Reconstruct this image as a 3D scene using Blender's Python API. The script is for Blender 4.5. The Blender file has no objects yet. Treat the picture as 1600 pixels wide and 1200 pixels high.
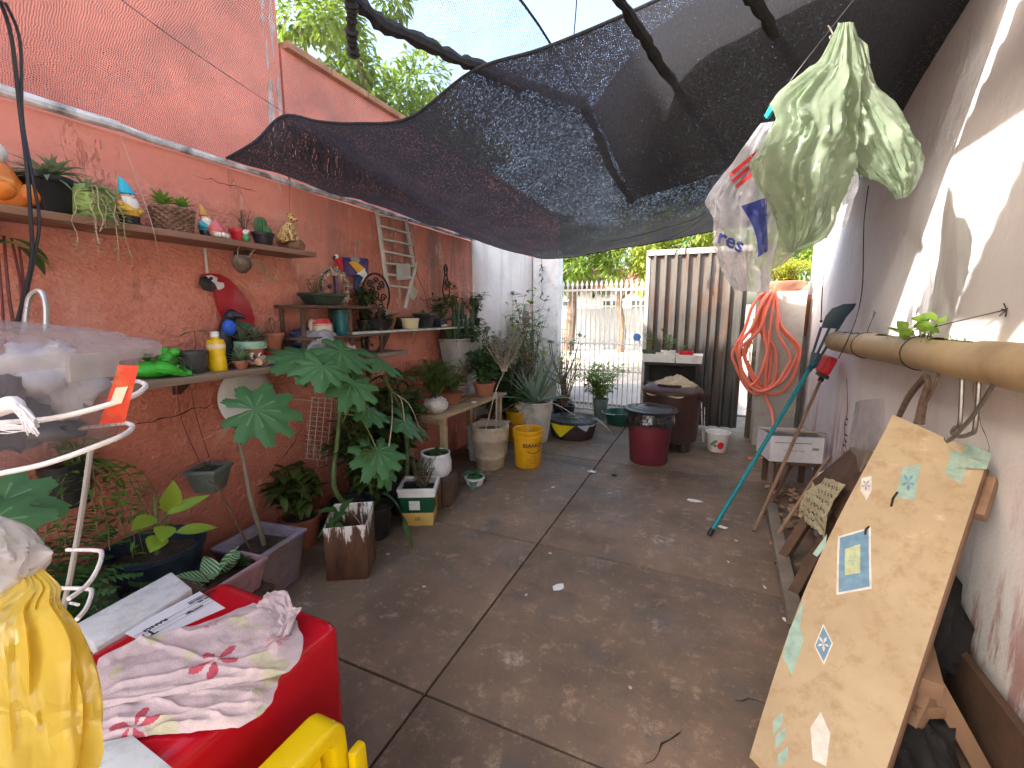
import bpy, bmesh, math, random
from mathutils import Vector, Matrix, noise
R_ = math.radians
random.seed(7)
sc = bpy.context.scene
col = sc.collection

# ------------------------------------------------------------------ camera
FPX, HH = 690.0, 1.5
PIT = math.atan(110 / FPX)
PSI = math.atan(310 / FPX * math.cos(PIT))
cd = bpy.data.cameras.new('camera')
cd.sensor_width = 36.0
cd.lens = FPX / 1600 * 36.0
cd.clip_start = 0.02
cd.clip_end = 400
cam = bpy.data.objects.new('camera', cd)
cam.location = (0, 0, HH)
cam.rotation_euler = (math.pi / 2 - PIT, 0, PSI)
col.objects.link(cam)
sc.camera = cam

# ------------------------------------------------------------------ world, sun, exposure
SUN = Vector((0.60, 0.55, -0.60)).normalized()          # direction the light travels
elev = math.asin(-SUN.z)
azim = math.atan2(-SUN.x, -SUN.y)                       # compass angle of the sun from +Y towards +X
w = bpy.data.worlds.new('World')
sc.world = w
w.use_nodes = True
nt = w.node_tree
sky = nt.nodes.new('ShaderNodeTexSky')
sky.sky_type = 'NISHITA'
sky.sun_disc = False
sky.sun_elevation = elev
sky.sun_rotation = azim
sky.air_density = 1.2
sky.dust_density = 5.0
sky.ozone_density = 1.0
bg = nt.nodes['Background']
nt.links.new(sky.outputs[0], bg.inputs[0])
bg.inputs[1].default_value = 0.15
sd = bpy.data.lights.new('sun', 'SUN')
sd.energy = 3.4
sd.angle = R_(1.2)
sd.color = (1.0, 0.95, 0.87)
so = bpy.data.objects.new('sun', sd)
so.rotation_euler = SUN.to_track_quat('-Z', 'Y').to_euler()
so.location = (-8, -8, 12)
col.objects.link(so)
vs = sc.view_settings
vs.view_transform = 'Standard'
vs.look = 'None'
vs.gamma = 1
vs.use_curve_mapping = False
vs.exposure = 2.35
sc.cycles.transparent_max_bounces = 16
sc.cycles.max_bounces = 8
sc.cycles.diffuse_bounces = 5

# ------------------------------------------------------------------ helpers: placing
_F = Vector((-math.sin(PSI) * math.cos(PIT), math.cos(PSI) * math.cos(PIT), -math.sin(PIT)))
_R = Vector((math.cos(PSI), math.sin(PSI), 0))
_U = _R.cross(_F)
CAM = Vector((0, 0, HH))
def ray(px, py): return _F + _R * ((px - 800) / FPX) + _U * ((600 - py) / FPX)
def _pl(px, py, ax, v):
    d = ray(px, py); return CAM + d * ((v - CAM[ax]) / d[ax])
def gx(px, py, v): return _pl(px, py, 0, v)
def gy(px, py, v): return _pl(px, py, 1, v)
def gz(px, py, v=0.0): return _pl(px, py, 2, v)
def mpp(p): return (Vector(p) - CAM).dot(_F) / FPX      # metres per photo pixel at a point

# ------------------------------------------------------------------ helpers: materials
MATS = {}
def rgb(c): return (c[0], c[1], c[2], 1.0)
class NT:
    def __init__(s, name):
        s.m = bpy.data.materials.new(name); s.m.use_nodes = True
        s.t = s.m.node_tree; s.b = s.t.nodes['Principled BSDF']; s.o = s.t.nodes['Material Output']
        s.tc = s.t.nodes.new('ShaderNodeTexCoord')
    def n(s, typ, **kw):
        x = s.t.nodes.new(typ)
        for k, v in kw.items(): setattr(x, k, v)
        return x
    def l(s, a, b): s.t.links.new(a, b)
    def coord(s, scale=(1, 1, 1), src='Object'):
        mp = s.n('ShaderNodeMapping'); mp.inputs['Scale'].default_value = scale
        s.l(s.tc.outputs[src], mp.inputs[0]); return mp.outputs[0]
    def noise(s, scale, detail=4, rough=.55, vec=None, dist=0):
        x = s.n('ShaderNodeTexNoise'); x.inputs['Scale'].default_value = scale
        x.inputs['Detail'].default_value = detail; x.inputs['Roughness'].default_value = rough
        x.inputs['Distortion'].default_value = dist
        s.l(vec if vec else s.tc.outputs['Object'], x.inputs['Vector']); return x.outputs[0]
    def ramp(s, fac, a, b, ca=0.0, cb=1.0):
        x = s.n('ShaderNodeMapRange'); x.inputs[1].default_value = a; x.inputs[2].default_value = b
        x.inputs[3].default_value = ca; x.inputs[4].default_value = cb
        s.l(fac, x.inputs[0]); return x.outputs[0]
    def mix(s, fac, a, b):
        x = s.n('ShaderNodeMix', data_type='RGBA')
        if isinstance(fac, float): x.inputs[0].default_value = fac
        else: s.l(fac, x.inputs[0])
        for i, v in ((6, a), (7, b)):
            if isinstance(v, tuple): x.inputs[i].default_value = rgb(v)
            else: s.l(v, x.inputs[i])
        return x.outputs[2]
    def math(s, op, a, b=0.0):
        x = s.n('ShaderNodeMath', operation=op)
        for i, v in ((0, a), (1, b)):
            if isinstance(v, (int, float)): x.inputs[i].default_value = v
            else: s.l(v, x.inputs[i])
        return x.outputs[0]
    def xyz(s, src='Object'):
        x = s.n('ShaderNodeSeparateXYZ'); s.l(s.tc.outputs[src], x.inputs[0]); return x.outputs
    def bump(s, h, strength=.3, dist=.01):
        x = s.n('ShaderNodeBump'); x.inputs['Strength'].default_value = strength
        x.inputs['Distance'].default_value = dist
        s.l(h, x.inputs['Height']); s.l(x.outputs[0], s.b.inputs['Normal']); return x
    def base(s, c):
        if isinstance(c, tuple): s.b.inputs['Base Color'].default_value = rgb(c)
        else: s.l(c, s.b.inputs['Base Color'])
    def set(s, **kw):
        for k, v in kw.items(): s.b.inputs[k.replace('_', ' ')].default_value = v

def M(name, c=None, rough=.6, var=.18, scale=9.0, bump=.12, bs=70.0, metal=0.0, dirt=0.0, dc=(.08, .06, .045), trans=0.0, alpha=1.0, spec=.4, sub=0.0, ds=5.0):
    if name in MATS: return MATS[name]
    s = NT(name)
    lo = tuple(x * (1 - var) for x in c); hi = tuple(min(1, x * (1 + var)) for x in c)
    f = s.ramp(s.noise(scale), .3, .7)
    cc = s.mix(f, lo, hi)
    if dirt > 0:
        d = s.ramp(s.noise(ds, 6, .65), .62 - dirt * .3, .75 - dirt * .15)
        cc = s.mix(s.math('MULTIPLY', d, min(1.0, .35 + dirt)), cc, dc)
    s.base(cc)
    rr = s.ramp(s.noise(scale * 2.3), .3, .7, max(.02, rough - .1), min(1, rough + .1))
    s.l(rr, s.b.inputs['Roughness'])
    s.set(Metallic=metal, Alpha=alpha)
    s.b.inputs['Specular IOR Level'].default_value = spec
    if trans: s.b.inputs['Transmission Weight'].default_value = trans
    if sub:
        s.b.inputs['Subsurface Weight'].default_value = sub; s.b.inputs['Subsurface Radius'].default_value = (.01, .01, .01)
    if bump: s.bump(s.noise(bs, 3), bump, .004)
    MATS[name] = s.m
    return s.m
def leafmat(name, c=None, var=.3, rough=.45, tr=.35):
    if name in MATS: return MATS[name]
    s = NT(name)
    oi = s.n('ShaderNodeObjectInfo')
    g = s.n('ShaderNodeNewGeometry')
    lo = tuple(x * (1 - var) for x in c); hi = (min(1, c[0] * (1 + var * 1.3)), min(1, c[1] * (1 + var)), c[2] * (1 + var * .6))
    f = s.math('ADD', s.math('MULTIPLY', s.noise(14), .5), s.math('MULTIPLY', g.outputs['Random Per Island'], .5))
    cc = s.mix(s.ramp(f, .2, .8), lo, hi)
    s.base(cc); s.set(Roughness=rough)
    s.b.inputs['Specular IOR Level'].default_value = .35
    t = s.n('ShaderNodeBsdfTranslucent')
    s.l(s.mix(.5, cc, (min(1, c[0] * 2.2), min(1, c[1] * 1.8), c[2])), t.inputs[0])
    mx = s.n('ShaderNodeMixShader'); mx.inputs[0].default_value = tr
    s.l(s.b.outputs[0], mx.inputs[1]); s.l(t.outputs[0], mx.inputs[2]); s.l(mx.outputs[0], s.o.inputs[0])
    s.bump(s.noise(45, 2), .15, .004)
    MATS[name] = s.m
    return s.m
def filmmat(name, c=None, alpha=.75, tr=.5, rough=.22, bs=26, bump=.55):
    """thin plastic bag film: partly see-through, lets light through, glossy creases"""
    if name in MATS: return MATS[name]
    s = NT(name)
    v = s.n('ShaderNodeTexVoronoi'); v.feature = 'DISTANCE_TO_EDGE'; v.inputs['Scale'].default_value = bs * .6
    nz = s.n('ShaderNodeTexNoise'); nz.inputs['Scale'].default_value = bs * .5
    s.l(s.tc.outputs['Object'], nz.inputs['Vector'])
    mv = s.n('ShaderNodeMix', data_type='VECTOR'); mv.inputs[0].default_value = .12
    s.l(s.tc.outputs['Object'], mv.inputs[4]); s.l(nz.outputs[1], mv.inputs[5])
    s.l(mv.outputs[1], v.inputs['Vector'])
    h = s.math('ADD', s.math('MULTIPLY', s.ramp(v.outputs[0], 0, .10), .6), s.math('MULTIPLY', s.noise(bs * .5, 3, .5), 1.2))
    s.base(s.mix(s.ramp(s.noise(6), .35, .7), tuple(x * .85 for x in c), c)); s.set(Roughness=rough)
    s.b.inputs['Specular IOR Level'].default_value = .9
    s.b.inputs['Coat Weight'].default_value = .6; s.b.inputs['Coat Roughness'].default_value = .08
    bp = s.bump(h, bump, .012)
    t = s.n('ShaderNodeBsdfTranslucent'); t.inputs[0].default_value = rgb(c); s.l(bp.outputs[0], t.inputs['Normal'])
    mx = s.n('ShaderNodeMixShader'); mx.inputs[0].default_value = tr
    s.l(s.b.outputs[0], mx.inputs[1]); s.l(t.outputs[0], mx.inputs[2])
    tp = s.n('ShaderNodeBsdfTransparent'); tp.inputs[0].default_value = rgb(tuple(min(1, .5 + x * .5) for x in c))
    m2 = s.n('ShaderNodeMixShader'); s.l(s.ramp(s.noise(9), .3, .7, alpha - .12, min(1, alpha + .12)), m2.inputs[0])
    s.l(tp.outputs[0], m2.inputs[1]); s.l(mx.outputs[0], m2.inputs[2]); s.l(m2.outputs[0], s.o.inputs[0])
    MATS[name] = s.m
    return s.m

# ------------------------------------------------------------------ helpers: meshes
def rotm(rx=0, ry=0, rz=0): return (Matrix.Rotation(rz, 3, 'Z') @ Matrix.Rotation(ry, 3, 'Y') @ Matrix.Rotation(rx, 3, 'X'))
def frame(d, up=Vector((0, 0, 1))):
    d = Vector(d).normalized()
    s_ = d.cross(up)
    if s_.length < 1e-4: s_ = d.cross(Vector((0, 1, 0)))
    s_.normalize(); return d, s_, s_.cross(d).normalized()
def catmull(pts, n=6):
    pts = [Vector(p) for p in pts]; out = []
    if len(pts) < 3: return pts
    for i in range(len(pts) - 1):
        a = pts[max(0, i - 1)]; b = pts[i]; c = pts[i + 1]; d = pts[min(len(pts) - 1, i + 2)]
        for k in range(n):
            t = k / n
            out.append(.5 * ((2 * b) + (c - a) * t + (2 * a - 5 * b + 4 * c - d) * t * t + (3 * b - a - 3 * c + d) * t ** 3))
    out.append(pts[-1]); return out
class MB:
    def __init__(s): s.v = []; s.f = []; s.mi = []
    def add(s, vs, fs, mi=0):
        o = len(s.v); s.v += [Vector(x) for x in vs]
        for f in fs: s.f.append([o + i for i in f]); s.mi.append(mi)
        return s
    def box(s, c, sz, rot=None, mi=0):
        c = Vector(c); h = [x / 2 for x in sz]
        vs = [Vector((x * h[0], y * h[1], z * h[2])) for z in (-1, 1) for y in (-1, 1) for x in (-1, 1)]
        if rot is not None: vs = [rot @ v for v in vs]
        return s.add([c + v for v in vs], [(0, 2, 3, 1), (4, 5, 7, 6), (0, 1, 5, 4), (2, 6, 7, 3), (0, 4, 6, 2), (1, 3, 7, 5)], mi)
    def bar(s, a, b, wd, th, up=Vector((0, 0, 1)), mi=0):
        a = Vector(a); b = Vector(b); d, sd_, u = frame(b - a, up)
        vs = []
        for p in (a, b):
            for k, j in ((-1, -1), (1, -1), (1, 1), (-1, 1)): vs.append(p + sd_ * (k * wd / 2) + u * (j * th / 2))
        return s.add(vs, [(3, 2, 1, 0), (4, 5, 6, 7), (0, 1, 5, 4), (1, 2, 6, 5), (2, 3, 7, 6), (3, 0, 4, 7)], mi)
    def quadslab(s, a, b, c, d, th, mi=0):
        """four corners (seen from the top, counter-clockwise) and a thickness below"""
        q = [Vector(x) for x in (a, b, c, d)]; n = (q[1] - q[0]).cross(q[3] - q[0]).normalized()
        return s.add(q + [p - n * th for p in q], [(0, 1, 2, 3), (7, 6, 5, 4), (0, 4, 5, 1), (1, 5, 6, 2), (2, 6, 7, 3), (3, 7, 4, 0)], mi)
    def lathe(s, prof, seg=20, c=(0, 0, 0), rot=None, mi=0, sx=1, sy=1, wob=0):
        c = Vector(c); vs = []; fs = []; n = len(prof)
        for i in range(seg):
            a = 2 * math.pi * i / seg
            for j, (r, z) in enumerate(prof):
                k = 1 + (wob * math.sin(3 * a + z * 9 + j) if wob else 0)
                v = Vector((math.cos(a) * r * sx * k, math.sin(a) * r * sy * k, z))
                vs.append(c + (rot @ v if rot is not None else v))
        for i in range(seg):
            k = (i + 1) % seg
            for j in range(n - 1):
                if prof[j][0] < 1e-6 and prof[j + 1][0] < 1e-6: continue
                if prof[j][0] < 1e-6: fs.append((i * n + j, k * n + j + 1, i * n + j + 1))
                elif prof[j + 1][0] < 1e-6: fs.append((i * n + j, k * n + j, i * n + j + 1))
                else: fs.append((i * n + j, k * n + j, k * n + j + 1, i * n + j + 1))
        return s.add(vs, fs, mi)
    def ball(s, c, r, seg=14, rings=9, rot=None, mi=0):
        if isinstance(r, (int, float)): r = (r, r, r)
        pr = [(math.sin(math.pi * j / rings), -math.cos(math.pi * j / rings)) for j in range(rings + 1)]
        pr[0] = (0, -1); pr[-1] = (0, 1)
        b = MB(); b.lathe(pr, seg)
        vs = [Vector((v.x * r[0], v.y * r[1], v.z * r[2])) for v in b.v]
        if rot is not None: vs = [rot @ v for v in vs]
        return s.add([Vector(c) + v for v in vs], b.f, mi)
    def tube(s, pts, r=.01, seg=7, mi=0, smooth=0, closed=False):
        pts = [Vector(p) for p in pts]
        if smooth: pts = catmull(pts, smooth)
        n = len(pts); rr = r if isinstance(r, (list, tuple)) else None
        def rad(i):
            if rr is None: return r
            t = i / max(1, n - 1) * (len(rr) - 1); k = min(int(t), len(rr) - 2); return rr[k] + (rr[k + 1] - rr[k]) * (t - k)
        vs = []; prev = None
        for i, p in enumerate(pts):
            d = (pts[(i + 1) % n] - pts[i - 1]) if closed else (pts[min(n - 1, i + 1)] - pts[max(0, i - 1)])
            if d.length < 1e-9: d = Vector((0, 0, 1))
            d.normalize()
            if prev is None: _, sd_, u = frame(d)
            else:
                sd_ = prev - d * prev.dot(d)
                if sd_.length < 1e-5: _, sd_, u = frame(d)
                sd_.normalize()
            u = sd_.cross(d); prev = sd_
            for k in range(seg):
                a = 2 * math.pi * k / seg; vs.append(p + (sd_ * math.cos(a) + u * math.sin(a)) * rad(i))
        fs = []
        m = n if closed else n - 1
        for i in range(m):
            j = (i + 1) % n
            for k in range(seg): fs.append((i * seg + k, i * seg + (k + 1) % seg, j * seg + (k + 1) % seg, j * seg + k))
        if not closed: fs += [tuple(range(seg))[::-1], tuple((n - 1) * seg + k for k in range(seg))]
        return s.add(vs, fs, mi)
    def prism(s, poly, o, ex, ey, th, mi=0):
        """flat outline poly in the axes ex, ey at o, thickened along ex x ey"""
        o = Vector(o); ex = Vector(ex).normalized(); ey = Vector(ey).normalized(); n = ex.cross(ey); k = len(poly)
        vs = [o + ex * x + ey * y for x, y in poly] + [o + ex * x + ey * y + n * th for x, y in poly]
        fs = [tuple(range(k))[::-1], tuple(range(k, 2 * k))] + [(i, (i + 1) % k, k + (i + 1) % k, k + i) for i in range(k)]
        return s.add(vs, fs, mi)
    def grid(s, fn, nu, nv, mi=0, close=False):
        vs = [fn(i / nu, j / nv) for i in range(nu + 1) for j in range(nv + 1)]
        o = len(s.v); s.v += [Vector(v) for v in vs]; w_ = nv + 1
        for i in range(nu):
            for j in range(nv):
                s.f.append([o + i * w_ + j, o + (i + 1) * w_ + j, o + (i + 1) * w_ + j + 1, o + i * w_ + j + 1])
                s.mi.append(mi((i + .5) / nu, (j + .5) / nv) if callable(mi) else mi)
        return s
    def leaf(s, b, d, L, W, up=Vector((0, 0, 1)), bend=.3, n=4, fold=.25, mi=0, tip=1.0, shape=.8):
        b = Vector(b); d, sd_, u = frame(d, up); vs = []; 
        for i in range(n + 1):
            t = i / n
            c = b + d * (L * t) - u * (bend * L * t * t)
            wv = W * .5 * (math.sin(math.pi * min(1, (t * .96 + .02)) ** shape) if tip else (1 - t) ** .6)
            vs += [c - sd_ * wv + u * (fold * wv), c, c + sd_ * wv + u * (fold * wv)]
        fs = []
        for i in range(n):
            a = i * 3; fs += [(a, a + 1, a + 4, a + 3), (a + 1, a + 2, a + 5, a + 4)]
        return s.add(vs, fs, mi)
    def build(s, name, mats, parent=None, smooth=True, bevel=0, angle=38, world=False, segs=2, uv=None):
        if not isinstance(mats, (list, tuple)): mats = [mats]
        vs = s.v
        if world and parent is not None:
            mi_ = (Matrix.Translation(parent.location) @ parent.rotation_euler.to_matrix().to_4x4()).inverted()
            vs = [mi_ @ v for v in vs]
        me = bpy.data.meshes.new(name)
        me.from_pydata([tuple(v) for v in vs], [], s.f)
        for m in mats: me.materials.append(m)
        if len(mats) > 1: me.polygons.foreach_set('material_index', s.mi)
        bm = bmesh.new(); bm.from_mesh(me)
        bmesh.ops.recalc_face_normals(bm, faces=bm.faces)
        if bevel:
            es = [e for e in bm.edges if len(e.link_faces) == 2 and e.calc_face_angle(0) > R_(30)]
            bmesh.ops.bevel(bm, geom=es, offset=bevel, segments=segs, profile=.6, affect='EDGES')
        bm.to_mesh(me); bm.free()
        if uv:
            ul = me.uv_layers.new(name='UVMap')
            for lp in me.loops: ul.data[lp.index].uv = uv(me.vertices[lp.vertex_index].co)
        if smooth:
            me.polygons.foreach_set('use_smooth', [True] * len(me.polygons))
            me.set_sharp_from_angle(angle=R_(angle))
        o = bpy.data.objects.new(name, me); col.objects.link(o)
        if parent is not None: o.parent = parent
        return o
def tag(o, label=None, cat=None, group=None, kind=None):
    if label: o['label'] = label
    if cat: o['category'] = cat
    if group: o['group'] = group
    if kind: o['kind'] = kind
    return o
def thing(name, label, cat, loc=(0, 0, 0), rz=0.0, group=None):
    o = bpy.data.objects.new(name, None); col.objects.link(o)
    o.empty_display_size = .05; o.location = loc; o.rotation_euler = (0, 0, rz)
    return tag(o, label, cat, group)
def text_part(txt, size, mat, parent, fn, name='lettering', res=2, bold=0.0):
    """lettering as thin geometry; fn maps flat (x, y) of the text (centred) to local space"""
    cu = bpy.data.curves.new('txt', 'FONT'); cu.body = txt; cu.size = size; cu.align_x = 'CENTER'; cu.align_y = 'CENTER'
    cu.resolution_u = res; cu.offset = bold
    o = bpy.data.objects.new('txt', cu); col.objects.link(o)
    dg = bpy.context.evaluated_depsgraph_get()
    me = bpy.data.meshes.new_from_object(o.evaluated_get(dg))
    bpy.data.objects.remove(o); me.name = name
    for v in me.vertices: v.co = fn(v.co.x, v.co.y)
    me.materials.clear(); me.materials.append(mat)
    ob = bpy.data.objects.new(name, me); col.objects.link(ob); ob.parent = parent
    return ob
def rnd(a, b): return random.uniform(a, b)
def nz(p, s=1.0): return noise.noise(Vector(p) * s)
# ================================================================== setting
LX, RX = -2.5, 1.0
# ---- wall and floor materials
def m_redwall():
    s = NT('red_stucco')
    x, y, z = s.xyz()
    c = s.mix(s.ramp(s.noise(2.2, 6, .6), .3, .7), (.56, .185, .125), (.70, .27, .19))
    c = s.mix(s.ramp(s.noise(26, 3), .35, .75, 0, .5), c, (.74, .33, .24))
    c = s.mix(s.ramp(s.noise(4.5, 7, .75), .54, .66, 0, .6), c, (.42, .15, .11))
    c = s.mix(s.ramp(s.noise(1.6, 7, .7), .54, .68, 0, .5), c, (.76, .42, .33))
    # old smoother repainted band at the very top, sun-bleached
    c = s.mix(s.math('MULTIPLY', s.ramp(z, 2.10, 2.14), .5), c, (.60, .20, .14))
    # darker red-brown towards the bottom
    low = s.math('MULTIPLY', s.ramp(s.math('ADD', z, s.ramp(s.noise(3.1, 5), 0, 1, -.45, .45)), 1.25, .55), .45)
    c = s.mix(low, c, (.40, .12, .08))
    # dark mould running down from the top, mostly at the far half
    st = s.noise(1.0, 6, .65, s.coord((3, 5.5, .9)))
    mk = s.math('MULTIPLY', s.ramp(st, .45, .58), s.math('MULTIPLY', s.ramp(y, 1.9, 3.2), s.ramp(z, 1.25, 2.0)))
    c = s.mix(s.math('MULTIPLY', mk, .75), c, (.17, .15, .135))
    # flaked pale chips: streaks on the upper wall, spots low down
    ch = s.noise(1.0, 8, .75, s.coord((8, 11, 2.6)))
    cm = s.math('MULTIPLY', s.ramp(ch, .575, .60), s.ramp(s.noise(1.1, 2, .5, s.coord((1, 2.2, .4))), .46, .54))
    c = s.mix(s.math('MULTIPLY', cm, s.ramp(y, 1.7, 2.2)), c, (.62, .50, .43))
    sp = s.noise(11, 6, .7)
    c = s.mix(s.math('MULTIPLY', s.ramp(sp, .66, .675), s.ramp(z, .95, .7)), c, (.58, .44, .38))
    s.base(c); s.set(Roughness=.85)
    s.b.inputs['Specular IOR Level'].default_value = .25
    v = s.n('ShaderNodeTexVoronoi'); v.inputs['Scale'].default_value = 48; s.l(s.coord((1, 1, 1.5)), v.inputs['Vector'])
    h = s.math('ADD', s.math('MULTIPLY', s.noise(38, 5, .6), 1.0), s.math('MULTIPLY', v.outputs[0], .5))
    smooth_top = s.ramp(z, 2.12, 2.06, .12, 1)
    h = s.math('SUBTRACT', s.math('MULTIPLY', h, smooth_top), s.math('MULTIPLY', cm, .3))
    s.bump(h, .85, .014)
    return s.m
RED = m_redwall()
def m_whitewall(name, a, b, stain, redd):
    s = NT(name)
    x, y, z = s.xyz()
    c = s.mix(s.ramp(s.noise(1.7, 6, .6), .3, .7), a, b)
    st = s.noise(1.0, 7, .7, s.coord((4, 4.5, .8)))
    c = s.mix(s.math('MULTIPLY', s.ramp(st, .52, .68), stain), c, (.36, .33, .31))
    if redd:
        rd = s.noise(1.0, 6, .7, s.coord((5, 6, 1.0)))
        k = s.math('MULTIPLY', s.ramp(rd, .53, .60), s.ramp(z, .95, .35))
        c = s.mix(s.math('MULTIPLY', k, redd), c, (.36, .10, .09))
        pk = s.ramp(s.noise(2.6, 5), .55, .7)
        c = s.mix(s.math('MULTIPLY', pk, .25), c, (.60, .42, .40))
    s.base(c); s.set(Roughness=.8)
    s.b.inputs['Specular IOR Level'].default_value = .25
    s.bump(s.math('ADD', s.noise(14, 6, .6), s.math('MULTIPLY', s.noise(60, 3), .35)), .5, .012)
    return s.m
WHITE = m_whitewall('white_plaster', (.78, .78, .79), (.85, .85, .86), .14, .7)
WHITEOLD = m_whitewall('old_white_plaster', (.64, .52, .45), (.78, .69, .62), .5, .0)
def m_floor():
    s = NT('stained_concrete')
    x, y, z = s.xyz()
    a = s.ramp(s.noise(1.3, 7, .62), .32, .68)
    c = s.mix(a, (.105, .078, .055), (.24, .165, .11))
    c = s.mix(s.ramp(s.noise(3.2, 6, .7), .52, .66, 0, .8), c, (.115, .10, .086))
    c = s.mix(s.ramp(s.noise(9, 8, .8), .54, .64, 0, .8), c, (.33, .24, .16))
    c = s.mix(s.ramp(s.noise(34, 5, .75), .59, .68, 0, .5), c, (.36, .29, .22))
    c = s.mix(s.ramp(s.noise(2.3, 8, .8), .59, .66, 0, .7), c, (.44, .39, .33))
    c = s.mix(s.ramp(s.noise(21, 4, .6), .66, .74, 0, .4), c, (.06, .045, .038))
    s.base(c)
    s.l(s.ramp(s.noise(4.1, 5), .3, .7, .42, .72), s.b.inputs['Roughness'])
    s.b.inputs['Specular IOR Level'].default_value = .4
    s.bump(s.math('ADD', s.noise(70, 5, .7), s.math('MULTIPLY', s.noise(9, 4), 1.2)), .35, .006)
    return s.m
FLOOR = m_floor()
SOILDARK = M('dark_earth', (.035, .027, .022), .95, .3, 30, .6, 90)
CRACK = M('crack_dark', (.03, .022, .018), .95, .2)
WHITEP = M('white_paint', (.72, .70, .66), .5, .1, 12, .1, 80, dirt=.25, dc=(.38, .33, .27))
CONC = M('grey_concrete', (.40, .38, .35), .9, .2, 5, .5, 60, dirt=.35, dc=(.22, .19, .16))

# ---- ground outside
g = MB(); g.grid(lambda u, v: (-90 + 180 * u, -60 + 220 * v, -.09 + (.0 if v < .31 else 0)), 12, 12)
tag(g.build('ground', M('dry_ground', (.30, .23, .17), .95, .25, .8, .3, 20)), kind='structure')
g = MB(); g.box((0, 10.9, -.0825), (160, 7.4, .011))
tag(g.build('road', M('worn_road', (.36, .31, .26), .9, .2, 1.5, .4, 40, dirt=.3, dc=(.28, .22, .17)), smooth=False), kind='structure')
g = MB(); g.box((0, 16.6, -.03), (160, 4.0, .12)); g.box((0, 14.56, -.028), (160, .12, .13))
tag(g.build('pavement', M('pale_pavement', (.42, .37, .31), .9, .2, 2, .3, 30), bevel=.015), kind='structure')

# ---- yard floor: a bed with the cast slabs lying on it
g = MB(); g.box((-.75, 2.75, -.065), (4.1, 9.5, .05))
fl = tag(g.build('floor', SOILDARK, smooth=False), kind='structure')
ysp = [-2.0, 1.272, 2.548, 4.375, 7.15]
xsp = [-2.62, -.945, 1.06]
for i in range(4):
    for j in range(2):
        x0, x1 = xsp[j] + .0045, xsp[j + 1] - .0045; y0, y1 = ysp[i] + .005, ysp[i + 1] - .005
        b = MB(); b.box(((x0 + x1) / 2, (y0 + y1) / 2, -.02), (x1 - x0, y1 - y0, .04 + .0015 * ((i + j) % 2)))
        b.build('slab', FLOOR, fl, bevel=.006)
def crack_strip(name, pts, wd, parent, nrm=Vector((0, 0, 1)), off=.0015, seed=0):
    random.seed(seed); P = []
    pts = [Vector(p) for p in pts]
    for a, b_ in zip(pts[:-1], pts[1:]):
        k = max(2, int((b_ - a).length / .03))
        for i in range(k):
            d, sd_, u = frame(b_ - a, nrm); P.append(a.lerp(b_, i / k) + sd_ * rnd(-.010, .010))
    P.append(pts[-1]); m = MB(); vs = []
    for i, p in enumerate(P):
        d, sd_, u = frame(P[min(i + 1, len(P) - 1)] - P[max(0, i - 1)], nrm); w_ = wd * rnd(.3, 1.2) * (.2 if i in (0, len(P) - 1) else 1)
        vs += [p + nrm * off - sd_ * w_, p + nrm * (off + .0006), p + nrm * off + sd_ * w_]
    fs = []
    for i in range(len(P) - 1): fs += [(3 * i, 3 * i + 1, 3 * i + 4, 3 * i + 3), (3 * i + 1, 3 * i + 2, 3 * i + 5, 3 * i + 4)]
    m.add(vs, fs); return m.build(name, CRACK, parent, smooth=False)
crack_strip('crack', [gz(1010, 1198), gz(1035, 1165), gz(1060, 1148), gz(1065, 1140)], .0035, fl, seed=1, off=.003)
crack_strip('crack', [gz(1145, 1092), gz(1170, 1095), gz(1195, 1101)], .003, fl, seed=2, off=.003)
crack_strip('crack', [gz(945, 735), gz(880, 722), gz(850, 716)], .003, fl, seed=4, off=.003)
random.seed(11)

# ---- left boundary wall (red, far end white)
lw = thing('boundary_wall', 'long red stucco boundary wall with peeling paint, its far end painted white', 'wall', (LX, 2.4, 0))
m = MB(); m.box((LX - .08, 1.25, 1.15), (.16, 6.5, 2.30)); m.build('red_section', RED, None, bevel=.008)
o = bpy.data.objects['red_section']; o.parent = lw; o.matrix_parent_inverse = Matrix.Translation(lw.location).inverted()
m = MB(); m.box((LX - .07, 5.46, 1.165), (.17, 1.92, 2.33)); o = m.build('white_section', WHITEOLD, None, bevel=.008)
o.parent = lw; o.matrix_parent_inverse = Matrix.Translation(lw.location).inverted()
for k, pp in enumerate([[(205, 662), (250, 655), (300, 640), (350, 628)], [(415, 750), (440, 715), (462, 690), (470, 670)], [(440, 848), (470, 828), (498, 812)], [(300, 270), (340, 285), (400, 300)]]):
    P = [gx(a, b_, LX) for a, b_ in pp]
    o = crack_strip('crack', P, .0035 if k < 3 else .002, None, Vector((1, 0, 0)), .001, seed=20 + k)
    o.parent = lw; o.matrix_parent_inverse = Matrix.Translation(lw.location).inverted()
m = MB(); m.box((-2.27, 6.45, 1.2), (.40, .22, 2.4)); 
tag(m.build('gate_post', WHITEP, bevel=.01), 'white square masonry post at the hinge side of the railing gate', 'post')

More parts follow.
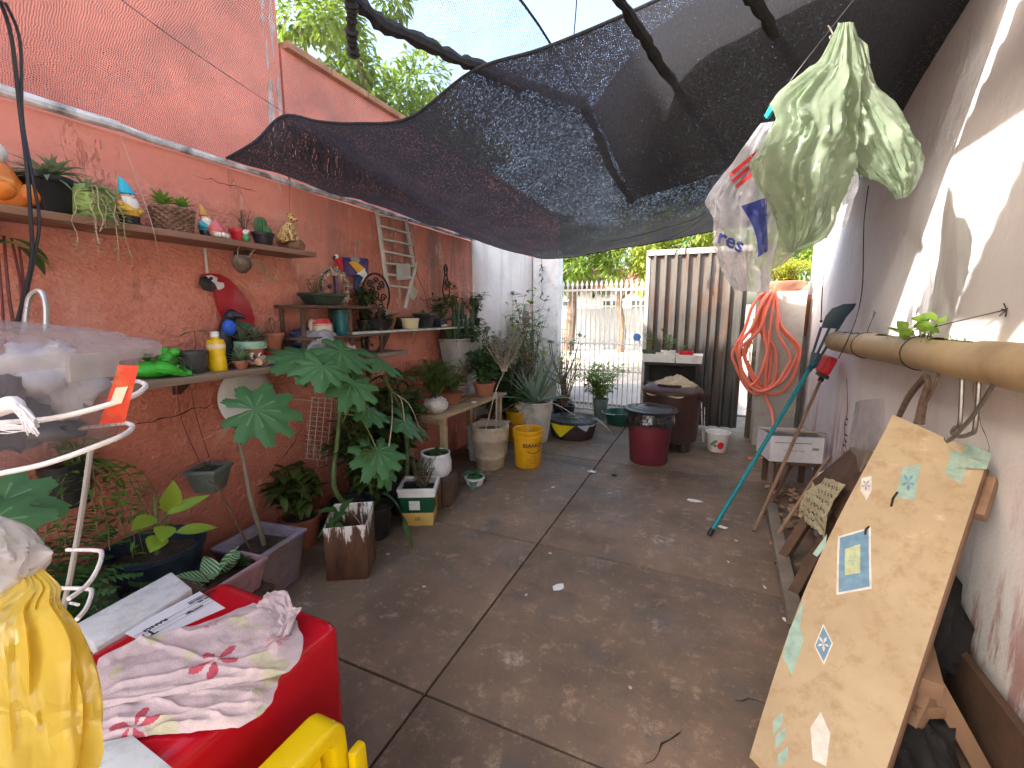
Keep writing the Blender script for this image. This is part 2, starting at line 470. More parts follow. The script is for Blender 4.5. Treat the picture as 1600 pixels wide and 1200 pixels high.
# ---- neighbour's building behind the wall
NB = M('neighbour_red', (.66, .23, .16), .85, .2, 2.0, .5, 30, dirt=.35, dc=(.36, .17, .13), ds=1.6)
nb = thing('neighbour_building', 'tall red neighbouring building rising behind the boundary wall', 'building', (-3.2, 2.4, 0))
m = MB(); m.box((-4.4, -.76, 2.62), (3.0, 6.48, 5.24)); m.build('wall', NB, nb, world=True)
m = MB(); m.box((-3.0, 5.7, 1.68), (.2, 6.4, 3.36)); m.build('low_wall', NB, nb, world=True)
for k in range(15):
    m = MB(); m.box((-3.0, 2.72 + k * .41, 3.385), (.3, .40, .05)); m.build('coping_tile', M('coping', (.42, .20, .10), .85, .3, 6, .3, 40), nb, world=True, bevel=.01)
m = MB(); s0 = random.getstate(); random.seed(5)
vs = []
for k in range(26):
    z0 = 2.6 + rnd(0, 1.2); y0 = 2.40 + rnd(-.05, .05); w_ = rnd(.008, .03); h_ = rnd(.06, .3)
    m.prism([(0, 0), (w_ * .6, h_ * .1), (w_, h_ * .4), (w_ * .8, h_), (w_ * .3, h_ * .9), (-w_ * .3, h_ * .5)], (-2.899, y0, z0), (0, 1, 0), (0, 0, 1), .0015 + .0001 * k)
m.build('lime_run', M('lime', (.50, .38, .34), .9, .25), nb, world=True, smooth=False)
random.setstate(s0)

# ---- house wall on the right
hw = thing('house_wall', 'white plastered house wall with red stains at its foot and a sloping top', 'wall', (RX, 2.4, 0))
m = MB()
prof = [(-1.6, 0), (6.0, 0), (6.0, 2.62), (5.2, 2.78), (4.14, 3.09), (3.85, 3.17), (3.58, 3.29), (2.6, 3.62), (-1.6, 4.9)]
m.prism(prof, (RX, 0, 0), (0, 1, 0), (0, 0, 1), .18)
m.build('wall', WHITE, hw, world=True, bevel=.012)
for k, pp in enumerate([[(1338, 640), (1325, 690), (1330, 720)], [(1540, 520), (1520, 610), (1545, 700), (1535, 760)]]):
    P = [gx(a, b_, RX) for a, b_ in pp]
    crack_strip('crack', P, .002, None, Vector((-1, 0, 0)), .001, seed=40 + k)
    o = bpy.context.scene.collection.objects[-1]; o.parent = hw; o.matrix_parent_inverse = Matrix.Translation(hw.location).inverted()

# ---- concrete pillar beside the door
pl = thing('concrete_pillar', 'short bare concrete pillar carrying flower pots and the coiled hose', 'pillar', (.73, 5.83, 0))
m = MB(); m.box((.73, 5.83, .87), (.40, .40, 1.74)); m.build('shaft', CONC, pl, world=True, bevel=.012)
m = MB(); m.box((.98, 5.98, .62), (.10, .24, 1.24)); m.build('side_pier', CONC, pl, world=True, bevel=.01)

# ---- street wall and roofs across the street
GREYW = m_whitewall('street_wall_grey', (.40, .43, .46), (.50, .52, .55), .3, 0)
PALEW = m_whitewall('street_wall_pale', (.66, .67, .68), (.76, .76, .76), .3, 0)
sw = thing('street_wall', 'low pale grey wall across the street behind the railing gate', 'wall', (-4, 18.9, 0))
m = MB(); m.box((-9.5, 19.0, .86), (14, .2, 1.74)); m.build('grey_section', GREYW, sw, world=True, bevel=.02)
m = MB(); m.box((3.6, 18.98, .88), (12, .2, 1.78)); m.build('pale_section', PALEW, sw, world=True, bevel=.02)
m = MB(); m.box((-3, 19.0, 1.80), (27, .32, .07)); m.build('coping', M('coping_white', (.68, .67, .65), .8), sw, world=True, bevel=.01)
fh = thing('far_house', 'pale house with a low tiled roof behind the street wall', 'house', (-5.5, 24, 0))
m = MB(); m.box((-5.5, 25, 1.4), (7, 4, 2.8)); m.build('wall', PALEW, fh, world=True)
m = MB(); m.add([(-9.4, 22.6, 2.7), (-1.6, 22.6, 2.7), (-1.6, 25, 3.9), (-9.4, 25, 3.9), (-9.4, 27.4, 2.7), (-1.6, 27.4, 2.7)], [(0, 1, 2, 3), (3, 2, 5, 4), (0, 3, 4), (1, 5, 2), (0, 4, 5, 1)])
m.build('roof', M('clay_roof', (.42, .19, .10), .85, .3, 3, .5, 14), fh, world=True, smooth=False)
for wx in (-7.2, -4.6, -3.2):
    m = MB(); m.box((wx, 22.97, 1.7), (.9, .08, .9)); f = m.build('window', M('window_dark', (.06, .07, .08), .2, .1), fh, world=True)
    m = MB()
    m.bar((wx, 22.92, 1.25), (wx, 22.92, 2.15), .05, .03); m.bar((wx - .45, 22.92, 2.17), (wx + .45, 22.92, 2.17), .05, .06); m.bar((wx - .5, 22.92, 1.23), (wx + .5, 22.92, 1.23), .1, .06)
    o = m.build('frame', WHITEP, f)
    o.matrix_parent_inverse = Matrix.Translation(Vector(fh.location)).inverted()

# ---- trees
LEAFG = leafmat('tree_leaf', (.115, .20, .035), .4, .5, .45)
LEAFD = leafmat('tree_leaf_dark', (.055, .12, .025), .4, .5, .35)
LEAFY = leafmat('tree_leaf_light', (.20, .27, .05), .35, .5, .5)
BARK = M('bark', (.16, .105, .07), .95, .35, 9, .8, 40)
def tree(label, base, h, clumps, n, ls, mat, trunk=.14, seed=1, group=None):
    random.seed(seed)
    t = thing('street_tree', label, 'tree', base, 0, group); base = Vector(base)
    m = MB(); top = Vector((rnd(-.2, .2), rnd(-.2, .2), h))
    m.tube([(0, 0, -.1), (.08, .02, h * .35), tuple(top * .7), tuple(top)], [trunk * 1.25, trunk, trunk * .85, trunk * .55], 9, smooth=4)
    for (cx, cy, cz, r) in clumps:
        e = Vector((cx, cy, cz)); m.tube([top * .8, top.lerp(e, .4) + Vector((0, 0, .1)), e], [trunk * .5, trunk * .3, trunk * .1], 6, smooth=3)
    m.build('trunk', BARK, t)
    m = MB()
    tot = sum(c[3] ** 2 for c in clumps)
    for (cx, cy, cz, r) in clumps:
        sub = [(Vector((rnd(-1, 1), rnd(-1, 1), rnd(-.8, .8))) * r * .75, r * rnd(.22, .42)) for _ in range(14)]
        for k in range(int(n * r * r / tot)):
            so_, sr = random.choice(sub)
            d = Vector((random.gauss(0, 1), random.gauss(0, 1), random.gauss(0, 1))); d.normalize()
            p = Vector((cx, cy, cz)) + so_ + d * sr * rnd(.55, 1.05)
            m.leaf(p, d + Vector((rnd(-.6, .6), rnd(-.6, .6), rnd(-.9, .2))), ls * rnd(.7, 1.3), ls * rnd(.35, .55), bend=.2, n=2)
    m.build('crown', mat, t, smooth=False)
    return t
tree('leafy street tree with a thick forked trunk seen over the left of the gate', (-5.2, 17.3, 0), 2.6, [(-1.6, 0, 3.6, 1.5), (.2, .2, 4.0, 1.6), (1.9, 0, 3.5, 1.4), (-.6, -.6, 2.9, .9)], 7000, .2, LEAFG, .22, 2)
tree('bright green street tree seen over the right of the gate', (-3.1, 17.2, 0), 2.5, [(.6, 0, 3.4, 1.3), (2.0, .3, 3.9, 1.5), (3.4, .4, 3.6, 1.4), (1.4, -.5, 2.75, .8)], 7000, .2, LEAFY, .13, 3)
tree('dark tree behind the corrugated door and the street wall', (.9, 21, 0), 3, [(-2, 0, 4.3, 2.0), (.5, 0, 4.6, 2.1), (3, 0, 4.2, 2.0), (-4, 1, 4.4, 2)], 8000, .26, LEAFG, .2, 4)
tree('tall tree far behind the street wall at the left', (-9.5, 23, 0), 3, [(-2, 0, 4.5, 2.2), (.5, 0, 5.3, 2.4), (3, 0, 4.6, 2.2)], 6000, .3, LEAFD, .2, 5)
tree('tree standing behind the concrete pillar and its flower pots', (2.6, 11.5, 0), 2.0, [(-.4, 0, 2.7, .95), (.5, .3, 3.2, 1.2), (-.9, .5, 3.4, 1.0)], 5000, .13, LEAFG, .12, 6)
tree('tree rising behind the low neighbouring wall, seen through the shade net', (-6.4, 8.2, 0), 4.0, [(-1.2, -1.6, 5.4, 1.3), (-.3, -.5, 5.2, 1.2), (.6, .3, 4.9, 1.1), (-.6, .9, 6.0, 1.4), (.9, 1.4, 5.0, .9), (.2, -1.4, 6.6, 1.2)], 11000, .17, LEAFG, .16, 7)
random.seed(21)

# ---- railing gate
GATE = M('gate_white', (.74, .72, .68), .55, .1, 14, .1, 80, dirt=.2, dc=(.45, .36, .28))
gt = thing('railing_gate', 'white iron railing gate with spear points and scroll bands', 'gate', (-1.45, 6.5, 0))
bars = [-2.04 + i * .0715 for i in range(18)]
bm_ = MB(); bm_.bar((0, 0, .06), (0, 0, 1.88), .014, .014, Vector((0, 1, 0))); proto = bm_.build('bar', GATE, gt); proto.location = (bars[0] + 1.45, 0, 0)
sm_ = MB(); sm_.lathe([(0, 1.87), (.016, 1.875), (.010, 1.89), (.024, 1.915), (.017, 1.94), (0, 1.985)], 8, sy=.6); sp0 = sm_.build('spear_point', GATE, gt); sp0.location = proto.location
for x in bars[1:]:
    for q in (proto, sp0):
        c = q.copy(); col.objects.link(c); c.parent = gt; c.location = (x + 1.45, 0, 0)
for z, hh in ((.06, .035), (1.84, .03), (.66, .02), (1.06, .02)):
    m = MB(); m.box((-1.43, 6.5, z), (1.26, .024, hh)); m.build('rail', GATE, gt, world=True)
sc_ = MB()
sc_.tube([Vector((math.cos(a) * r, 0, math.sin(a) * r)) for a, r in [(k * .45, .036 - k * .0012) for k in range(16)]], .004, 5)
s0 = sc_.build('scroll', GATE, gt); s0.location = (bars[0] + 1.45 + .036, -.006, .70)
for zz in (.70, 1.10):
    for i in range(17):
        if zz == .70 and i == 0: continue
        c = s0.copy(); col.objects.link(c); c.parent = gt; c.location = (bars[i] + 1.45 + .036, -.006, zz)
m = MB(); m.lathe([(0, -.01), (.05, -.01), (.055, 0), (.05, .01), (0, .012)], 16, (-.93, 6.47, 1.17), rotm(R_(90))); m.build('lock_plate', M('blue_enamel', (.05, .16, .45), .35, .2), gt, world=True)

# ---- corrugated door
def m_zinc():
    s = NT('rusty_zinc'); x, y, z = s.xyz()
    c = s.mix(s.ramp(s.noise(1.0, 6, .6, s.coord((9, 3, 1.4))), .3, .7), (.035, .034, .033), (.09, .086, .082))
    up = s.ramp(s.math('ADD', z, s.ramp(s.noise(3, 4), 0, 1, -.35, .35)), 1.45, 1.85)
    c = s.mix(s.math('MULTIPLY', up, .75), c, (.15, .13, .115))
    ru = s.noise(1.0, 7, .7, s.coord((11, 4, 1.6)))
    c = s.mix(s.math('MULTIPLY', s.ramp(ru, .50, .62), .8), c, (.12, .055, .03))
    ru2 = s.noise(7, 6, .7)
    c = s.mix(s.ramp(ru2, .60, .70, 0, .6), c, (.13, .055, .03))
    s.base(c); s.set(Roughness=.6, Metallic=.25); s.bump(s.noise(30, 4), .25, .006); return s.m
ZINC = m_zinc()
dr = thing('corrugated_door', 'rusty corrugated zinc door standing ajar beside the railing gate', 'door', (-.2, 6.3, 0))
def corr(x0, x1, z0, z1, y, n, slant=0.0):
    prof = []
    for i in range(n):
        u = i / n; wv = 1 / n
        prof += [(u, 0), (u + wv * .30, 0), (u + wv * .45, .05), (u + wv * .62, .05), (u + wv * .77, 0)]
    prof.append((1, 0)); m = MB(); vs = []; fs = []
    for z in (z0, z1):
        for u, d in prof: vs.append((x0 + (x1 - x0) * u + slant * (z - z0), y - d, z))
    k = len(prof)
    for i in range(k - 1): fs.append((i, i + 1, k + i + 1, k + i))
    vs2 = [(a, b + .002, c) for a, b, c in vs]
    fs += [tuple(2 * k + j for j in f)[::-1] for f in fs]
    return m.add(vs + vs2, fs)
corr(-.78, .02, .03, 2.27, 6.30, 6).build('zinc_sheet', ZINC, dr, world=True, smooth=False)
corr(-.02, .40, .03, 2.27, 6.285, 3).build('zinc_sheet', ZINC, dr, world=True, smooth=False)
WOODG = M('grey_wood', (.24, .20, .16), .9, .3, 5, .5, 60)
m = MB(); m.box((-.2, 6.285, 2.29), (1.24, .06, .07)); m.build('top_rail', M('pale_rail', (.46, .43, .39), .7, .2), dr, world=True, bevel=.004)
m = MB(); m.box((-.8, 6.31, 1.15), (.05, .04, 2.24)); m.build('side_rail', M('dull_steel', (.33, .32, .31), .6, .2), dr, world=True, bevel=.004)
m = MB(); m.box((-.2, 6.33, .35), (1.2, .03, .06)); m.build('back_rail', WOODG, dr, world=True)
m = MB(); m.box((.55, 6.33, 1.0), (.075, .07, 2.0)); tag(m.build('door_post', M('dark_steel', (.06, .055, .05), .7, .3, 6), bevel=.004), 'thin dark post between the zinc door and the concrete pillar', 'post')

# ================================================================== shade nets
def netmat(name, c, hole, pitch, contrast=.5, weave=1.0, spks=240, spka=.55):
    s = NT(name); u, v, _ = s.xyz('UV')
    k = 2 * math.pi / pitch
    nzv = s.ramp(s.noise(5, 5, .7, s.coord((1, 1, 1), 'UV')), .25, .75, -contrast, contrast)
    wob = s.ramp(s.noise(26, 3, .6, s.coord((1, 1, 1), 'UV')), .2, .8, -.5 * pitch, .5 * pitch)
    a = s.math('SINE', s.math('MULTIPLY', s.math('ADD', s.math('ADD', u, v), wob), k))
    b = s.math('SINE', s.math('MULTIPLY', s.math('SUBTRACT', u, s.math('SUBTRACT', v, wob)), k * .62))
    h = s.math('ADD', s.math('MULTIPLY', a, b), nzv)
    spk = s.noise(spks, 2, .8, s.coord((1, 1.7, 1), 'UV'))
    h = s.math('ADD', s.math('MULTIPLY', h, weave), s.ramp(spk, .25, .75, -spka, spka))
    if weave < 1: h = s.math('ADD', h, s.ramp(s.noise(42, 3, .8, s.coord((1.6, 1, 1), 'UV')), .3, .7, -.42, .42))
    t = 1 - 2 * hole
    mask = s.ramp(h, t - .10, t + .10)
    gr = s.math('ADD', s.math('MULTIPLY', s.noise(48, 3, .8, s.coord((1, 2.2, 1), 'UV')), .6), s.math('MULTIPLY', s.noise(110, 2, .7, s.coord((2, 1, 1), 'UV')), .4))
    s.base(s.mix(s.ramp(gr, .38, .62), tuple(x * .45 for x in c), tuple(x * 1.9 for x in c))); s.set(Roughness=.7); s.b.inputs['Specular IOR Level'].default_value = .3
    tl = s.n('ShaderNodeBsdfTranslucent'); tl.inputs[0].default_value = rgb(tuple(x * 1.6 for x in c))
    m1 = s.n('ShaderNodeMixShader'); m1.inputs[0].default_value = .35
    s.l(s.b.outputs[0], m1.inputs[1]); s.l(tl.outputs[0], m1.inputs[2])
    tp = s.n('ShaderNodeBsdfTransparent'); m2 = s.n('ShaderNodeMixShader'); s.l(mask, m2.inputs[0])
    s.l(m1.outputs[0], m2.inputs[1]); s.l(tp.outputs[0], m2.inputs[2]); s.l(m2.outputs[0], s.o.inputs[0])
    return s.m
NETD = netmat('shade_net_dense', (.04, .04, .046), .10, .012, .34, .6, 150, .95)
NETL = netmat('shade_net_loose', (.07, .07, .075), .74, .0125, .25)
NETROLL = M('net_roll', (.022, .022, .026), .8, .3, 30, .6, 120)
def surf(rows, fold=.012, seed=0, nu=9):
    rows = [catmull(r, nu) for r in rows]
    n = len(rows[0]); cols = [catmull([r[i] for r in rows], 9) for i in range(n)]
    k = len(cols[0])
    def fn(u, v):
        p = cols[round(u * (n - 1))][round(v * (k - 1))].copy()
        e = min(1, 6 * min(v, 1 - v) + .2)
        p.z += e * fold * (1.6 * nz((p.x * 2 + seed, p.y * 2.2, 0)) + .8 * nz((p.x * 6, p.y * 5 + seed, 3)) + .35 * nz((p.x * 17, p.y * 13, seed)))
        return p
    return fn, n - 1, k - 1
netuv = lambda co: (co.y + .3 * co.z, co.x - co.z * .4)
near = [(-2.47, 1.72, 2.335), gy(400, 220, 1.82), gy(443, 181, 1.95), gy(500, 190, 1.96), gy(560, 193, 1.97), gy(640, 184, 1.98), gy(740, 110, 2.02), gy(850, 75, 2.08), gy(1000, 12, 2.14), (.15, 2.22, 2.93), (.62, 2.3, 3.02), (1.02, 2.4, 3.1)]
far = [(-2.47, 4.50, 2.34), gy(770, 384, 4.6), gy(800, 393, 4.72), gy(828, 399, 4.8), gy(850, 404, 4.86), gy(900, 401, 4.92), gy(960, 389, 4.98), gy(1010, 382, 5.0), gy(1110, 362, 5.0), gy(1180, 352, 4.9), gy(1230, 346, 4.8), (1.0, 4.72, 2.42)]
def midrow(t, sag):
    out = []
    for i, (a, b_) in enumerate(zip(near, far)):
        p = Vector(a).lerp(Vector(b_), t); e = math.sin(math.pi * i / (len(near) - 1)); p.z -= sag * e; out.append(p)
    return out
rows = [near, midrow(.3, .05), midrow(.6, .09), midrow(.85, .06), far]
fn, a, b_ = surf(rows, .016, 1)
m = MB(); m.grid(fn, a, b_)
ln = thing('shade_net', 'dark sagging shade net slung low over the middle of the yard', 'net', (-.7, 3.3, 2.4))
m.build('netting', NETD, ln, world=True, uv=netuv)
m = MB(); m.tube([Vector(p) for p in near], .0075, 6, smooth=6); m.build('near_hem', NETROLL, ln, world=True)
m = MB(); m.tube([Vector(p) for p in far], .006, 6, smooth=6); m.build('far_hem', NETROLL, ln, world=True)
for p1, p2, z1, z2 in [((870, 311), (915, 313), 2.44, 2.44), ((1005, 338), (1045, 343), 2.40, 2.40)]: pass
# second layer on top of it, ending at the pale hem line
n2 = [gz(925, 170, 2.80), gz(1010, 60, 2.86), (.05, 2.45, 2.99), (.55, 2.5, 3.07), (1.02, 2.55, 3.15)]
f2 = [gz(988, 312, 2.46), gz(1050, 294, 2.52), gz(1120, 271, 2.62), gz(1190, 236, 2.76), (.98, 4.0, 2.88)]
r2 = [n2, [Vector(p).lerp(Vector(q), .5) + Vector((0, 0, .03)) for p, q in zip(n2, f2)], f2]
fn, a, b_ = surf(r2, .012, 5)
m = MB(); m.grid(fn, a, b_)
tag(m.build('shade_net', netmat('shade_net_second', (.05, .048, .042), .12, .012, .3, .6, 150, .95), uv=netuv), 'second layer of dark shade net lying over the sagging one, right of the rolled seam', 'net')
# loose upper net over the near left
un = [[(-2.50, -.9, 2.36), (-2.50, .3, 2.35), (-2.50, 1.2, 2.345), (-2.49, 2.0, 2.36), (-2.55, 3.1, 2.55)],
      [(-2.0, -.9, 2.52), (-2.0, .3, 2.50), (-2.0, 1.2, 2.50), (-2.0, 2.0, 2.56), (-2.05, 3.2, 2.72)],
      [(-1.4, -.9, 2.62), (-1.4, .3, 2.60), (-1.4, 1.2, 2.62), (-1.4, 2.1, 2.70), (-1.45, 3.25, 2.82)],
      [(-.86, -.9, 2.74), (-.86, .3, 2.72), (-.84, 1.2, 2.73), (-.80, 2.1, 2.80), (-.85, 3.2, 2.86)]]
fn, a, b_ = surf([[Vector(p) for p in r] for r in un], .02, 9)
m = MB(); m.grid(fn, a, b_)
up = thing('shade_net', 'loose see-through shade net stretched from the red wall over the near left', 'net', (-1.7, 1.2, 2.5))
m.build('netting', NETL, up, world=True, uv=netuv)
m = MB(); m.tube([Vector(p) for p in un[3]], .006, 6, smooth=6); m.build('hem', NETROLL, up, world=True)
# rolled net seams and poles carrying the nets
def roll(label, pts, r, seed, cat='net roll', name='net_roll', mat=None):
    P = catmull(pts, 10); random.seed(seed); m = MB()
    P = [p + Vector((nz((p.y * 7, seed, 0)), nz((p.y * 7, 5, seed)), nz((p.y * 9, 2, seed)))) * r * .5 for p in P]
    m.tube(P, [r * rnd(.65, 1.25) for _ in range(len(P))], 8)
    return tag(m.build(name, mat or NETROLL), label, cat)
roll('long rolled net seam sagging from the top edge of the loose net', [gz(530, -30, 2.66), gz(590, 30, 2.66), gz(680, 76, 2.66), gz(760, 110, 2.665), gz(850, 142, 2.66), gz(915, 162, 2.64)], .028, 3)
roll('rolled net seam running down to the pale hem of the dark net', [gz(905, 158, 2.66), gz(925, 190, 2.64), gz(945, 240, 2.58), gz(965, 282, 2.50), gz(988, 313, 2.43)], .026, 4)
roll('short clump of loose net hanging down below the long seam', [gz(546, -20, 2.66), gz(550, 15, 2.62), gz(549, 50, 2.58), gz(552, 85, 2.54)], .022, 5)
roll('dark pole under the dark net, nearest to the rolled seam', [gz(955, -25, 2.70), gz(1015, 75, 2.70), gz(1060, 145, 2.76), gz(1085, 185, 3.0)], .024, 6, 'pole', 'net_pole', M('old_pole', (.012, .011, .011), .9, .3, 10))
roll('dark pole under the dark net, nearest to the white house wall', [gz(1165, -20, 2.80), gz(1215, 60, 2.84), gz(1255, 125, 2.88), gz(1275, 160, 3.1)], .03, 7, 'pole', 'net_pole', M('old_pole'))
# navy tarpaulin in the corner by the house wall
tp = [[(.50, 2.2, 3.16), (.53, 3.0, 3.14), (.58, 3.8, 3.08), (.72, 4.5, 2.98)], [(.82, 2.2, 3.50), (.82, 3.0, 3.40), (.84, 3.8, 3.24), (.90, 4.5, 3.04)], [(1.10, 2.2, 3.86), (1.10, 3.0, 3.60), (1.10, 3.8, 3.34), (1.10, 4.5, 3.10)]]
fn, a, b_ = surf([[Vector(p) for p in r] for r in tp], .02, 13)
m = MB(); m.grid(fn, a, b_)
tag(m.build('tarpaulin', M('navy_tarp', (.006, .008, .016), .6, .4, 5, .2, 40)), 'dark navy tarpaulin tucked between the net and the top of the house wall', 'tarpaulin')
# white tube along the top of the red wall
m = MB(); random.seed(8); P = []
for i in range(46):
    y = -.6 + i * .115; P.append(Vector((-2.485 + .006 * nz((y * 3, 0, 0)), y, 2.318 + .008 * nz((y * 2.4, 4, 1)) + (.012 if y < 1.25 else 0))))
m.tube(P[:17], .022, 9); tw = thing('wall_top_tube', 'dirty white plastic tube laid along the top of the red wall', 'tube', (-2.48, 2, 2.31))
TUBEW = M('dirty_white_plastic', (.66, .66, .66), .55, .15, 9, .2, 60, dirt=.7, dc=(.14, .13, .125), ds=7)
m.build('near_length', TUBEW, tw, world=True)
m = MB(); m.tube(P[16:], [.017, .02, .014, .019, .017, .02, .015, .018, .013, .019, .012], 9); m.build('far_length', TUBEW, tw, world=True)
random.seed(31)
# ================================================================== shared builders
SOIL = M('potting_soil', (.06, .042, .03), .95, .4, 40, .8, 120)
BLACKP = M('black_plastic', (.018, .018, .02), .45, .3, 8, .1, 60, dirt=.3, dc=(.07, .06, .05))
TERRA = M('terracotta', (.36, .13, .07), .85, .25, 7, .3, 60, dirt=.3, dc=(.25, .16, .11))
WOODD = M('dark_wood', (.095, .055, .035), .75, .35, 6, .5, 50)
def m_wood(name, a, b_, sc=(2, 30, 30), rough=.75, dirt=.4):
    if name in MATS: return MATS[name]
    s = NT(name)
    f = s.noise(1.0, 6, .65, s.coord(sc), dist=.6)
    c = s.mix(s.ramp(f, .3, .7), a, b_)
    c = s.mix(s.ramp(s.noise(5, 6, .7), .55, .75, 0, dirt), c, tuple(x * .35 for x in a))
    s.base(c); s.set(Roughness=rough); s.bump(f, .35, .004); MATS[name] = s.m; return s.m
PLANK = m_wood('shelf_plank', (.20, .10, .06), (.32, .17, .11), (30, 2, 30))
PLANKL = m_wood('bench_plank', (.30, .20, .11), (.44, .31, .18), (30, 2, 30))
G_DARK = leafmat('leaf_dark', (.035, .085, .03), .4, .35, .3)
G_MID = leafmat('leaf_mid', (.06, .15, .045), .35, .42, .35)
G_FRESH = leafmat('leaf_fresh', (.13, .26, .045), .35, .45, .45)
G_GREY = leafmat('leaf_grey', (.17, .23, .15), .3, .55, .3)
G_SILV = leafmat('leaf_silver', (.30, .34, .29), .25, .6, .3)
G_YEL = leafmat('leaf_yellowgreen', (.36, .45, .06), .3, .45, .45)
STEMG = M('stem_green', (.14, .17, .06), .7, .3, 10)
STEMB = M('stem_brown', (.16, .10, .065), .85, .3, 12)
def hollow(rb, rt, h, th=.008, lip=.006, liph=.015, soil=.8):
    """profile of an open pot: outside, lip, inside down to just under the soil"""
    ri = lambda z: rb + (rt - rb) * z / h - th
    return [(0, 0), (rb * .96, 0), (rb, .004), (rt, h - liph), (rt + lip, h - liph), (rt + lip, h), (rt - th, h), (ri(h * soil * .97), h * soil * .97), (0, h * soil * .97)]
def soilprof(rb, rt, h, soil, th=.008):
    r = rb + (rt - rb) * soil - th + .001
    return [(0, h * soil + .006), (r * .5, h * soil + .004), (r, h * soil)]
def roundpot(t, rb, rt, h, mat, soil=.82, seg=24, name='pot', lip=.006, liph=.015, soilm=None):
    m = MB(); m.lathe(hollow(rb, rt, h, min(.012, rt * .12), lip, liph, soil), seg); p = m.build(name, mat, t)
    m = MB(); m.lathe(soilprof(rb, rt, h, soil, min(.012, rt * .12)), seg, wob=0); m.build('soil', soilm or SOIL, t)
    return p
def sqpot(t, wb, wt, db, dt, h, mat, soil=.85, lip=.008, th=.01, bev=.012, name='pot'):
    """rectangular pot: bottom wb x db, top wt x dt"""
    def ring(w_, d_, z): return [(-w_ / 2, -d_ / 2, z), (w_ / 2, -d_ / 2, z), (w_ / 2, d_ / 2, z), (-w_ / 2, d_ / 2, z)]
    lv = [ring(wb, db, 0), ring(wt, dt, h - .02), ring(wt + 2 * lip, dt + 2 * lip, h - .019), ring(wt + 2 * lip, dt + 2 * lip, h), ring(wt - 2 * th, dt - 2 * th, h), ring(wb + (wt - wb) * soil - 2 * th, db + (dt - db) * soil - 2 * th, h * soil - .01)]
    vs = [v for r in lv for v in r]; fs = [(3, 2, 1, 0)]
    for i in range(len(lv) - 1):
        for k in range(4): fs.append((i * 4 + k, i * 4 + (k + 1) % 4, i * 4 + 4 + (k + 1) % 4, i * 4 + 4 + k))
    n = (len(lv) - 1) * 4; fs.append((n, n + 1, n + 2, n + 3))
    m = MB(); m.add(vs, fs); p = m.build(name, mat, t, bevel=min(bev, th * .45))
    ws, ds = wb + (wt - wb) * soil - 2 * th - .002, db + (dt - db) * soil - 2 * th - .002
    m = MB(); m.grid(lambda u, v: ((u - .5) * ws, (v - .5) * ds, h * soil + .012 * nz((u * 5, v * 5, wb * 30))), 8, 8); m.build('soil', SOIL, t)
    return p
def rosette(m, c, n, L, W, tilt=(.2, 1.2), bend=.25, ns=3, fold=.3):
    for k in range(n):
        a = k * 2.399 + rnd(-.2, .2); e = tilt[0] + (tilt[1] - tilt[0]) * (k + .5) / n
        d = Vector((math.cos(a) * math.cos(e), math.sin(a) * math.cos(e), math.sin(e)))
        m.leaf(Vector(c) + d * .004, d, L * rnd(.8, 1.15), W * rnd(.85, 1.1), bend=bend, n=ns, fold=fold)
def bush(m, st, c, n, h, spread, L, W, kids=7, bend=.3, lean=Vector((0, 0, 0))):
    """upright stems carrying leaves"""
    c = Vector(c)
    for k in range(n):
        a = rnd(0, 6.28); e = rnd(.1, 1) * spread
        tip = c + Vector((math.cos(a) * e, math.sin(a) * e, h * rnd(.6, 1.1))) + lean
        mid = c.lerp(tip, .5) + Vector((rnd(-.1, .1), rnd(-.1, .1), rnd(0, .15))) * h
        P = catmull([c + Vector((rnd(-.1, .1) * spread, rnd(-.1, .1) * spread, 0)), mid, tip], 5)
        if st is not None: st.tube(P, [.0035 * (1 + h), .0015], 4)
        for j in range(kids):
            t = rnd(.25, 1); p = P[min(len(P) - 1, int(t * len(P)))]
            b2 = rnd(0, 6.28); d = Vector((math.cos(b2), math.sin(b2), rnd(-.1, .7)))
            m.leaf(p, d, L * rnd(.6, 1.2), W * rnd(.7, 1.2), bend=rnd(0, bend * 2), n=3)
def trail(m, st, c, n, drop, out, L, W, every=.02, dirs=(0, 6.28)):
    for k in range(n):
        a = rnd(*dirs); d = Vector((math.cos(a), math.sin(a), 0)); p = Vector(c); P = [p.copy()]
        dr_ = drop * rnd(.5, 1.1); o_ = out * rnd(.5, 1.2)
        for i in range(1, 9):
            t = i / 8; P.append(Vector(c) + d * o_ * (1 - (1 - t) ** 2) + Vector((rnd(-.01, .01), rnd(-.01, .01), .03 * math.sin(t * 3) - dr_ * t ** 1.6)))
        P = catmull(P, 3); st.tube(P, .0016, 4)
        acc = 0
        for i in range(1, len(P)):
            acc += (P[i] - P[i - 1]).length
            if acc > every:
                acc = 0; b2 = rnd(0, 6.28); m.leaf(P[i], Vector((math.cos(b2), math.sin(b2), rnd(-.3, .6))), L * rnd(.7, 1.3), W * rnd(.7, 1.2), n=3, bend=.2)
def leaves(m, name, mat, t, stuff=True):
    o = m.build(name, mat, t, angle=180)
    if stuff: o['kind'] = 'stuff'
    return o
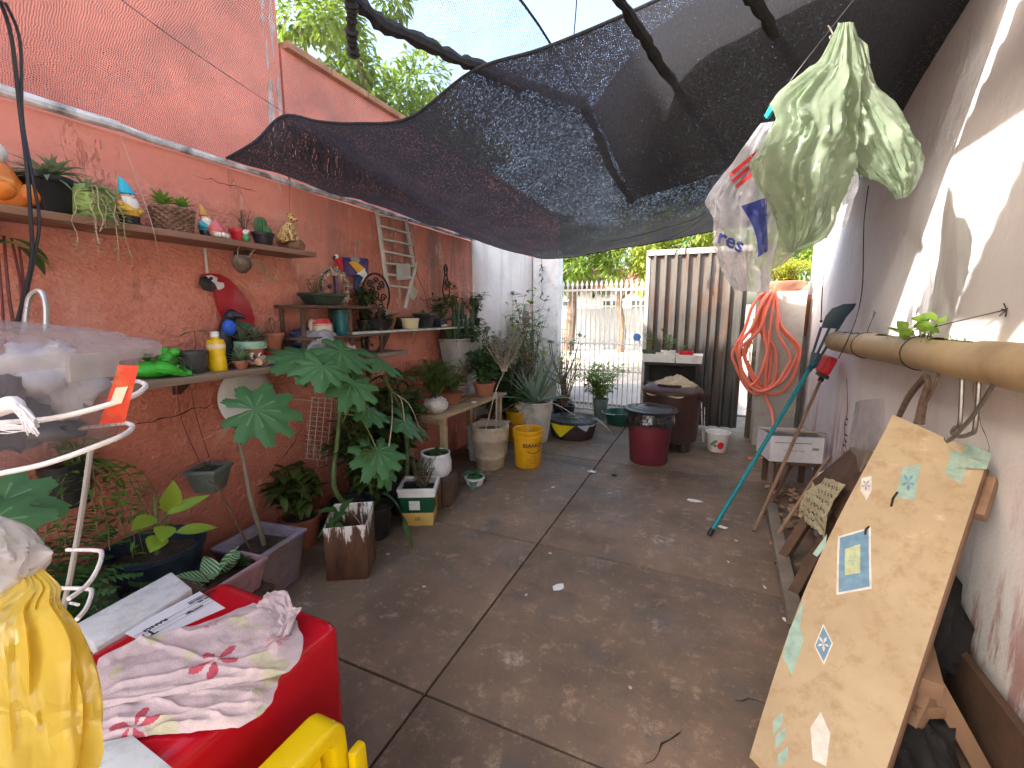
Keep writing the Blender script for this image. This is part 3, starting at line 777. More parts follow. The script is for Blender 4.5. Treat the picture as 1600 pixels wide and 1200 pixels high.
# ================================================================== upper shelf
US_Z = 1.878
t = thing('upper_shelf', 'long weathered wooden shelf board high on the red wall', 'shelf', (-2.38, .9, US_Z))
m = MB(); random.seed(3)
m.quadslab((-2.49, -.55, US_Z), (-2.275, -.55, US_Z), (-2.275, 2.115, US_Z), (-2.49, 2.10, US_Z), .03); m.build('board', PLANK, t, bevel=.005, world=True)
for y in (.05, .78, 1.75):
    m = MB(); m.prism([(0, 0), (.12, 0), (.02, -.07), (0, -.07)], (-2.492, y, US_Z - .031), (1, 0, 0), (0, 0, 1), .025); m.build('bracket', WOODD, t, bevel=.003, world=True)
def on_us(px, py, off=-2.37):
    p = gx(px, py, off); return Vector((off, p.y, US_Z + .001))
def skin(): return M('figure_skin', (.62, .36, .26), .5, .08)
def gnome(name, label, loc, h, hat, shirt, boots, rz, hair=None, cat='figurine'):
    t = thing(name, label, cat, loc, rz); s = h
    m = MB()
    for k in (-1, 1): m.ball((k * .085 * s, .04 * s, .055 * s), (.085 * s, .13 * s, .06 * s), 12, 7)
    m.lathe([(0, .05 * s), (.15 * s, .06 * s), (.165 * s, .14 * s), (.17 * s, .22 * s), (0, .24 * s)], 16); m.build('boots', boots, t)
    m = MB(); m.lathe([(.165 * s, .2 * s), (.19 * s, .24 * s), (.195 * s, .33 * s), (.16 * s, .43 * s), (.09 * s, .5 * s), (0, .52 * s)], 18)
    for k in (-1, 1): m.tube([(k * .15 * s, 0, .43 * s), (k * .22 * s, .05 * s, .34 * s), (k * .10 * s, .17 * s, .30 * s)], [.06 * s, .062 * s, .045 * s], 9, smooth=4)
    m.build('shirt', shirt, t)
    m = MB(); m.ball((0, .02 * s, .58 * s), (.125 * s, .125 * s, .13 * s), 14, 9); m.ball((0, .155 * s, .585 * s), .035 * s, 8, 6)
    for k in (-1, 1): m.ball((k * .085 * s, .17 * s, .30 * s), .042 * s, 8, 6); m.ball((k * .125 * s, .02 * s, .58 * s), (.02 * s, .03 * s, .04 * s), 8, 6)
    hd = m.build('head', skin(), t)
    m = MB()
    for k in (-1, 1): m.ball((k * .045 * s, .135 * s, .615 * s), .012 * s, 6, 5)
    m.build('eye', M('eye_dark', (.02, .015, .012), .3, .1), hd)
    m = MB()
    for i in range(9):
        a = (i - 4) * .28; m.tube([(math.sin(a) * .115 * s, math.cos(a) * .115 * s, .56 * s), (math.sin(a) * .13 * s, math.cos(a) * .15 * s, .46 * s), (math.sin(a) * .05 * s, .17 * s, (.30 + abs(a) * .06) * s)], [.035 * s, .045 * s, .012 * s], 7, smooth=3)
    m.build('beard', hair or M('beard_white', (.72, .68, .6), .6, .1), t)
    m = MB(); m.lathe([(.135 * s, .62 * s), (.15 * s, .64 * s), (.13 * s, .70 * s), (.10 * s, .79 * s), (.06 * s, .90 * s), (.03 * s, .97 * s), (0, .99 * s)], 18)
    for i, v in enumerate(m.v): v.y -= max(0, v.z / s - .62) ** 2 * s * .9
    m.build('hat', hat, t)
    return t
PAINT = lambda n, c=None: M('enamel_' + n, c, .35, .12, 14, .08, 50, dirt=.12)
# far left orange figure
p = on_us(-9, 312); t = thing('garden_figurine', 'orange figurine with a white head, cut off at the left end of the upper shelf', 'figurine', p, R_(-60))
m = MB(); m.lathe([(0, 0), (.075, 0), (.085, .03), (.08, .09), (.05, .15), (0, .16)], 18); m.ball((.05, .05, .05), (.05, .06, .04)); m.ball((-.05, .05, .05), (.05, .06, .04)); m.build('body', PAINT('orange', (.75, .22, .03)), t)
m = MB(); m.ball((0, .01, .185), .045); m.build('head', M('beard_white', (.72, .68, .6), .6, .1), t)
m = MB(); m.tube([(-.07, 0, .12), (-.085, .06, .08), (-.03, .09, .07)], [.025, .026, .018], 8, smooth=4); m.tube([(.07, 0, .12), (.085, .06, .08), (.03, .09, .07)], [.025, .026, .018], 8, smooth=4); m.build('arm', PAINT('orange2', (.70, .26, .05)), t)
# black square pot with succulent
p = on_us(72, 322); t = thing('potted_succulent', 'pale trailing succulent in a square black plastic pot on the upper shelf', 'potted plant', p, R_(20))
sqpot(t, .10, .135, .10, .135, .135, BLACKP, .88)
m = MB(); rosette(m, (.02, 0, .14), 30, .12, .02, (-.1, 1.0), .45); rosette(m, (.03, .03, .15), 20, .085, .02, (.1, 1.3), .2); leaves(m, 'foliage', G_GREY, t)
# green tin with trailing plant
p = on_us(142, 335); t = thing('potted_trailer', 'green painted tin with a thin trailing plant spilling over the upper shelf', 'potted plant', p)
m = MB(); m.lathe(hollow(.078, .083, .125, .003, .003, .006, .85), 28); m.build('tin', M('green_tin', (.24, .36, .10), .35, .5, 6, .08, 40, metal=.2, dirt=.3, dc=(.42, .46, .22)), t)
m = MB(); m.tube([Vector((math.cos(a) * .084, math.sin(a) * .084, .125)) for a in [k * math.pi / 14 for k in range(28)]], .003, 6, closed=True); m.build('rim', M('tin_rim', (.5, .5, .48), .3, .1, metal=.8), t)
m = MB(); m.lathe(soilprof(.078, .083, .125, .88), 20); m.build('soil', SOIL, t)
m = MB(); s_ = MB(); trail(m, s_, (.06, 0, .12), 9, .27, .12, .034, .02, .014, (-1.5, 1.5)); rosette(m, (0, 0, .12), 16, .07, .018)
s_.build('stem', M('pale_stem', (.5, .38, .28), .7), t); leaves(m, 'foliage', leafmat('leaf_pale', (.26, .34, .17), .3), t)
# gnomes and basket
gnome('garden_gnome', 'garden gnome with a turquoise pointed hat, white beard and yellow shirt', on_us(203, 345), .215, PAINT('turquoise', (.02, .38, .50)), PAINT('yellow', (.72, .42, .03)), PAINT('black', (.02, .02, .022)), R_(-75))
p = on_us(272, 360); t = thing('wicker_basket', 'brown wicker basket holding a green succulent on the upper shelf', 'basket', p)
m = MB()
for k in range(9):
    z = .006 + k * .0125; r = .066 + .002 * k; P = []
    for i in range(56):
        a = i * 2 * math.pi / 56; rr = r + .006 * math.sin(a * 14 + (math.pi if k % 2 else 0)); P.append(Vector((math.cos(a) * rr, math.sin(a) * rr, z)))
    m.tube(P, .0075, 6, closed=True)
m.build('weave', M('wicker', (.20, .115, .07), .8, .4, 30, .5, 90), t)
for k in range(14):
    a = (k + .5) * 2 * math.pi / 14; m = MB(); m.tube([(math.cos(a) * .064, math.sin(a) * .064, 0), (math.cos(a) * .083, math.sin(a) * .083, .118)], .005, 5); m.build('stake', M('wicker'), t)
m = MB(); m.lathe([(0, .004), (.06, .004), (.066, .10), (0, .104)], 16); m.build('soil', SOIL, t)
m = MB(); rosette(m, (-.01, -.03, .125), 34, .07, .022, (.1, 1.4), .1); rosette(m, (.03, .03, .12), 22, .055, .022, (.2, 1.3), .05); leaves(m, 'foliage', G_FRESH, t)
gnome('garden_gnome', 'smaller garden gnome with an ochre hat and turquoise shirt beside the wicker basket', on_us(322, 364), .17, PAINT('ochre', (.50, .24, .05)), PAINT('turquoise2', (.04, .36, .42)), PAINT('navy', (.02, .03, .07)), R_(-75))
p = on_us(340, 372, -2.32); t = thing('gnome_head', 'small gnome head figurine with a faded red hat lying on the upper shelf', 'figurine', p, R_(-60))
m = MB(); m.ball((0, 0, .026), (.04, .034, .027)); m.ball((0, .032, .026), .009, 8, 6); m.build('face', skin(), t)
m = MB(); m.lathe([(.042, .03), (.043, .036), (.034, .052), (.018, .075), (.005, .09), (0, .091)], 14); m.build('hat', PAINT('fadedred', (.55, .12, .12)), t)
m = MB(); [m.ball((.034 * math.cos(a), .02 + .022 * math.sin(a), .014), .012, 7, 5) for a in (-.2, .4, 1, 1.57, 2.1, 2.7, 3.3)]; m.build('beard', M('beard_white'), t)
p = on_us(374, 374); t = thing('potted_seedling', 'small bright red pot with a spiky seedling on the upper shelf', 'potted plant', p)
roundpot(t, .028, .042, .068, PAINT('red', (.55, .02, .03)), .85)
m = MB(); s_ = MB(); bush(m, s_, (.0, .03, .055), 7, .13, .05, .035, .005, 9); s_.build('stem', STEMB, t); leaves(m, 'foliage', G_DARK, t)
p = on_us(385, 377, -2.315); t = thing('mini_figurine', 'tiny green and white figurine in front of the red pot', 'figurine', p)
m = MB(); m.ball((0, 0, .022), (.02, .018, .022)); m.build('body', PAINT('green', (.06, .26, .08)), t)
m = MB(); m.ball((0, 0, .052), .015); m.ball((.012, .008, .062), .005, 6, 5); m.ball((.012, -.008, .062), .005, 6, 5); m.build('head', M('beard_white'), t)
p = on_us(412, 382); t = thing('potted_cactus', 'round ribbed cactus in a small black pot on the upper shelf', 'potted plant', p)
roundpot(t, .042, .055, .075, BLACKP, .85)
m = MB(); 
for (x, y, z, r, h) in ((-.012, 0, .065, .032, .10), (.022, .012, .065, .02, .05)):
    m.grid(lambda u, v: (x + math.cos(u * 6.2832) * r * max(0, math.sin(v * 3.14159)) ** .6 * (1 + .12 * math.cos(u * 6.2832 * 12)), y + math.sin(u * 6.2832) * r * max(0, math.sin(v * 3.14159)) ** .6 * (1 + .12 * math.cos(u * 6.2832 * 12)), z + h * (1 - math.cos(v * 3.14159)) / 2), 72, 10)
m.build('cactus', M('cactus_green', (.06, .13, .05), .7, .3, 30, .5, 200), t)
# spotted cat figurine on a log
def m_spots():
    s = NT('leopard_coat'); v = s.n('ShaderNodeTexVoronoi'); v.inputs['Scale'].default_value = 75; s.l(s.tc.outputs['Object'], v.inputs['Vector'])
    s.base(s.mix(s.ramp(v.outputs[0], .30, .42), (.035, .02, .012), (.52, .33, .12))); s.set(Roughness=.5); return s.m
p = on_us(455, 388); t = thing('leopard_figurine', 'spotted leopard figurine sitting on a brown log at the end of the upper shelf', 'figurine', p, R_(15))
m = MB(); m.tube([(-.07, 0, .025), (0, .005, .028), (.075, 0, .026)], [.03, .034, .028], 12, smooth=4); m.ball((.06, 0, .045), .02); m.build('log', M('log_brown', (.17, .085, .045), .7, .3, 20, .5, 60), t)
m = MB()
m.tube([(-.045, 0, .07), (-.03, 0, .10), (0, 0, .14), (.01, .0, .165)], [.042, .042, .034, .024], 12, smooth=5); m.ball((-.05, 0, .075), (.042, .045, .04))
m.ball((.018, 0, .19), (.027, .025, .026)); m.ball((.042, 0, .183), (.016, .014, .012), 8, 6)
for k in (-1, 1):
    m.ball((.008, k * .018, .213), (.008, .005, .011), 8, 6); m.tube([(.005, k * .02, .13), (.025, k * .022, .09), (.03, k * .022, .055)], [.016, .013, .012], 8, smooth=3); m.ball((-.02, k * .04, .062), (.035, .018, .022), 8, 6)
m.tube([(-.085, 0, .06), (-.10, .03, .05), (-.06, .06, .045), (.0, .065, .04)], [.011, .01, .009, .011], 7, smooth=4)
m.build('body', m_spots(), t)
# hanging coconut under the shelf with dry roots
c = gx(378, 412, -2.27); t = thing('coconut_planter', 'brown coconut shell planter hanging under the upper shelf on a string', 'planter', c)
m = MB(); m.grid(lambda u, v: Vector((.038 * math.sin(v * 2.5) * math.cos(u * 6.2832), .048 * math.sin(v * 2.5) * math.sin(u * 6.2832), -.05 * math.cos(v * 2.6) )) * (1 + .08 * nz((u * 8, v * 5, 2))), 20, 12); m.build('shell', M('coconut', (.13, .085, .055), .95, .4, 40, .9, 120), t)
m = MB(); m.tube([(0, -.02, .035), (-.02, .0, .075), (-.02, .02, .105)], .0015, 4); m.tube([(0, .04, .03), (-.02, .08, .07), (-.02, .11, .10)], .0015, 4); m.build('string', M('string_pale', (.5, .42, .32), .9), t)
m = MB(); random.seed(4)
for k in range(16): m.tube([(0, .03, .01), (.0, .08 + rnd(0, .06), rnd(-.02, .03)), (-.06 + rnd(0, .05), .18 + rnd(-.03, .08), rnd(-.09, -.01)), (-.1, .2 + rnd(-.12, .1), rnd(-.14, -.05))], .0009, 3, smooth=4)
m.tube([(0, .03, .02), (-.02, .10, .02), (-.05, .17, -.02), (-.06, .2, -.06)], .003, 5, smooth=4)
m.build('dry_roots', M('dry_root', (.42, .30, .22), .9), t)
m = MB(); m.tube([(-.20, -.42, .33), (-.19, -.3, .02), (-.2, -.27, -.12)], .0012, 4, smooth=6)
# thread hanging from the wall-top tube
P = [gx(188, 212, -2.45), gx(215, 285, -2.40), gx(240, 360, -2.26), gx(252, 430, -2.44)]
m = MB(); m.tube(P, .0014, 4, smooth=5); tag(m.build('string', M('string_pale')), 'thin pale string hanging from the tube past the upper shelf', 'string')
P = [gx(455, 275, -2.46), gx(452, 300, -2.44), gx(453, 335, -2.40)]
m = MB(); m.tube(P, .001, 4, smooth=3); tag(m.build('string', M('string_grey', (.12, .11, .1), .9)), 'thin dark thread hanging down to the leopard figurine', 'string')
# black cable at the left
P = [gx(0, 0, -2.2), gx(18, 60, -2.25), gx(32, 180, -2.27), gx(42, 260, -2.22), gx(48, 340, -2.2), gx(50, 400, -2.2), gx(38, 460, -2.2), gx(22, 520, -2.2)]
m = MB(); m.tube(P, .006, 7, smooth=7); m.tube([Vector(q) + Vector((.0, .012 + .01 * math.sin(i * 2), 0)) for i, q in enumerate(P)], .005, 7, smooth=7)
tag(m.build('power_cable', M('cable_black', (.015, .014, .016), .45, .2)), 'pair of black cables hanging down at the far left past the upper shelf', 'cable')
# ---- plant with red stems at far left
p = gx(8, 520, -2.35); p.z = 1.2; t = thing('red_stem_plant', 'plant with thin dark red stems and shiny leaves at the far left', 'potted plant', p)
roundpot(t, .07, .09, .13, BLACKP, .85)
s_ = MB(); m = MB()
for q, d in (((18, 372), (.4, .8, -.3)), ((6, 368), (.5, -.6, -.2)), ((30, 385), (.2, .9, -.5)), ((-4, 380), (.6, .2, .1))):
    e = gx(q[0], q[1], -2.32) - p; s_.tube([(0, rnd(-.03, .03), .1), e.lerp(Vector((0, 0, .1)), .5) + Vector((.02, rnd(-.02, .02), 0)), e], [.006, .004], 6, smooth=5)
    for j in range(2):
        q2 = MB(); q2.leaf(e, Vector(d) + Vector((rnd(-.4, .4), rnd(-.4, .4), 0)), .11, .06, bend=.4, n=6, shape=.9); q2.build('leaf', G_DARK if j else G_FRESH, t, angle=180)
s_.build('stem', M('stem_red', (.16, .04, .035), .6), t)

# ================================================================== macaw plaque
o_ = gx(350, 460, -2.49); t = thing('macaw_plaque', 'painted wooden red macaw plaque with a black beak hung on the red wall', 'wall plaque', o_)
ppm = (gx(351, 460, -2.49) - o_).y      # metres per pixel along the wall
def wpoly(pix, X=-2.49): 
    return [(gx(a, b_, X).y - o_.y, gx(a, b_, X).z - o_.z) for a, b_ in pix]
def wall_prism(t, o_, pix, th, X, name, mat, bev=.002):
    poly = [(gx(a, b_, X).y, gx(a, b_, X).z) for a, b_ in pix]
    m = MB(); m.prism(poly, (X, 0, 0), (0, 1, 0), (0, 0, 1), th); return m.build(name, mat, t, bevel=bev, world=True)
wall_prism(t, o_, [(312, 430), (322, 427), (340, 428), (356, 436), (368, 448), (380, 462), (390, 478), (396, 500), (388, 520), (375, 528), (362, 522), (350, 505), (340, 487), (336, 470), (333, 455), (318, 440)], .014, -2.488, 'body', PAINT('macaw', (.38, .012, .02)))
wall_prism(t, o_, [(312, 433), (320, 431), (334, 443), (338, 451), (332, 453), (328, 456), (318, 453), (310, 444)], .010, -2.4735, 'beak', PAINT('beak', (.02, .02, .024)))
wall_prism(t, o_, [(318, 431), (330, 430), (339, 434), (338, 440), (349, 442), (350, 449), (343, 453), (336, 451), (333, 443), (322, 437)], .006, -2.4735, 'face_patch', PAINT('face', (.72, .66, .66)))
wall_prism(t, o_, [(327, 433), (331, 432), (333, 436), (330, 438), (326, 437)], .004, -2.467, 'eye', PAINT('black'))
wall_prism(t, o_, [(352, 508), (366, 500), (392, 505), (398, 530), (380, 542), (360, 532)], .006, -2.4735, 'wing', PAINT('wing', (.03, .10, .05)))
m = MB(); m.bar(gx(320, 388, -2.487), gx(324, 428, -2.487), .004, .012, Vector((0, 1, 0))); m.build('hanger_strip', WHITEP, t, world=True)
# ================================================================== lower shelf
LS_Z = 1.205
t = thing('lower_shelf', 'long grey wooden shelf board at waist height along the red wall', 'shelf', (-2.38, 1.2, LS_Z))
SHELF2 = m_wood('shelf_grey', (.17, .11, .075), (.30, .22, .15), (30, 2, 30))
m = MB(); m.quadslab((-2.49, -.5, LS_Z), (-2.24, -.5, LS_Z), (-2.235, 2.95, LS_Z), (-2.49, 2.95, LS_Z), .035); m.build('board', SHELF2, t, bevel=.005, world=True)
for y in (.35, 1.36, 2.25):
    m = MB(); m.prism([(0, 0), (.14, 0), (.02, -.08), (0, -.08)], (-2.492, y, LS_Z - .036), (1, 0, 0), (0, 0, 1), .03); m.build('bracket', WOODD, t, bevel=.003, world=True)
def on_ls(px, py, off=-2.36):
    p = gx(px, py, off); return Vector((off, p.y, LS_Z + .001))
# frog planter
p = on_ls(252, 588, -2.35); t = thing('frog_planter', 'shiny green frog planter with a small trailing plant on the lower shelf', 'planter', p, R_(10))
m = MB()
m.ball((0, -.02, .04), (.062, .10, .042), 18, 10); m.ball((.0, .035, .075), (.045, .042, .04), 16, 9)
for k in (-1, 1): m.ball((k * .03, .055, .112), .022, 12, 8); m.tube([(k * .05, -.05, .05), (k * .085, -.02, .04), (k * .085, .04, .01), (k * .09, .07, .008)], [.028, .024, .014, .018], 9, smooth=4); m.tube([(k * .04, .03, .05), (k * .06, .065, .025), (k * .06, .085, .008)], [.016, .013, .014], 8, smooth=4)
m.build('frog', M('frog_green', (.05, .42, .035), .18, .15, 8, .03, 30), t)
m = MB()
for k in (-1, 1): m.ball((k * .03, .074, .116), .008, 8, 6)
m.build('eye', PAINT('black'), t)
m = MB(); s_ = MB(); trail(m, s_, (.05, .02, .08), 5, .16, .06, .026, .02, .02, (-1, 1.2)); rosette(m, (0, -.05, .075), 7, .08, .03, (.2, 1.1), .2); s_.build('stem', STEMG, t); leaves(m, 'foliage', G_MID, t)
# black round pot with seedling
p = on_ls(302, 580); t = thing('potted_seedling', 'grey round plastic pot with one bare seedling on the lower shelf', 'potted plant', p)
roundpot(t, .056, .066, .11, M('grey_plastic', (.06, .06, .062), .5, .2), .9)
s_ = MB(); s_.tube([(.01, .01, .09), (.012, .02, .15), (.02, .015, .21)], [.003, .002], 6, smooth=4); s_.build('stem', STEMB, t)
for d in ((.2, -.9, .05), (.3, .9, .25), (.6, .3, .1)):
    q = MB(); q.leaf((.02, .015, .205), d, .085, .02, bend=.35, n=5); q.build('leaf', G_MID, t, angle=180)
# yellow bottle
p = on_ls(341, 577, -2.33); t = thing('yellow_bottle', 'bright yellow plastic bottle with a white cap on the lower shelf', 'bottle', p, R_(10))
YB = M('yellow_plastic', (.72, .46, .01), .3, .08, 8, .05, 40)
m = MB(); m.lathe([(0, 0), (.046, 0), (.05, .006), (.05, .05), (.046, .08), (.05, .12), (.05, .145), (.044, .16), (.022, .168), (.02, .178), (0, .178)], 24, sy=.72); m.build('body', YB, t)
m = MB(); m.lathe([(0, .176), (.02, .176), (.02, .198), (.017, .203), (0, .203)], 14); m.build('cap', M('cap_white', (.75, .73, .68), .4, .05), t)
m = MB(); m.lathe([(.0505, .118), (.0508, .128), (.0505, .138)], 24, sy=.72); m.build('label_band', M('label_pale', (.72, .6, .45), .6, .2), t)
# blue toucan figurine leaning behind the bottle
p = on_ls(352, 572, -2.44); t = thing('toucan_figurine', 'dark bird figurine with a bright blue breast behind the yellow bottle', 'figurine', p, R_(-30))
m = MB(); m.tube([(0, 0, .02), (0, 0, .12), (.0, .02, .2), (.02, .04, .27)], [.035, .045, .04, .03], 12, smooth=5); m.ball((.02, .05, .285), .034); m.tube([(.03, .07, .285), (.04, .095, .28), (.045, .115, .27)], [.018, .014, .006], 9, smooth=4); m.build('body', PAINT('bird_black', (.02, .02, .028)), t)
m = MB(); m.ball((.035, .035, .22), (.026, .034, .045)); m.ball((.035, .06, .29), (.014, .016, .018)); m.build('breast', PAINT('bird_blue', (.02, .10, .55)), t)
# pot with a face
p = on_ls(394, 572, -2.37); t = thing('face_pot', 'terracotta pot with a mint rim and googly eyes holding a leafy succulent', 'potted plant', p)
roundpot(t, .048, .072, .14, TERRA, .9, lip=.001, liph=.04)
m = MB(); m.lathe([(.072, .098), (.082, .10), (.084, .138), (.078, .142), (.07, .14)], 26); m.build('rim', PAINT('mint', (.30, .48, .34)), t)
for k in (-1, 1):
    m = MB(); m.ball((.058, k * .022 - .012, .062), (.012, .016, .019), 12, 8); e = m.build('eye', M('eye_white', (.78, .76, .72), .3, .05), t)
    m = MB(); m.ball((.068, k * .022 - .010, .060), (.005, .009, .012), 10, 6); m.build('pupil', PAINT('black'), e)
m = MB()
for k in range(6): m.box((.047, (k - 2.5) * .011 - .01, .022), (.012, .009, .012))
m.build('teeth', M('eye_white'), t, bevel=.001)
m = MB(); rosette(m, (.02, .02, .15), 34, .085, .018, (.0, 1.4), .25); rosette(m, (-.02, -.03, .14), 12, .12, .03, (.4, 1.3), .2); leaves(m, 'foliage', G_GREY, t)
p = on_ls(378, 578, -2.30); t = thing('potted_succulent', 'pale grey-green rosette succulent in a tiny pot at the edge of the lower shelf', 'potted plant', p)
roundpot(t, .028, .036, .045, TERRA, .9)
m = MB(); rosette(m, (0, 0, .045), 40, .075, .02, (-.1, 1.4), .15); leaves(m, 'foliage', leafmat('leaf_mintgrey', (.20, .32, .20), .25, .5, .3), t)
p = on_ls(427, 540, -2.42); p.z = LS_Z + .08; t = thing('clay_pot', 'plain brown clay pot with dry twigs behind the face pot', 'potted plant', p)
roundpot(t, .045, .062, .10, TERRA, .85)
s_ = MB(); [s_.tube([(rnd(-.02, .02), rnd(-.02, .02), .08), (rnd(-.04, .04), rnd(-.04, .04), .14), (rnd(-.05, .05), rnd(-.06, .06), .19)], .0022, 5, smooth=3) for _ in range(6)]; s_.build('twig', STEMB, t)
p = on_ls(425, 565, -2.40); t = thing('lidded_tub', 'white tub with a red lid under the brown clay pot', 'tub', p)
m = MB(); m.lathe([(0, 0), (.056, 0), (.06, .05), (.06, .056), (0, .056)], 22); m.build('tub', M('cap_white'), t)
m = MB(); m.lathe([(.063, .05), (.066, .052), (.066, .074), (.06, .078), (0, .078)], 22); m.build('lid', PAINT('red'), t)
p = on_ls(408, 576, -2.28); t = thing('fallen_cup', 'small striped cup lying on its side near the edge of the lower shelf', 'cup', p, R_(35))
m = MB(); m.lathe([(0, 0), (.02, 0), (.03, .07), (.028, .07), (.019, .004)], 18, (0, -.03, .03), rotm(R_(-86))); m.build('cup', M('cup_clay', (.45, .28, .17), .6, .4, 40), t)
m = MB(); m.tube([Vector((math.cos(a) * .03, .04, .03 + math.sin(a) * .03)) for a in [k * .45 for k in range(14)]], .003, 6, closed=True); m.build('rim', M('cap_white'), t)
# plastic bags heap on the shelf
def crumple(t, name, c, r, mat, seed, n=(36, 20), amp=.35, flat=True):
    c = Vector(c)
    def f(u, v):
        d = Vector((math.sin(v * math.pi) * math.cos(u * 6.28318), math.sin(v * math.pi) * math.sin(u * 6.28318), -math.cos(v * math.pi)))
        k = 1 + amp * (nz(d * 1.7 + Vector((seed, 0, 0))) + .7 * abs(nz(d * 4.0 + Vector((0, seed, 0)))) + .4 * abs(nz(d * 9 + Vector((0, 0, seed)))) - .35)
        q = Vector((d.x * r[0] * k, d.y * r[1] * k, d.z * r[2] * k))
        if flat and q.z < -r[2] * .75: q.z = -r[2] * .75
        return c + q
    m = MB(); m.grid(f, *n); return m.build(name, mat, t, angle=75)
BAGW = filmmat('bag_white', (.72, .70, .72), .82, .45, .25, 40)
p = on_ls(492, 545, -2.34); p.z = LS_Z; t = thing('bag_heap', 'crumpled white and navy plastic bags heaped on the shelf behind the big leaves', 'plastic bags', p)
crumple(t, 'white_bag', (.03, .02, .085), (.09, .14, .10), BAGW, 3)
crumple(t, 'navy_bag', (-.05, -.03, .13), (.07, .10, .08), filmmat('bag_navy', (.05, .05, .14), .95, .2, .3, 40), 7)
crumple(t, 'red_cloth', (.0, .20, .055), (.05, .06, .06), M('red_cloth', (.40, .03, .04), .9, .3, 10, .4, 90), 9)
crumple(t, 'pink_cloth', (.03, .26, .045), (.05, .07, .05), M('pink_cloth', (.62, .40, .36), .9, .2, 10, .4, 90), 11)
m = MB(); m.tube([(.07, -.1, .07), (.1, -.13, .09), (.1, -.16, .06), (.07, -.14, .04)], .006, 6, smooth=4, closed=False); m.build('handle', BAGW, t)

# ================================================================== stand and second shelf further along
S2 = 1.372
t = thing('glass_shelf', 'thin glass-edged shelf on dark brackets at the far end of the red wall', 'shelf', (-2.36, 3.2, S2))
m = MB(); m.box((-2.37, 3.35, S2 - .008), (.24, 1.95, .016)); m.build('board', M('glass_edge', (.42, .46, .42), .25, .2), t, world=True, bevel=.002)
for y in (2.75, 3.85):
    m = MB(); m.bar((-2.48, y, S2 - .36), (-2.27, y, S2 - .018), .04, .03); m.bar((-2.485, y, S2 - .4), (-2.485, y, S2 - .02), .04, .02, Vector((0, 1, 0))); m.build('bracket', M('bracket_dark', (.10, .045, .035), .7, .3), t, world=True, bevel=.003)
def on_s2(px, py, off=-2.36):
    p = gx(px, py, off); return Vector((off, p.y, S2 + .001))
t = thing('plant_stand', 'dark wooden two-tier stand standing on the shelf below the toucan plaque', 'stand', (-2.38, 2.2, LS_Z))
for y in (1.98, 2.37, 2.68):
    for x in (-2.46, -2.28):
        m = MB(); m.box((x, y, LS_Z + .165), (.022, .022, .33)); m.build('post', WOODD, t, world=True, bevel=.002)
m = MB(); m.box((-2.37, 2.33, LS_Z + .14), (.24, .76, .018)); m.build('tier', WOODD, t, world=True, bevel=.003)
m = MB(); m.box((-2.37, 2.33, LS_Z + .338), (.24, .76, .018)); m.build('tier', WOODD, t, world=True, bevel=.003)
ST2 = LS_Z + .348; ST1 = LS_Z + .15
# bottom tier items
p = gx(500, 505, -2.36); p.z = ST1; t = thing('milk_pot', 'red and cream jug with a curled handle on the lower tier of the stand', 'jug', p, R_(20))
m = MB(); m.lathe([(0, 0), (.065, 0), (.078, .03), (.075, .075), (.06, .10), (.058, .10), (.07, .07), (.07, .02), (0, .01)], 20); m.build('body', M('cream_enamel', (.60, .50, .40), .35, .15), t)
m = MB(); m.lathe([(.0765, .07), (.0625, .102), (.063, .11), (.055, .11)], 20); m.build('red_band', PAINT('red'), t)
m = MB(); m.tube([(.0, -.068, .095), (0, -.11, .10), (0, -.125, .06), (0, -.095, .02), (0, -.07, .03)], .012, 8, smooth=4); m.build('handle', M('pink_enamel', (.55, .36, .30), .4, .1), t)
p = gx(533, 508, -2.36); p.z = ST1; t = thing('teal_canister', 'tall teal canister between the posts of the stand', 'canister', p)
m = MB(); m.lathe([(0, 0), (.048, 0), (.05, .005), (.05, .155), (.047, .165), (0, .165)], 22); m.build('body', PAINT('teal', (.01, .13, .14)), t)
m = MB(); m.lathe([(.053, .14), (.053, .172), (.045, .178), (0, .178)], 22); m.build('lid', PAINT('tealdark', (.008, .09, .10)), t)
# top tier: trough with wreath
p = gx(505, 478, -2.37); p.z = ST2 + .005; t = thing('plant_trough', 'shallow dark green trough with a pale seedling on top of the stand', 'potted plant', p, R_(90))
sqpot(t, .20, .27, .10, .13, .075, M('trough_green', (.035, .05, .03), .7, .3), .8)
m = MB(); s_ = MB(); bush(m, s_, (-.05, 0, .06), 9, .12, .06, .045, .014, 5); s_.build('stem', STEMB, t); leaves(m, 'foliage', G_FRESH, t)
c = gx(522, 448, -2.42); t = thing('wreath', 'small pale shell and twig wreath leaning against the red wall', 'wreath', c)
m = MB(); random.seed(6); rw = 26 * mpp(c)
for k in range(420):
    a = rnd(0, 6.283); rr = rw + rnd(-.016, .016); q = Vector((rnd(-.012, .02), math.cos(a) * rr, math.sin(a) * rr)); d = Vector((rnd(-1, 1), rnd(-1, 1), rnd(-1, 1)))
    m.leaf(q, d, .032, .016, n=2, bend=.3)
o = m.build('petal', M('shell_pale', (.56, .47, .38), .7, .45, 60), t); o['kind'] = 'stuff'
m = MB(); m.tube([Vector((0, math.cos(a) * rw, math.sin(a) * rw)) for a in [k * .3142 for k in range(20)]], .008, 6, closed=True); m.build('ring', STEMB, t)
m = MB(); m.bar((.0, .02, -.11), (.0, .015, .075), .022, .022, Vector((0, 1, 0))); m.ball((.0, -.04, 0), .015); m.build('bow', PAINT('violet', (.05, .035, .09)), t)
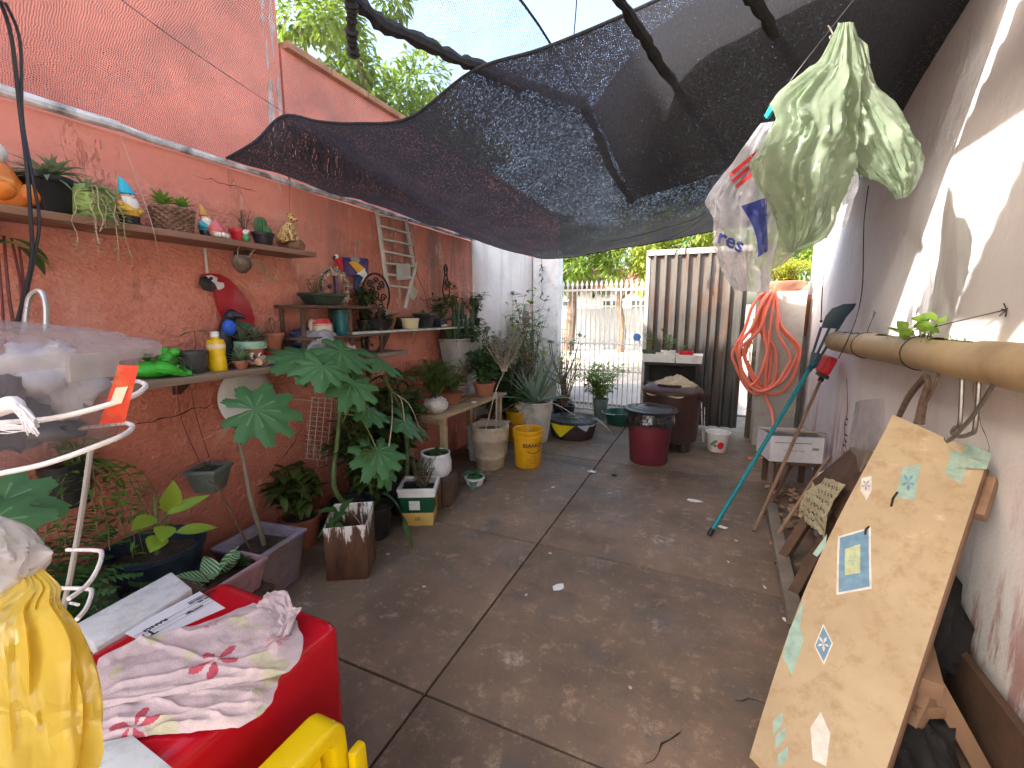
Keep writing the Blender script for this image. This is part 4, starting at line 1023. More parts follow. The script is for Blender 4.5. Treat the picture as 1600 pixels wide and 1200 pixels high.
# toucan plaque
c = gx(554, 425, -2.47); t = thing('toucan_plaque', 'purple square plaque with a painted toucan hung above the stand', 'wall plaque', c)
PX = -2.470
wall_prism(t, c, [(535, 402), (574, 404), (574, 434), (556, 432), (536, 429)], .012, PX, 'panel', PAINT('purple', (.05, .012, .14)))
wall_prism(t, c, [(544, 410), (556, 406), (560, 412), (570, 420), (569, 425), (560, 428), (553, 420)], .008, PX + .0125, 'bill', PAINT('bill', (.75, .36, .01)))
wall_prism(t, c, [(556, 428), (568, 420), (573, 428), (571, 438), (561, 443), (567, 434), (562, 430)], .007, PX + .014, 'breast', M('eye_white'))
wall_prism(t, c, [(553, 434), (561, 430), (566, 434), (560, 446), (562, 456), (555, 458), (552, 446)], .010, PX + .0127, 'body', PAINT('bird_navy', (.012, .035, .11)))
wall_prism(t, c, [(546, 403), (556, 401), (563, 406), (560, 410), (549, 408)], .006, PX + .015, 'crest', M('grey_leaf_paint', (.25, .30, .28), .6))
c = gx(528, 410, -2.45); t = thing('red_bird_ornament', 'small red bird ornament with a white cheek beside the toucan plaque', 'ornament', c)
m = MB(); m.tube([(0, .03, -.05), (0, .015, 0), (0, -.005, .03)], [.012, .024, .02], 10, smooth=4); m.build('body', PAINT('red'), t)
m = MB(); m.ball((.006, -.018, .038), (.016, .018, .016)); m.build('cheek', M('eye_white'), t); m = MB(); m.tube([(.006, -.03, .036), (.006, -.045, .025), (.006, -.04, .01)], [.01, .007, .002], 7, smooth=3); m.build('beak', PAINT('black'), t)
c = gx(556, 385, -2.47); t = thing('dried_leaf', 'single faded grey leaf on a stalk stuck to the wall above the toucan plaque', 'leaf', c)
m = MB(); m.leaf((0, .0, .005), (.1, .5, .8), .05, .035, up=Vector((1, 0, 0)), n=5); m.build('blade', M('grey_leaf_paint'), t, angle=180); m = MB(); m.tube([(0, -.012, -.10), (0, -.01, -.04), (0, 0, .006)], .0028, 5); m.build('stalk', M('grey_leaf_paint'), t)
# wrought iron trellis
IRON = M('black_iron', (.02, .017, .016), .6, .3)
c = gx(588, 455, -2.42); t = thing('iron_trellis', 'black wrought iron scrollwork trellis with a rounded top against the red wall', 'trellis', c)
k = mpp(c)
def arc(c0, r, a0, a1, n=14): return [Vector((0, c0[0] + r * math.cos(a0 + (a1 - a0) * i / n), c0[1] + r * math.sin(a0 + (a1 - a0) * i / n))) for i in range(n + 1)]
m = MB(); m.tube(arc((0, -.02), .155, -.6, 3.74, 30), .008, 6); m.tube([(0, -.128, -.11), (0, -.1, -.24), (0, .1, -.24), (0, .128, -.11)], .0055, 6); m.build('frame', IRON, t)
random.seed(9)
for (y, z, r, s_) in ((-.07, .05, .035, 1), (.07, .05, .035, -1), (0, .08, .03, 1), (-.08, -.05, .035, -1), (.08, -.05, .035, 1), (0, -.03, .035, -1), (-.04, -.12, .035, 1), (.05, -.13, .035, -1), (0, -.19, .03, 1), (-.085, -.17, .025, 1), (.085, -.17, .025, -1), (.03, .02, .025, 1), (-.035, .01, .025, -1)):
    m = MB(); m.tube([Vector((0, y + s_ * (r - i * .0018) * math.cos(i * .5), z + (r - i * .0018) * math.sin(i * .5))) for i in range(18)], .0062, 5); m.build('scroll', IRON, t)
c = gx(482 + 12, 462, -2.45)
c = gx(548, 462, -2.44); t = thing('iron_scroll', 'small red-brown iron scroll ornament under the toucan plaque', 'ornament', c)
for s_ in (-1, 1):
    m = MB(); m.tube([Vector((0, s_ * (.02 + (.024 - i * .0012) * math.cos(i * .5)), (.024 - i * .0012) * math.sin(i * .5))) for i in range(18)], .0035, 5); m.build('scroll', M('iron_red', (.15, .03, .025), .6), t)
# white ladder rack
LADW = M('ladder_white', (.56, .54, .48), .7, .15, 8, .3, 50, dirt=.4, dc=(.25, .22, .18))
t = thing('ladder_rack', 'white wooden ladder leaning on the red wall, its lower end tapering', 'ladder', gx(615, 480, -2.45))
def lp(px, py, x): return gx(px, py, x)
m = MB(); m.bar(lp(589, 329, -2.47), lp(606, 455, -2.44), .03, .022, Vector((1, 0, 0))); m.build('side_rail', LADW, t, world=True, bevel=.003)
m = MB(); m.bar(lp(634, 342, -2.47), lp(648, 425, -2.455), .03, .022, Vector((1, 0, 0))); m.build('side_rail', LADW, t, world=True, bevel=.003)
m = MB(); m.bar(lp(650, 410, -2.452), lp(633, 482, -2.40), .026, .022, Vector((1, 0, 0))); m.build('side_rail', LADW, t, world=True, bevel=.003)
for (a, b_, c_, d_) in ((589, 335, 636, 346), (592, 353, 640, 365), (594, 373, 644, 383), (597, 392, 646, 402), (600, 411, 648, 416), (602, 428, 645, 434), (604, 446, 640, 450)):
    m = MB(); m.bar(lp(a, b_, -2.452), lp(c_, d_, -2.440), .014, .032, Vector((1, 0, 0))); m.build('rung', LADW, t, world=True, bevel=.002)
c = gx(629, 425, -2.43); t = thing('paper_tag', 'grey square card hanging from the ladder rungs', 'card', c)
wall_prism(t, c, [(619, 413), (640, 411), (642, 436), (620, 438)], .002, -2.43, 'card', M('card_grey', (.42, .41, .38), .8, .12), 0)
m = MB(); m.tube([gx(628, 412, -2.428), gx(622, 405, -2.42), gx(626, 392, -2.425), gx(624, 378, -2.43)], .0012, 4, smooth=4); m.build('wire', IRON, t, world=True)
c = gx(646, 458, -2.46); t = thing('paper_tag', 'tilted beige card hanging beside the ladder foot', 'card', c)
wall_prism(t, c, [(645, 446), (654, 456), (646, 470), (638, 462)], .002, -2.46, 'card', M('card_beige', (.45, .40, .32), .8, .2), 0)
# wire from the net down past ladder
P = [gx(634, 340, -2.44), gx(641, 360, -2.44), gx(647, 395, -2.44), gx(652, 430, -2.46), gx(663, 455, -2.46), gx(668, 480, -2.44)]
m = MB(); m.tube(P, .0022, 5, smooth=5); m.tube([gx(656, 464, -2.45), gx(662, 469, -2.44), gx(675, 465, -2.45)], .003, 5, smooth=4); tag(m.build('wire', M('wire_red', (.14, .03, .025), .6)), 'thin reddish wire curling down beside the ladder', 'wire')
# pots on top tier and glass shelf
p = gx(609, 478, -2.40); p.z = S2 + .001; p = on_s2(609, 513, -2.43); t = thing('ochre_bowl', 'ochre bowl with a flared rim under the ladder', 'bowl', p)
m = MB(); m.lathe([(0, 0), (.03, 0), (.05, .06), (.06, .11), (.07, .135), (.066, .137), (.055, .11), (.045, .06), (0, .012)], 20); m.build('bowl', M('ochre_clay', (.42, .22, .08), .7, .2), t)
m = MB(); m.lathe([(.07, .135), (.073, .14), (.066, .14)], 20); m.build('rim', M('pale_clay', (.55, .40, .24), .7), t)
p = on_s2(592, 514, -2.34); t = thing('black_bowl_planter', 'wide black bowl planter with dark wiry plants and pale blades', 'potted plant', p)
m = MB(); m.lathe([(0, 0), (.06, 0), (.10, .03), (.118, .085), (.124, .09), (.11, .09), (.10, .06), (0, .055)], 24); m.build('bowl', BLACKP, t)
m = MB(); m.lathe([(0, .07), (.1, .068)], 20); m.build('soil', SOIL, t)
m = MB(); random.seed(12)
for k in range(60): a = rnd(0, 6.28); m.leaf((.06 * math.cos(a), .06 * math.sin(a), .07), (math.cos(a) * .7, math.sin(a) * .7, rnd(.3, 1.3)), rnd(.08, .17), .012, bend=.7, n=4)
leaves(m, 'foliage', leafmat('leaf_black', (.03, .028, .025), .4, .5, .2), t)
m = MB(); [m.leaf((.04, .05 + rnd(-.02, .02), .07), (rnd(-.2, .4), rnd(-.2, .8), 1), .10, .02, bend=.2, n=4) for _ in range(6)]; leaves(m, 'pale_blade', G_SILV, t)
m = MB(); m.lathe([(.05, -.001), (.052, -.06), (.03, -.06), (.03, -.001)], 14, (0, 0, 0)); 
p = on_s2(641, 513, -2.31); t = thing('cream_pot', 'round cream plastic pot on the glass shelf', 'pot', p)
m = MB(); m.lathe([(0, 0), (.062, 0), (.066, .006), (.073, .07), (.078, .07), (.078, .086), (.072, .088), (.068, .07), (.06, .06), (0, .058)], 24); m.build('pot', M('cream_plastic', (.66, .56, .32), .5, .08), t)
m = MB(); m.lathe([(0, .062), (.064, .06)], 20); m.build('soil', SOIL, t)
p = on_s2(664, 512, -2.36); t = thing('potted_seedling', 'square black pot with a fresh green seedling on the glass shelf', 'potted plant', p, R_(15))
sqpot(t, .11, .15, .11, .15, .13, BLACKP, .88); m = MB(); rosette(m, (-.01, -.02, .12), 12, .05, .03, (.1, 1.1), .2); leaves(m, 'foliage', G_FRESH, t)
p = on_s2(632, 500, -2.44); t = thing('black_tray', 'low black seedling tray behind the cream pot', 'tray', p)
sqpot(t, .08, .10, .26, .28, .10, BLACKP, .8)
p = on_s2(690, 512, -2.38); t = thing('black_tray', 'low dark tray beside the small cups on the glass shelf', 'tray', p)
sqpot(t, .11, .13, .20, .22, .085, M('slate_plastic', (.04, .04, .05), .5, .2), .8)
p = on_s2(719, 512, -2.32); t = thing('small_cup', 'small white cup with a printed band on the glass shelf', 'cup', p)
m = MB(); m.lathe([(0, 0), (.04, 0), (.046, .07), (.042, .07), (.037, .008), (0, .006)], 20); m.build('cup', M('eye_white'), t); m = MB(); m.lathe([(.0435, .03), (.0462, .055)], 20); m.build('band', M('band_grey', (.32, .36, .33), .5, .5, 60), t)
p = on_s2(701, 513, -2.32); t = thing('clay_saucers', 'little clay cup and shells beside the printed cup on the glass shelf', 'ornaments', p)
m = MB(); m.lathe([(0, 0), (.03, 0), (.036, .06), (.032, .06), (.026, .008), (0, .006)], 16); m.build('clay_cup', TERRA, t)
for q in ((.01, -.08, .014), (.015, -.12, .012), (0, -.05, .012), (.02, .16, .015)):
    m = MB(); m.ball(q, (.018, .03, q[2]), 10, 6); m.build('shell', M('shell_pale'), t)
# hanging wrought ornament with plant
c = gx(697, 445, -2.45); t = thing('hanging_basket', 'dark iron wall basket with scrolls and a bushy green plant near the white wall end', 'wall planter', c)
m = MB(); m.tube([(0, 0, .20), (.0, -.03, .16), (0, -.02, .10), (0, -.045, .02), (0, -.06, -.08), (0, 0, -.15), (0, .06, -.08), (0, .045, .02), (0, .02, .10), (0, .03, .16), (0, 0, .2)], .007, 6, smooth=4); m.build('frame', IRON, t)
for (y, z, r) in ((0, .15, .025), (-.01, .09, .02), (.015, .05, .022), (-.02, .02, .022), (0, -.03, .03)):
    m = MB(); m.tube([Vector((0, y + (r - i * .001) * math.cos(i * .5), z + (r - i * .001) * math.sin(i * .5))) for i in range(16)], .005, 5); m.build('scroll', IRON, t)
m = MB(); random.seed(14); 
for k in range(170):
    d = Vector((rnd(-.4, 1), rnd(-1, 1), rnd(-1.2, 1))); d.normalize(); m.leaf(Vector((.05, 0, -.09)) + Vector((d.x * .05, d.y * .075, d.z * .10)), d, .04, .018, n=2)
leaves(m, 'foliage', leafmat('leaf_olive', (.11, .13, .035), .45), t)
# ================================================================== plants along the foot of the red wall
PAP = leafmat('papaya_leaf', (.075, .20, .075), .22, .42, .3)
PAPV = leafmat('papaya_vein', (.16, .30, .13), .15, .5, .3)
def palmate(t, c, tipdir, nrm, R, lobes=9, seed=0, droop=.22, name='leaf', mats=None):
    """deeply lobed round leaf: c = where the stalk joins, tipdir = main lobe, nrm = upper side"""
    random.seed(seed); c = Vector(c); ex = Vector(tipdir); n = Vector(nrm).normalized(); ex = (ex - n * ex.dot(n)).normalized(); ey = n.cross(ex)
    m = MB(); NA = lobes * 12; span = R_(325); vs = [Vector((0, 0, 0))]; lr = [R * (1 - .25 * abs((i - (lobes - 1) / 2) / (lobes / 2)) ** 1.5) * rnd(.9, 1.08) for i in range(lobes)]
    rings = (.28, .52, .76, 1.0)
    for k in range(NA + 1):
        a = -span / 2 + span * k / NA; f = k / NA * lobes - .5
        i = max(0, min(lobes - 1, int(round(f)))); d = abs(f - i)              # 0 at the lobe's midline
        j = max(0, min(lobes - 1, i + (1 if f > i else -1)))
        L = lr[i]
        tooth = .13 * abs(math.sin(d * 2 * math.pi * 1.6)) * (d > .12)
        r = L * (1 - .98 * d ** 1.15 + tooth)
        r = max(r, L * .46)
        for q in rings:
            rr = r * q; z = -droop * R * (rr / R) ** 2 * (1 + .5 * math.cos(a * 2 + seed)) + .025 * R * math.cos(d * 2 * math.pi) * q
            vs.append(ex * (math.cos(a) * rr) + ey * (math.sin(a) * rr) + n * z)
    fs = []; w_ = len(rings); mi = []
    for k in range(NA):
        a0 = 1 + k * w_; b0 = 1 + (k + 1) * w_
        vein = (k % 12) in (5, 6)
        fs.append((0, a0, b0)); mi.append(1 if vein else 0)
        for q in range(w_ - 1): fs.append((a0 + q, a0 + q + 1, b0 + q + 1, b0 + q)); mi.append(1 if vein and q < 1 else 0)
    o_ = len(m.v); m.v += [c + v for v in vs]; m.f += [list(f) for f in fs]; m.mi += mi
    return m.build(name, mats or [PAP, PAPV], t, angle=180, world=True)
def stalk(t, pts, r, mat=None, name='stalk', smooth=5, seg=7):
    m = MB(); m.tube(pts, r, seg, smooth=smooth); return m.build(name, mat or STEMG, t, world=True)
# ---- papaya in the lilac planter
LIL = M('lilac_planter', (.30, .27, .36), .7, .2, 5, .3, 50, dirt=.75, dc=(.20, .13, .075), ds=4)
b0 = Vector((-2.17, 1.50, 0)); t = thing('papaya_sapling', 'papaya sapling with one broad lobed leaf in a square lilac planter', 'potted plant', b0, R_(8))
sqpot(t, .25, .31, .25, .31, .29, LIL, .82, lip=.012, th=.022)
top = gx(365, 662, -2.12)
stalk(t, [b0 + Vector((.0, .02, .24)), gx(392, 780, -2.14), gx(380, 715, -2.13), top], [.014, .011, .008, .006], M('papaya_stem', (.20, .17, .12), .8, .3))
stalk(t, [b0 + Vector((-.02, -.05, .24)), gx(345, 770, -2.2), gx(325, 752, -2.22)], [.006, .003], STEMB)
for (q, lc, d, R, sd, nn) in (((0), (398, 640), (.3, .5, -.1), .235, 1, (.55, -.25, .8)), ((1), (383, 668), (.6, .4, -.5), .07, 2, (.7, 0, .6))):
    L = gx(lc[0], lc[1], -2.05); stalk(t, [top, top.lerp(L, .5) + Vector((0, 0, .02)), L], .004); palmate(t, L, d, nn, R, 9, sd)
random.seed(3); m = MB(); [m.tube([top, top + Vector((rnd(-.1, .1), rnd(-.22, -.05), rnd(-.08, -.02)))], .0012, 4) for _ in range(5)]; m.build('dry_stalk', M('dry_root'), t, world=True)
# ---- white round lid on the wall
c = gx(388, 622, -2.46); t = thing('round_lid', 'round white plastic lid with a raised ring propped against the wall under the shelf', 'lid', c)
rt = Matrix.Rotation(R_(90 - 6), 3, 'Y') 
m = MB(); m.lathe([(0, .035), (.03, .036), (.034, .046), (.042, .046), (.046, .034), (.12, .028), (.168, .012), (.178, 0), (.172, -.012), (.1, -.004), (0, 0)], 40, rot=rt); m.build('disc', M('white_plastic_dirty', (.74, .74, .74), .35, .06, 8, .05, 50, dirt=.15, dc=(.5, .48, .45)), t)
m = MB(); m.tube([rt @ Vector((math.sin(a) * .172, math.cos(a) * .172, .03)) for a in [1.25 + .07 * i for i in range(8)]], .014, 8); m.build('grip', M('white_plastic_dirty'), t)
m = MB(); m.tube([rt @ Vector((-.10 + math.sin(a) * .02, math.cos(a) * .03, .036)) for a in [.4 * i for i in range(16)]], .002, 5); m.build('embossing', M('white_plastic_dirty'), t)
# ---- hanging grey pot with wires
c = gx(330, 765, -2.33); t = thing('hanging_pot', 'mossy grey square pot hanging from the lower shelf on two wires', 'planter', c, R_(25))
sqpot(t, .10, .145, .10, .145, .125, M('mossy_grey', (.13, .145, .125), .9, .3, 9, .5, 60, dirt=.3, dc=(.05, .07, .03)), .9)
m = MB(); rosette(m, (0, 0, .11), 10, .06, .006, (.2, 1.2), .2); leaves(m, 'foliage', G_DARK, t)
m = MB(); m.tube([gx(312, 722, -2.33), gx(285, 660, -2.27), gx(275, 604, -2.24)], .0022, 5, smooth=3); m.tube([gx(327, 715, -2.33), gx(308, 655, -2.27), gx(297, 603, -2.24)], .0022, 5, smooth=3); m.build('wire', M('wire_red', (.14, .03, .025), .6), t, world=True)
# ---- wire dish rack on wall
c = gx(497, 672, -2.44); t = thing('wire_rack', 'narrow cream wire rack hanging upright on the red wall', 'rack', c)
WR = M('cream_wire', (.62, .52, .44), .45, .1)
def rackp(u, v, x=-2.43):   # u across, v down
    a = gx(488 + (519 - 488) * u, 621 + 2 * u, x); b_ = gx(479 + (510 - 479) * u, 716 + 4 * u, x); return a.lerp(b_, v)
for u in (0, .33, .66, 1):
    m = MB(); m.tube([rackp(u, 0), rackp(u, 1)], .0028, 6); m.build('long_wire', WR, t, world=True)
for i in range(14):
    m = MB(); m.tube([rackp(-.12, i / 13, -2.425), rackp(.5, i / 13, -2.40), rackp(1.05, i / 13, -2.425)], .0022, 5, smooth=3); m.build('cross_wire', WR, t, world=True)
stalk(t, [gx(432, 630, -2.38), gx(455, 624, -2.4), gx(490, 626, -2.42)], .003, WR, 'hook')
# ---- rusty tin with paint drips
def m_tin():
    s = NT('rusty_tin'); x, y, z = s.xyz()
    c = s.mix(s.ramp(s.noise(1, 7, .7, s.coord((14, 14, 5))), .35, .65), (.045, .024, .016), (.16, .065, .03))
    c = s.mix(s.ramp(s.noise(9, 6), .5, .7, 0, .7), c, (.075, .055, .04))
    dr_ = s.noise(1, 5, .7, s.coord((26, 26, 3.2)))
    k = s.math('ADD', dr_, s.ramp(z, .15, .33, -.13, .17))
    c = s.mix(s.ramp(k, .62, .64), c, (.66, .62, .55))
    s.base(c); s.set(Roughness=.6, Metallic=.1); s.bump(s.noise(20, 5), .3, .008); return s.m
b0 = Vector((-1.85, 1.83, 0)); t = thing('rusty_tin', 'tall rusty square oil tin with white paint drips standing on the floor', 'tin', b0, R_(30))
TIN = m_tin()
m = MB(); a = .115; h = .35
vs = [(-a, -a, 0), (a, -a, 0), (a, a, 0), (-a, a, 0), (-a, -a, h - .03), (a, -a, h - .02), (a, a, h + .015), (-a, a, h + .01)]
i_ = a - .003; vs += [(-i_, -i_, .12), (i_, -i_, .12), (i_, i_, .12), (-i_, i_, .12), (-i_, -i_, h - .03), (i_, -i_, h - .02), (i_, i_, h + .015), (-i_, i_, h + .01)]
fs = [(3, 2, 1, 0), (0, 1, 5, 4), (1, 2, 6, 5), (2, 3, 7, 6), (3, 0, 4, 7), (8, 9, 10, 11), (9, 8, 12, 13), (10, 9, 13, 14), (11, 10, 14, 15), (8, 11, 15, 12), (4, 5, 13, 12), (5, 6, 14, 13), (6, 7, 15, 14), (7, 4, 12, 15)]
m.add(vs, fs); m.build('body', TIN, t, bevel=.002)
m = MB(); m.tube([(a, -a, h - .02), (a, a, h + .015), (-a, a, h + .01), (-a, -a, h - .03)], .003, 5); m.tube([(-a + .01, a, h), (0, 0, h + .02), (a - .02, -a + .01, h - .03)], .0018, 4, smooth=3); m.build('rim_wire', M('tin_rim'), t)
random.seed(2); m = MB(); [m.leaf((-.06 + rnd(-.03, .02), -.02 + rnd(-.06, .04), .30 + rnd(0, .06)), (rnd(-1, .2), rnd(-1, .4), rnd(-.3, .5)), .10, .075, bend=.5, n=4) for _ in range(11)]; leaves(m, 'foliage', G_MID, t)
# ---- tall papaya behind the tin
b0 = Vector((-2.12, 2.12, 0)); t = thing('papaya_plant', 'tall papaya plant with large lobed leaves behind the rusty tin', 'potted plant', b0)
roundpot(t, .12, .15, .26, BLACKP, .85)
hd = gx(532, 618, -2.12)
PST = M('papaya_trunk', (.10, .15, .05), .75, .35, 14, .3)
stalk(t, [b0 + Vector((0, 0, .2)), gx(522, 760, -2.12), gx(528, 680, -2.12), hd], [.018, .014, .010], PST, 'stem')
L1 = [((478, 556), (.2, -.9, 0), .25, -2.18, (.45, -.1, .9)), ((532, 548), (.8, .4, -.1), .25, -2.1, (.5, 0, .85)), ((592, 562), (.5, .8, -.1), .24, -2.05, (.45, .2, .85)), ((549, 598), (.7, -.2, -.4), .21, -1.95, (.6, -.1, .75)), ((590, 705), (.6, -.3, -.4), .21, -1.90, (.6, -.2, .75)), ((505, 572), (.6, -.6, -.2), .2, -2.02, (.5, -.2, .8)), ((575, 640), (.7, .5, -.3), .17, -1.98, (.55, .1, .8))]
for k, (q, d, R, X, nn) in enumerate(L1):
    L = gx(q[0], q[1], X); stalk(t, [hd - Vector((0, 0, .03 * k)), hd.lerp(L, .5) + Vector((.02, 0, .03)), L], .0045); palmate(t, L, d, nn, R, 9, 10 + k)
b1 = Vector((-2.05, 2.62, 0)); t = thing('papaya_plant', 'second papaya plant with drooping leaves beside the green bucket', 'potted plant', b1)
roundpot(t, .13, .16, .28, BLACKP, .85)
hd = gx(612, 612, -2.1)
stalk(t, [b1 + Vector((0, 0, .2)), gx(636, 700, -2.08), gx(628, 645, -2.1), hd, gx(600, 588, -2.1)], [.02, .016, .012, .01], PST, 'stem')
for k, (q, d, R, X, nn) in enumerate([((632, 658), (.8, .3, -.5), .20, -1.95, (.6, .1, .75)), ((602, 738), (.7, -.1, -.9), .12, -1.85, (.8, -.1, .5)), ((655, 668), (.3, .9, -.4), .15, -2.0, (.5, .3, .8))]):
    L = gx(q[0], q[1], X); stalk(t, [hd, hd.lerp(L, .5) + Vector((.03, 0, .05)), L], .004, M('pale_stem')); palmate(t, L, d, nn, R, 7, 30 + k)
# long drooping blade leaf on the floor side
t = thing('strap_leaf_plant', 'dark potted plant with one long leaf arching down to the floor', 'potted plant', (-2.0, 2.2, 0))
b1 = Vector((-2.0, 2.2, 0)); roundpot(t, .09, .12, .22, BLACKP, .85)
P = catmull([b1 + Vector((0, 0, .2)), gz(598, 770, .32), gz(622, 790, .22), gz(635, 825, .06), gz(643, 858, .01)], 6)
m = MB(); vs = []; fs = []
for i, p in enumerate(P):
    wv = .028 * math.sin(math.pi * min(1, .12 + i / len(P) * .9)); d, sd_, u = frame(P[min(i + 1, len(P) - 1)] - P[max(i - 1, 0)]); vs += [p - sd_ * wv, p - u * .006, p + sd_ * wv]
for i in range(len(P) - 1): fs += [(3 * i, 3 * i + 1, 3 * i + 4, 3 * i + 3), (3 * i + 1, 3 * i + 2, 3 * i + 5, 3 * i + 4)]
m.add(vs, fs); m.build('leaf', G_MID, t, angle=180, world=True)
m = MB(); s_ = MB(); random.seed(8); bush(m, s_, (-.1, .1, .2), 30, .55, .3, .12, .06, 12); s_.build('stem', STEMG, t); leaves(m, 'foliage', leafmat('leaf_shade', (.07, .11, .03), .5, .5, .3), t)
t = thing('black_bucket', 'black bucket with tangled stems in the dark corner behind the rusty tin', 'bucket', (-2.28, 2.5, 0))
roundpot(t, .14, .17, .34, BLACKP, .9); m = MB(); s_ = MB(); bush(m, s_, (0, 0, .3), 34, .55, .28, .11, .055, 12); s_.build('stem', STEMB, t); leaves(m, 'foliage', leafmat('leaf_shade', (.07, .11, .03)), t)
t = thing('undergrowth_pot', 'broad dark leaves crowding behind the green bucket and papaya stems', 'potted plant', (-2.30, 2.85, 0)); roundpot(t, .12, .15, .28, BLACKP, .88)
m = MB(); s_ = MB(); random.seed(61); bush(m, s_, (0, 0, .25), 36, .75, .34, .14, .075, 10); s_.build('stem', STEMG, t); leaves(m, 'foliage', G_MID, t)
t = thing('undergrowth_pot', 'low leafy plant filling the gap between the lilac planter and the rusty tin', 'potted plant', (-2.36, 1.92, 0)); roundpot(t, .09, .12, .2, TERRA, .88)
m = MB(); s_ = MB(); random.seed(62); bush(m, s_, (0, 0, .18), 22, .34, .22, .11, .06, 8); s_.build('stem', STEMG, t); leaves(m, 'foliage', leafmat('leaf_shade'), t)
# ---- green margarine bucket with rosemary
b0 = gz(648, 826, 0) + Vector((-.05, .14, 0)); t = thing('green_bucket', 'square green and yellow paint bucket with a white rim holding a bushy herb', 'potted plant', b0, R_(26))
GB = M('bucket_green', (.008, .075, .03), .4, .2, 8, .08, 40, dirt=.15); YBK = M('bucket_yellow', (.62, .40, .10), .45, .12, 8, .08, 40, dirt=.3, dc=(.4, .3, .15))
def sqring(m, w0, w1, z0, z1, th=.004):
    for a_, b_ in (((1, 0), (0, 1)),): pass
    vs = []
    for wv, z in ((w0, z0), (w1, z1)): vs += [(-wv, -wv, z), (wv, -wv, z), (wv, wv, z), (-wv, wv, z)]
    vs2 = [(x * (1 - th / w0), y * (1 - th / w0), z) for x, y, z in vs]
    fs = [(k, (k + 1) % 4, 4 + (k + 1) % 4, 4 + k) for k in range(4)]; fs += [tuple(8 + i for i in f)[::-1] for f in fs]; fs += [(k + 4, (k + 1) % 4 + 4, 12 + (k + 1) % 4, 12 + k) for k in range(4)] + [((k + 1) % 4, k, 8 + k, 8 + (k + 1) % 4) for k in range(4)]
    m.add(vs + vs2, fs)
m = MB(); sqring(m, .104, .112, 0, .10); m.box((0, 0, .006), (.2, .2, .01)); m.build('lower_band', YBK, t, bevel=.001)
m = MB(); sqring(m, .1122, .122, .1, .23); m.build('upper_band', GB, t, bevel=.001)
m = MB(); sqring(m, .128, .130, .222, .26); sqring(m, .134, .136, .262, .285, .02); m.build('rim', M('white_plastic_dirty2', (.70, .69, .66), .5, .1, 10, .1, 40, dirt=.4, dc=(.4, .36, .30)), t, bevel=.002)
m = MB(); m.box((0, 0, .2), (.232, .232, .02)); m.build('soil', SOIL, t)
m = MB(); m.add([(-.055, -.1195, .125), (.02, -.1195, .125), (.02, -.1245, .195), (-.055, -.1245, .195)], [(0, 1, 2, 3)]); m.build('label', M('label_white', (.66, .68, .62), .6, .15, 60), t)
text_part('Lu', .09, M('letter_yellow', (.75, .50, .05), .5), t, lambda x, y: Vector((.1215 + (y) * .04, x - .02, .175 + y)), bold=.004)
text_part('||||', .03, PAINT('black'), t, lambda x, y: Vector((x * 1.2, -.1125, .055 + y)), name='barcode')
m = MB(); s_ = MB(); random.seed(5); bush(m, s_, (.02, .02, .21), 30, .26, .13, .028, .006, 26); s_.build('stem', STEMB, t); leaves(m, 'foliage', leafmat('leaf_rosemary', (.10, .15, .08), .4, .6, .3), t)
# ---- white jug on wooden block
b0 = Vector((-1.92, 2.86, 0)); t = thing('wood_block', 'dark upright wooden crate under the white jug', 'crate', b0, R_(15))
for k in range(4):
    m = MB(); m.box((-.09 + k * .06, -.10, .11), (.052, .018, .22)); m.build('slat', WOODD if k % 2 else m_wood('slat_brown', (.14, .07, .04), (.22, .12, .07), (30, 30, 2)), t, bevel=.003)
    m = MB(); m.box((.118, -.09 + k * .06 + .012, .11), (.018, .052, .22)); m.build('slat', WOODD, t, bevel=.003)
m = MB(); m.box((0, 0, .212), (.21, .18, .018)); m.build('top', WOODD, t, bevel=.003)
t = thing('white_jug', 'white enamel pot with a tilted lid standing on the dark crate', 'jug', b0 + Vector((-.02, .0, .223)))
m = MB(); m.lathe([(0, 0), (.105, 0), (.125, .03), (.128, .10), (.115, .16), (.118, .185), (.112, .187), (.106, .16), (0, .15)], 28); m.build('body', M('white_enamel', (.70, .71, .72), .3, .06, 8, .05, 40, dirt=.1), t)
m = MB(); m.lathe([(0, .17), (.1, .172), (.108, .176)], 24); m.build('soil', SOIL, t)
m = MB(); rosette(m, (.0, .0, .17), 9, .11, .05, (.1, .7), .4); leaves(m, 'foliage', G_MID, t)
m = MB(); m.tube([(-.06, -.10, .20), (-.02, -.13, .19), (.04, -.12, .18), (.11, -.05, .165)], .011, 8, smooth=4); m.build('handle', M('white_enamel'), t)
# ---- caladium
b0 = gz(746, 760, 0) + Vector((-.05, .04, 0)); t = thing('caladium', 'white-speckled caladium leaves drooping from a low white pot', 'potted plant', b0)
roundpot(t, .07, .085, .07, M('white_enamel'), .8)
def m_spk():
    s = NT('speckled_leaf'); v = s.n('ShaderNodeTexVoronoi'); v.inputs['Scale'].default_value = 60; s.l(s.tc.outputs['Object'], v.inputs['Vector'])
    s.base(s.mix(s.ramp(v.outputs[0], .18, .26), (.55, .62, .5), (.03, .11, .035))); s.set(Roughness=.45); return s.m
SPK = m_spk()
for d, L in (((.3, -.75, -.25), .17), ((.5, .85, -.3), .16), ((-.3, -.9, .5), .13), ((.6, .2, .35), .10), ((.2, .5, -.5), .12)):
    q = MB(); q.leaf((0, 0, .10), d, L, .10, bend=.5, n=6, shape=.6); q.build('leaf', SPK, t, angle=180)
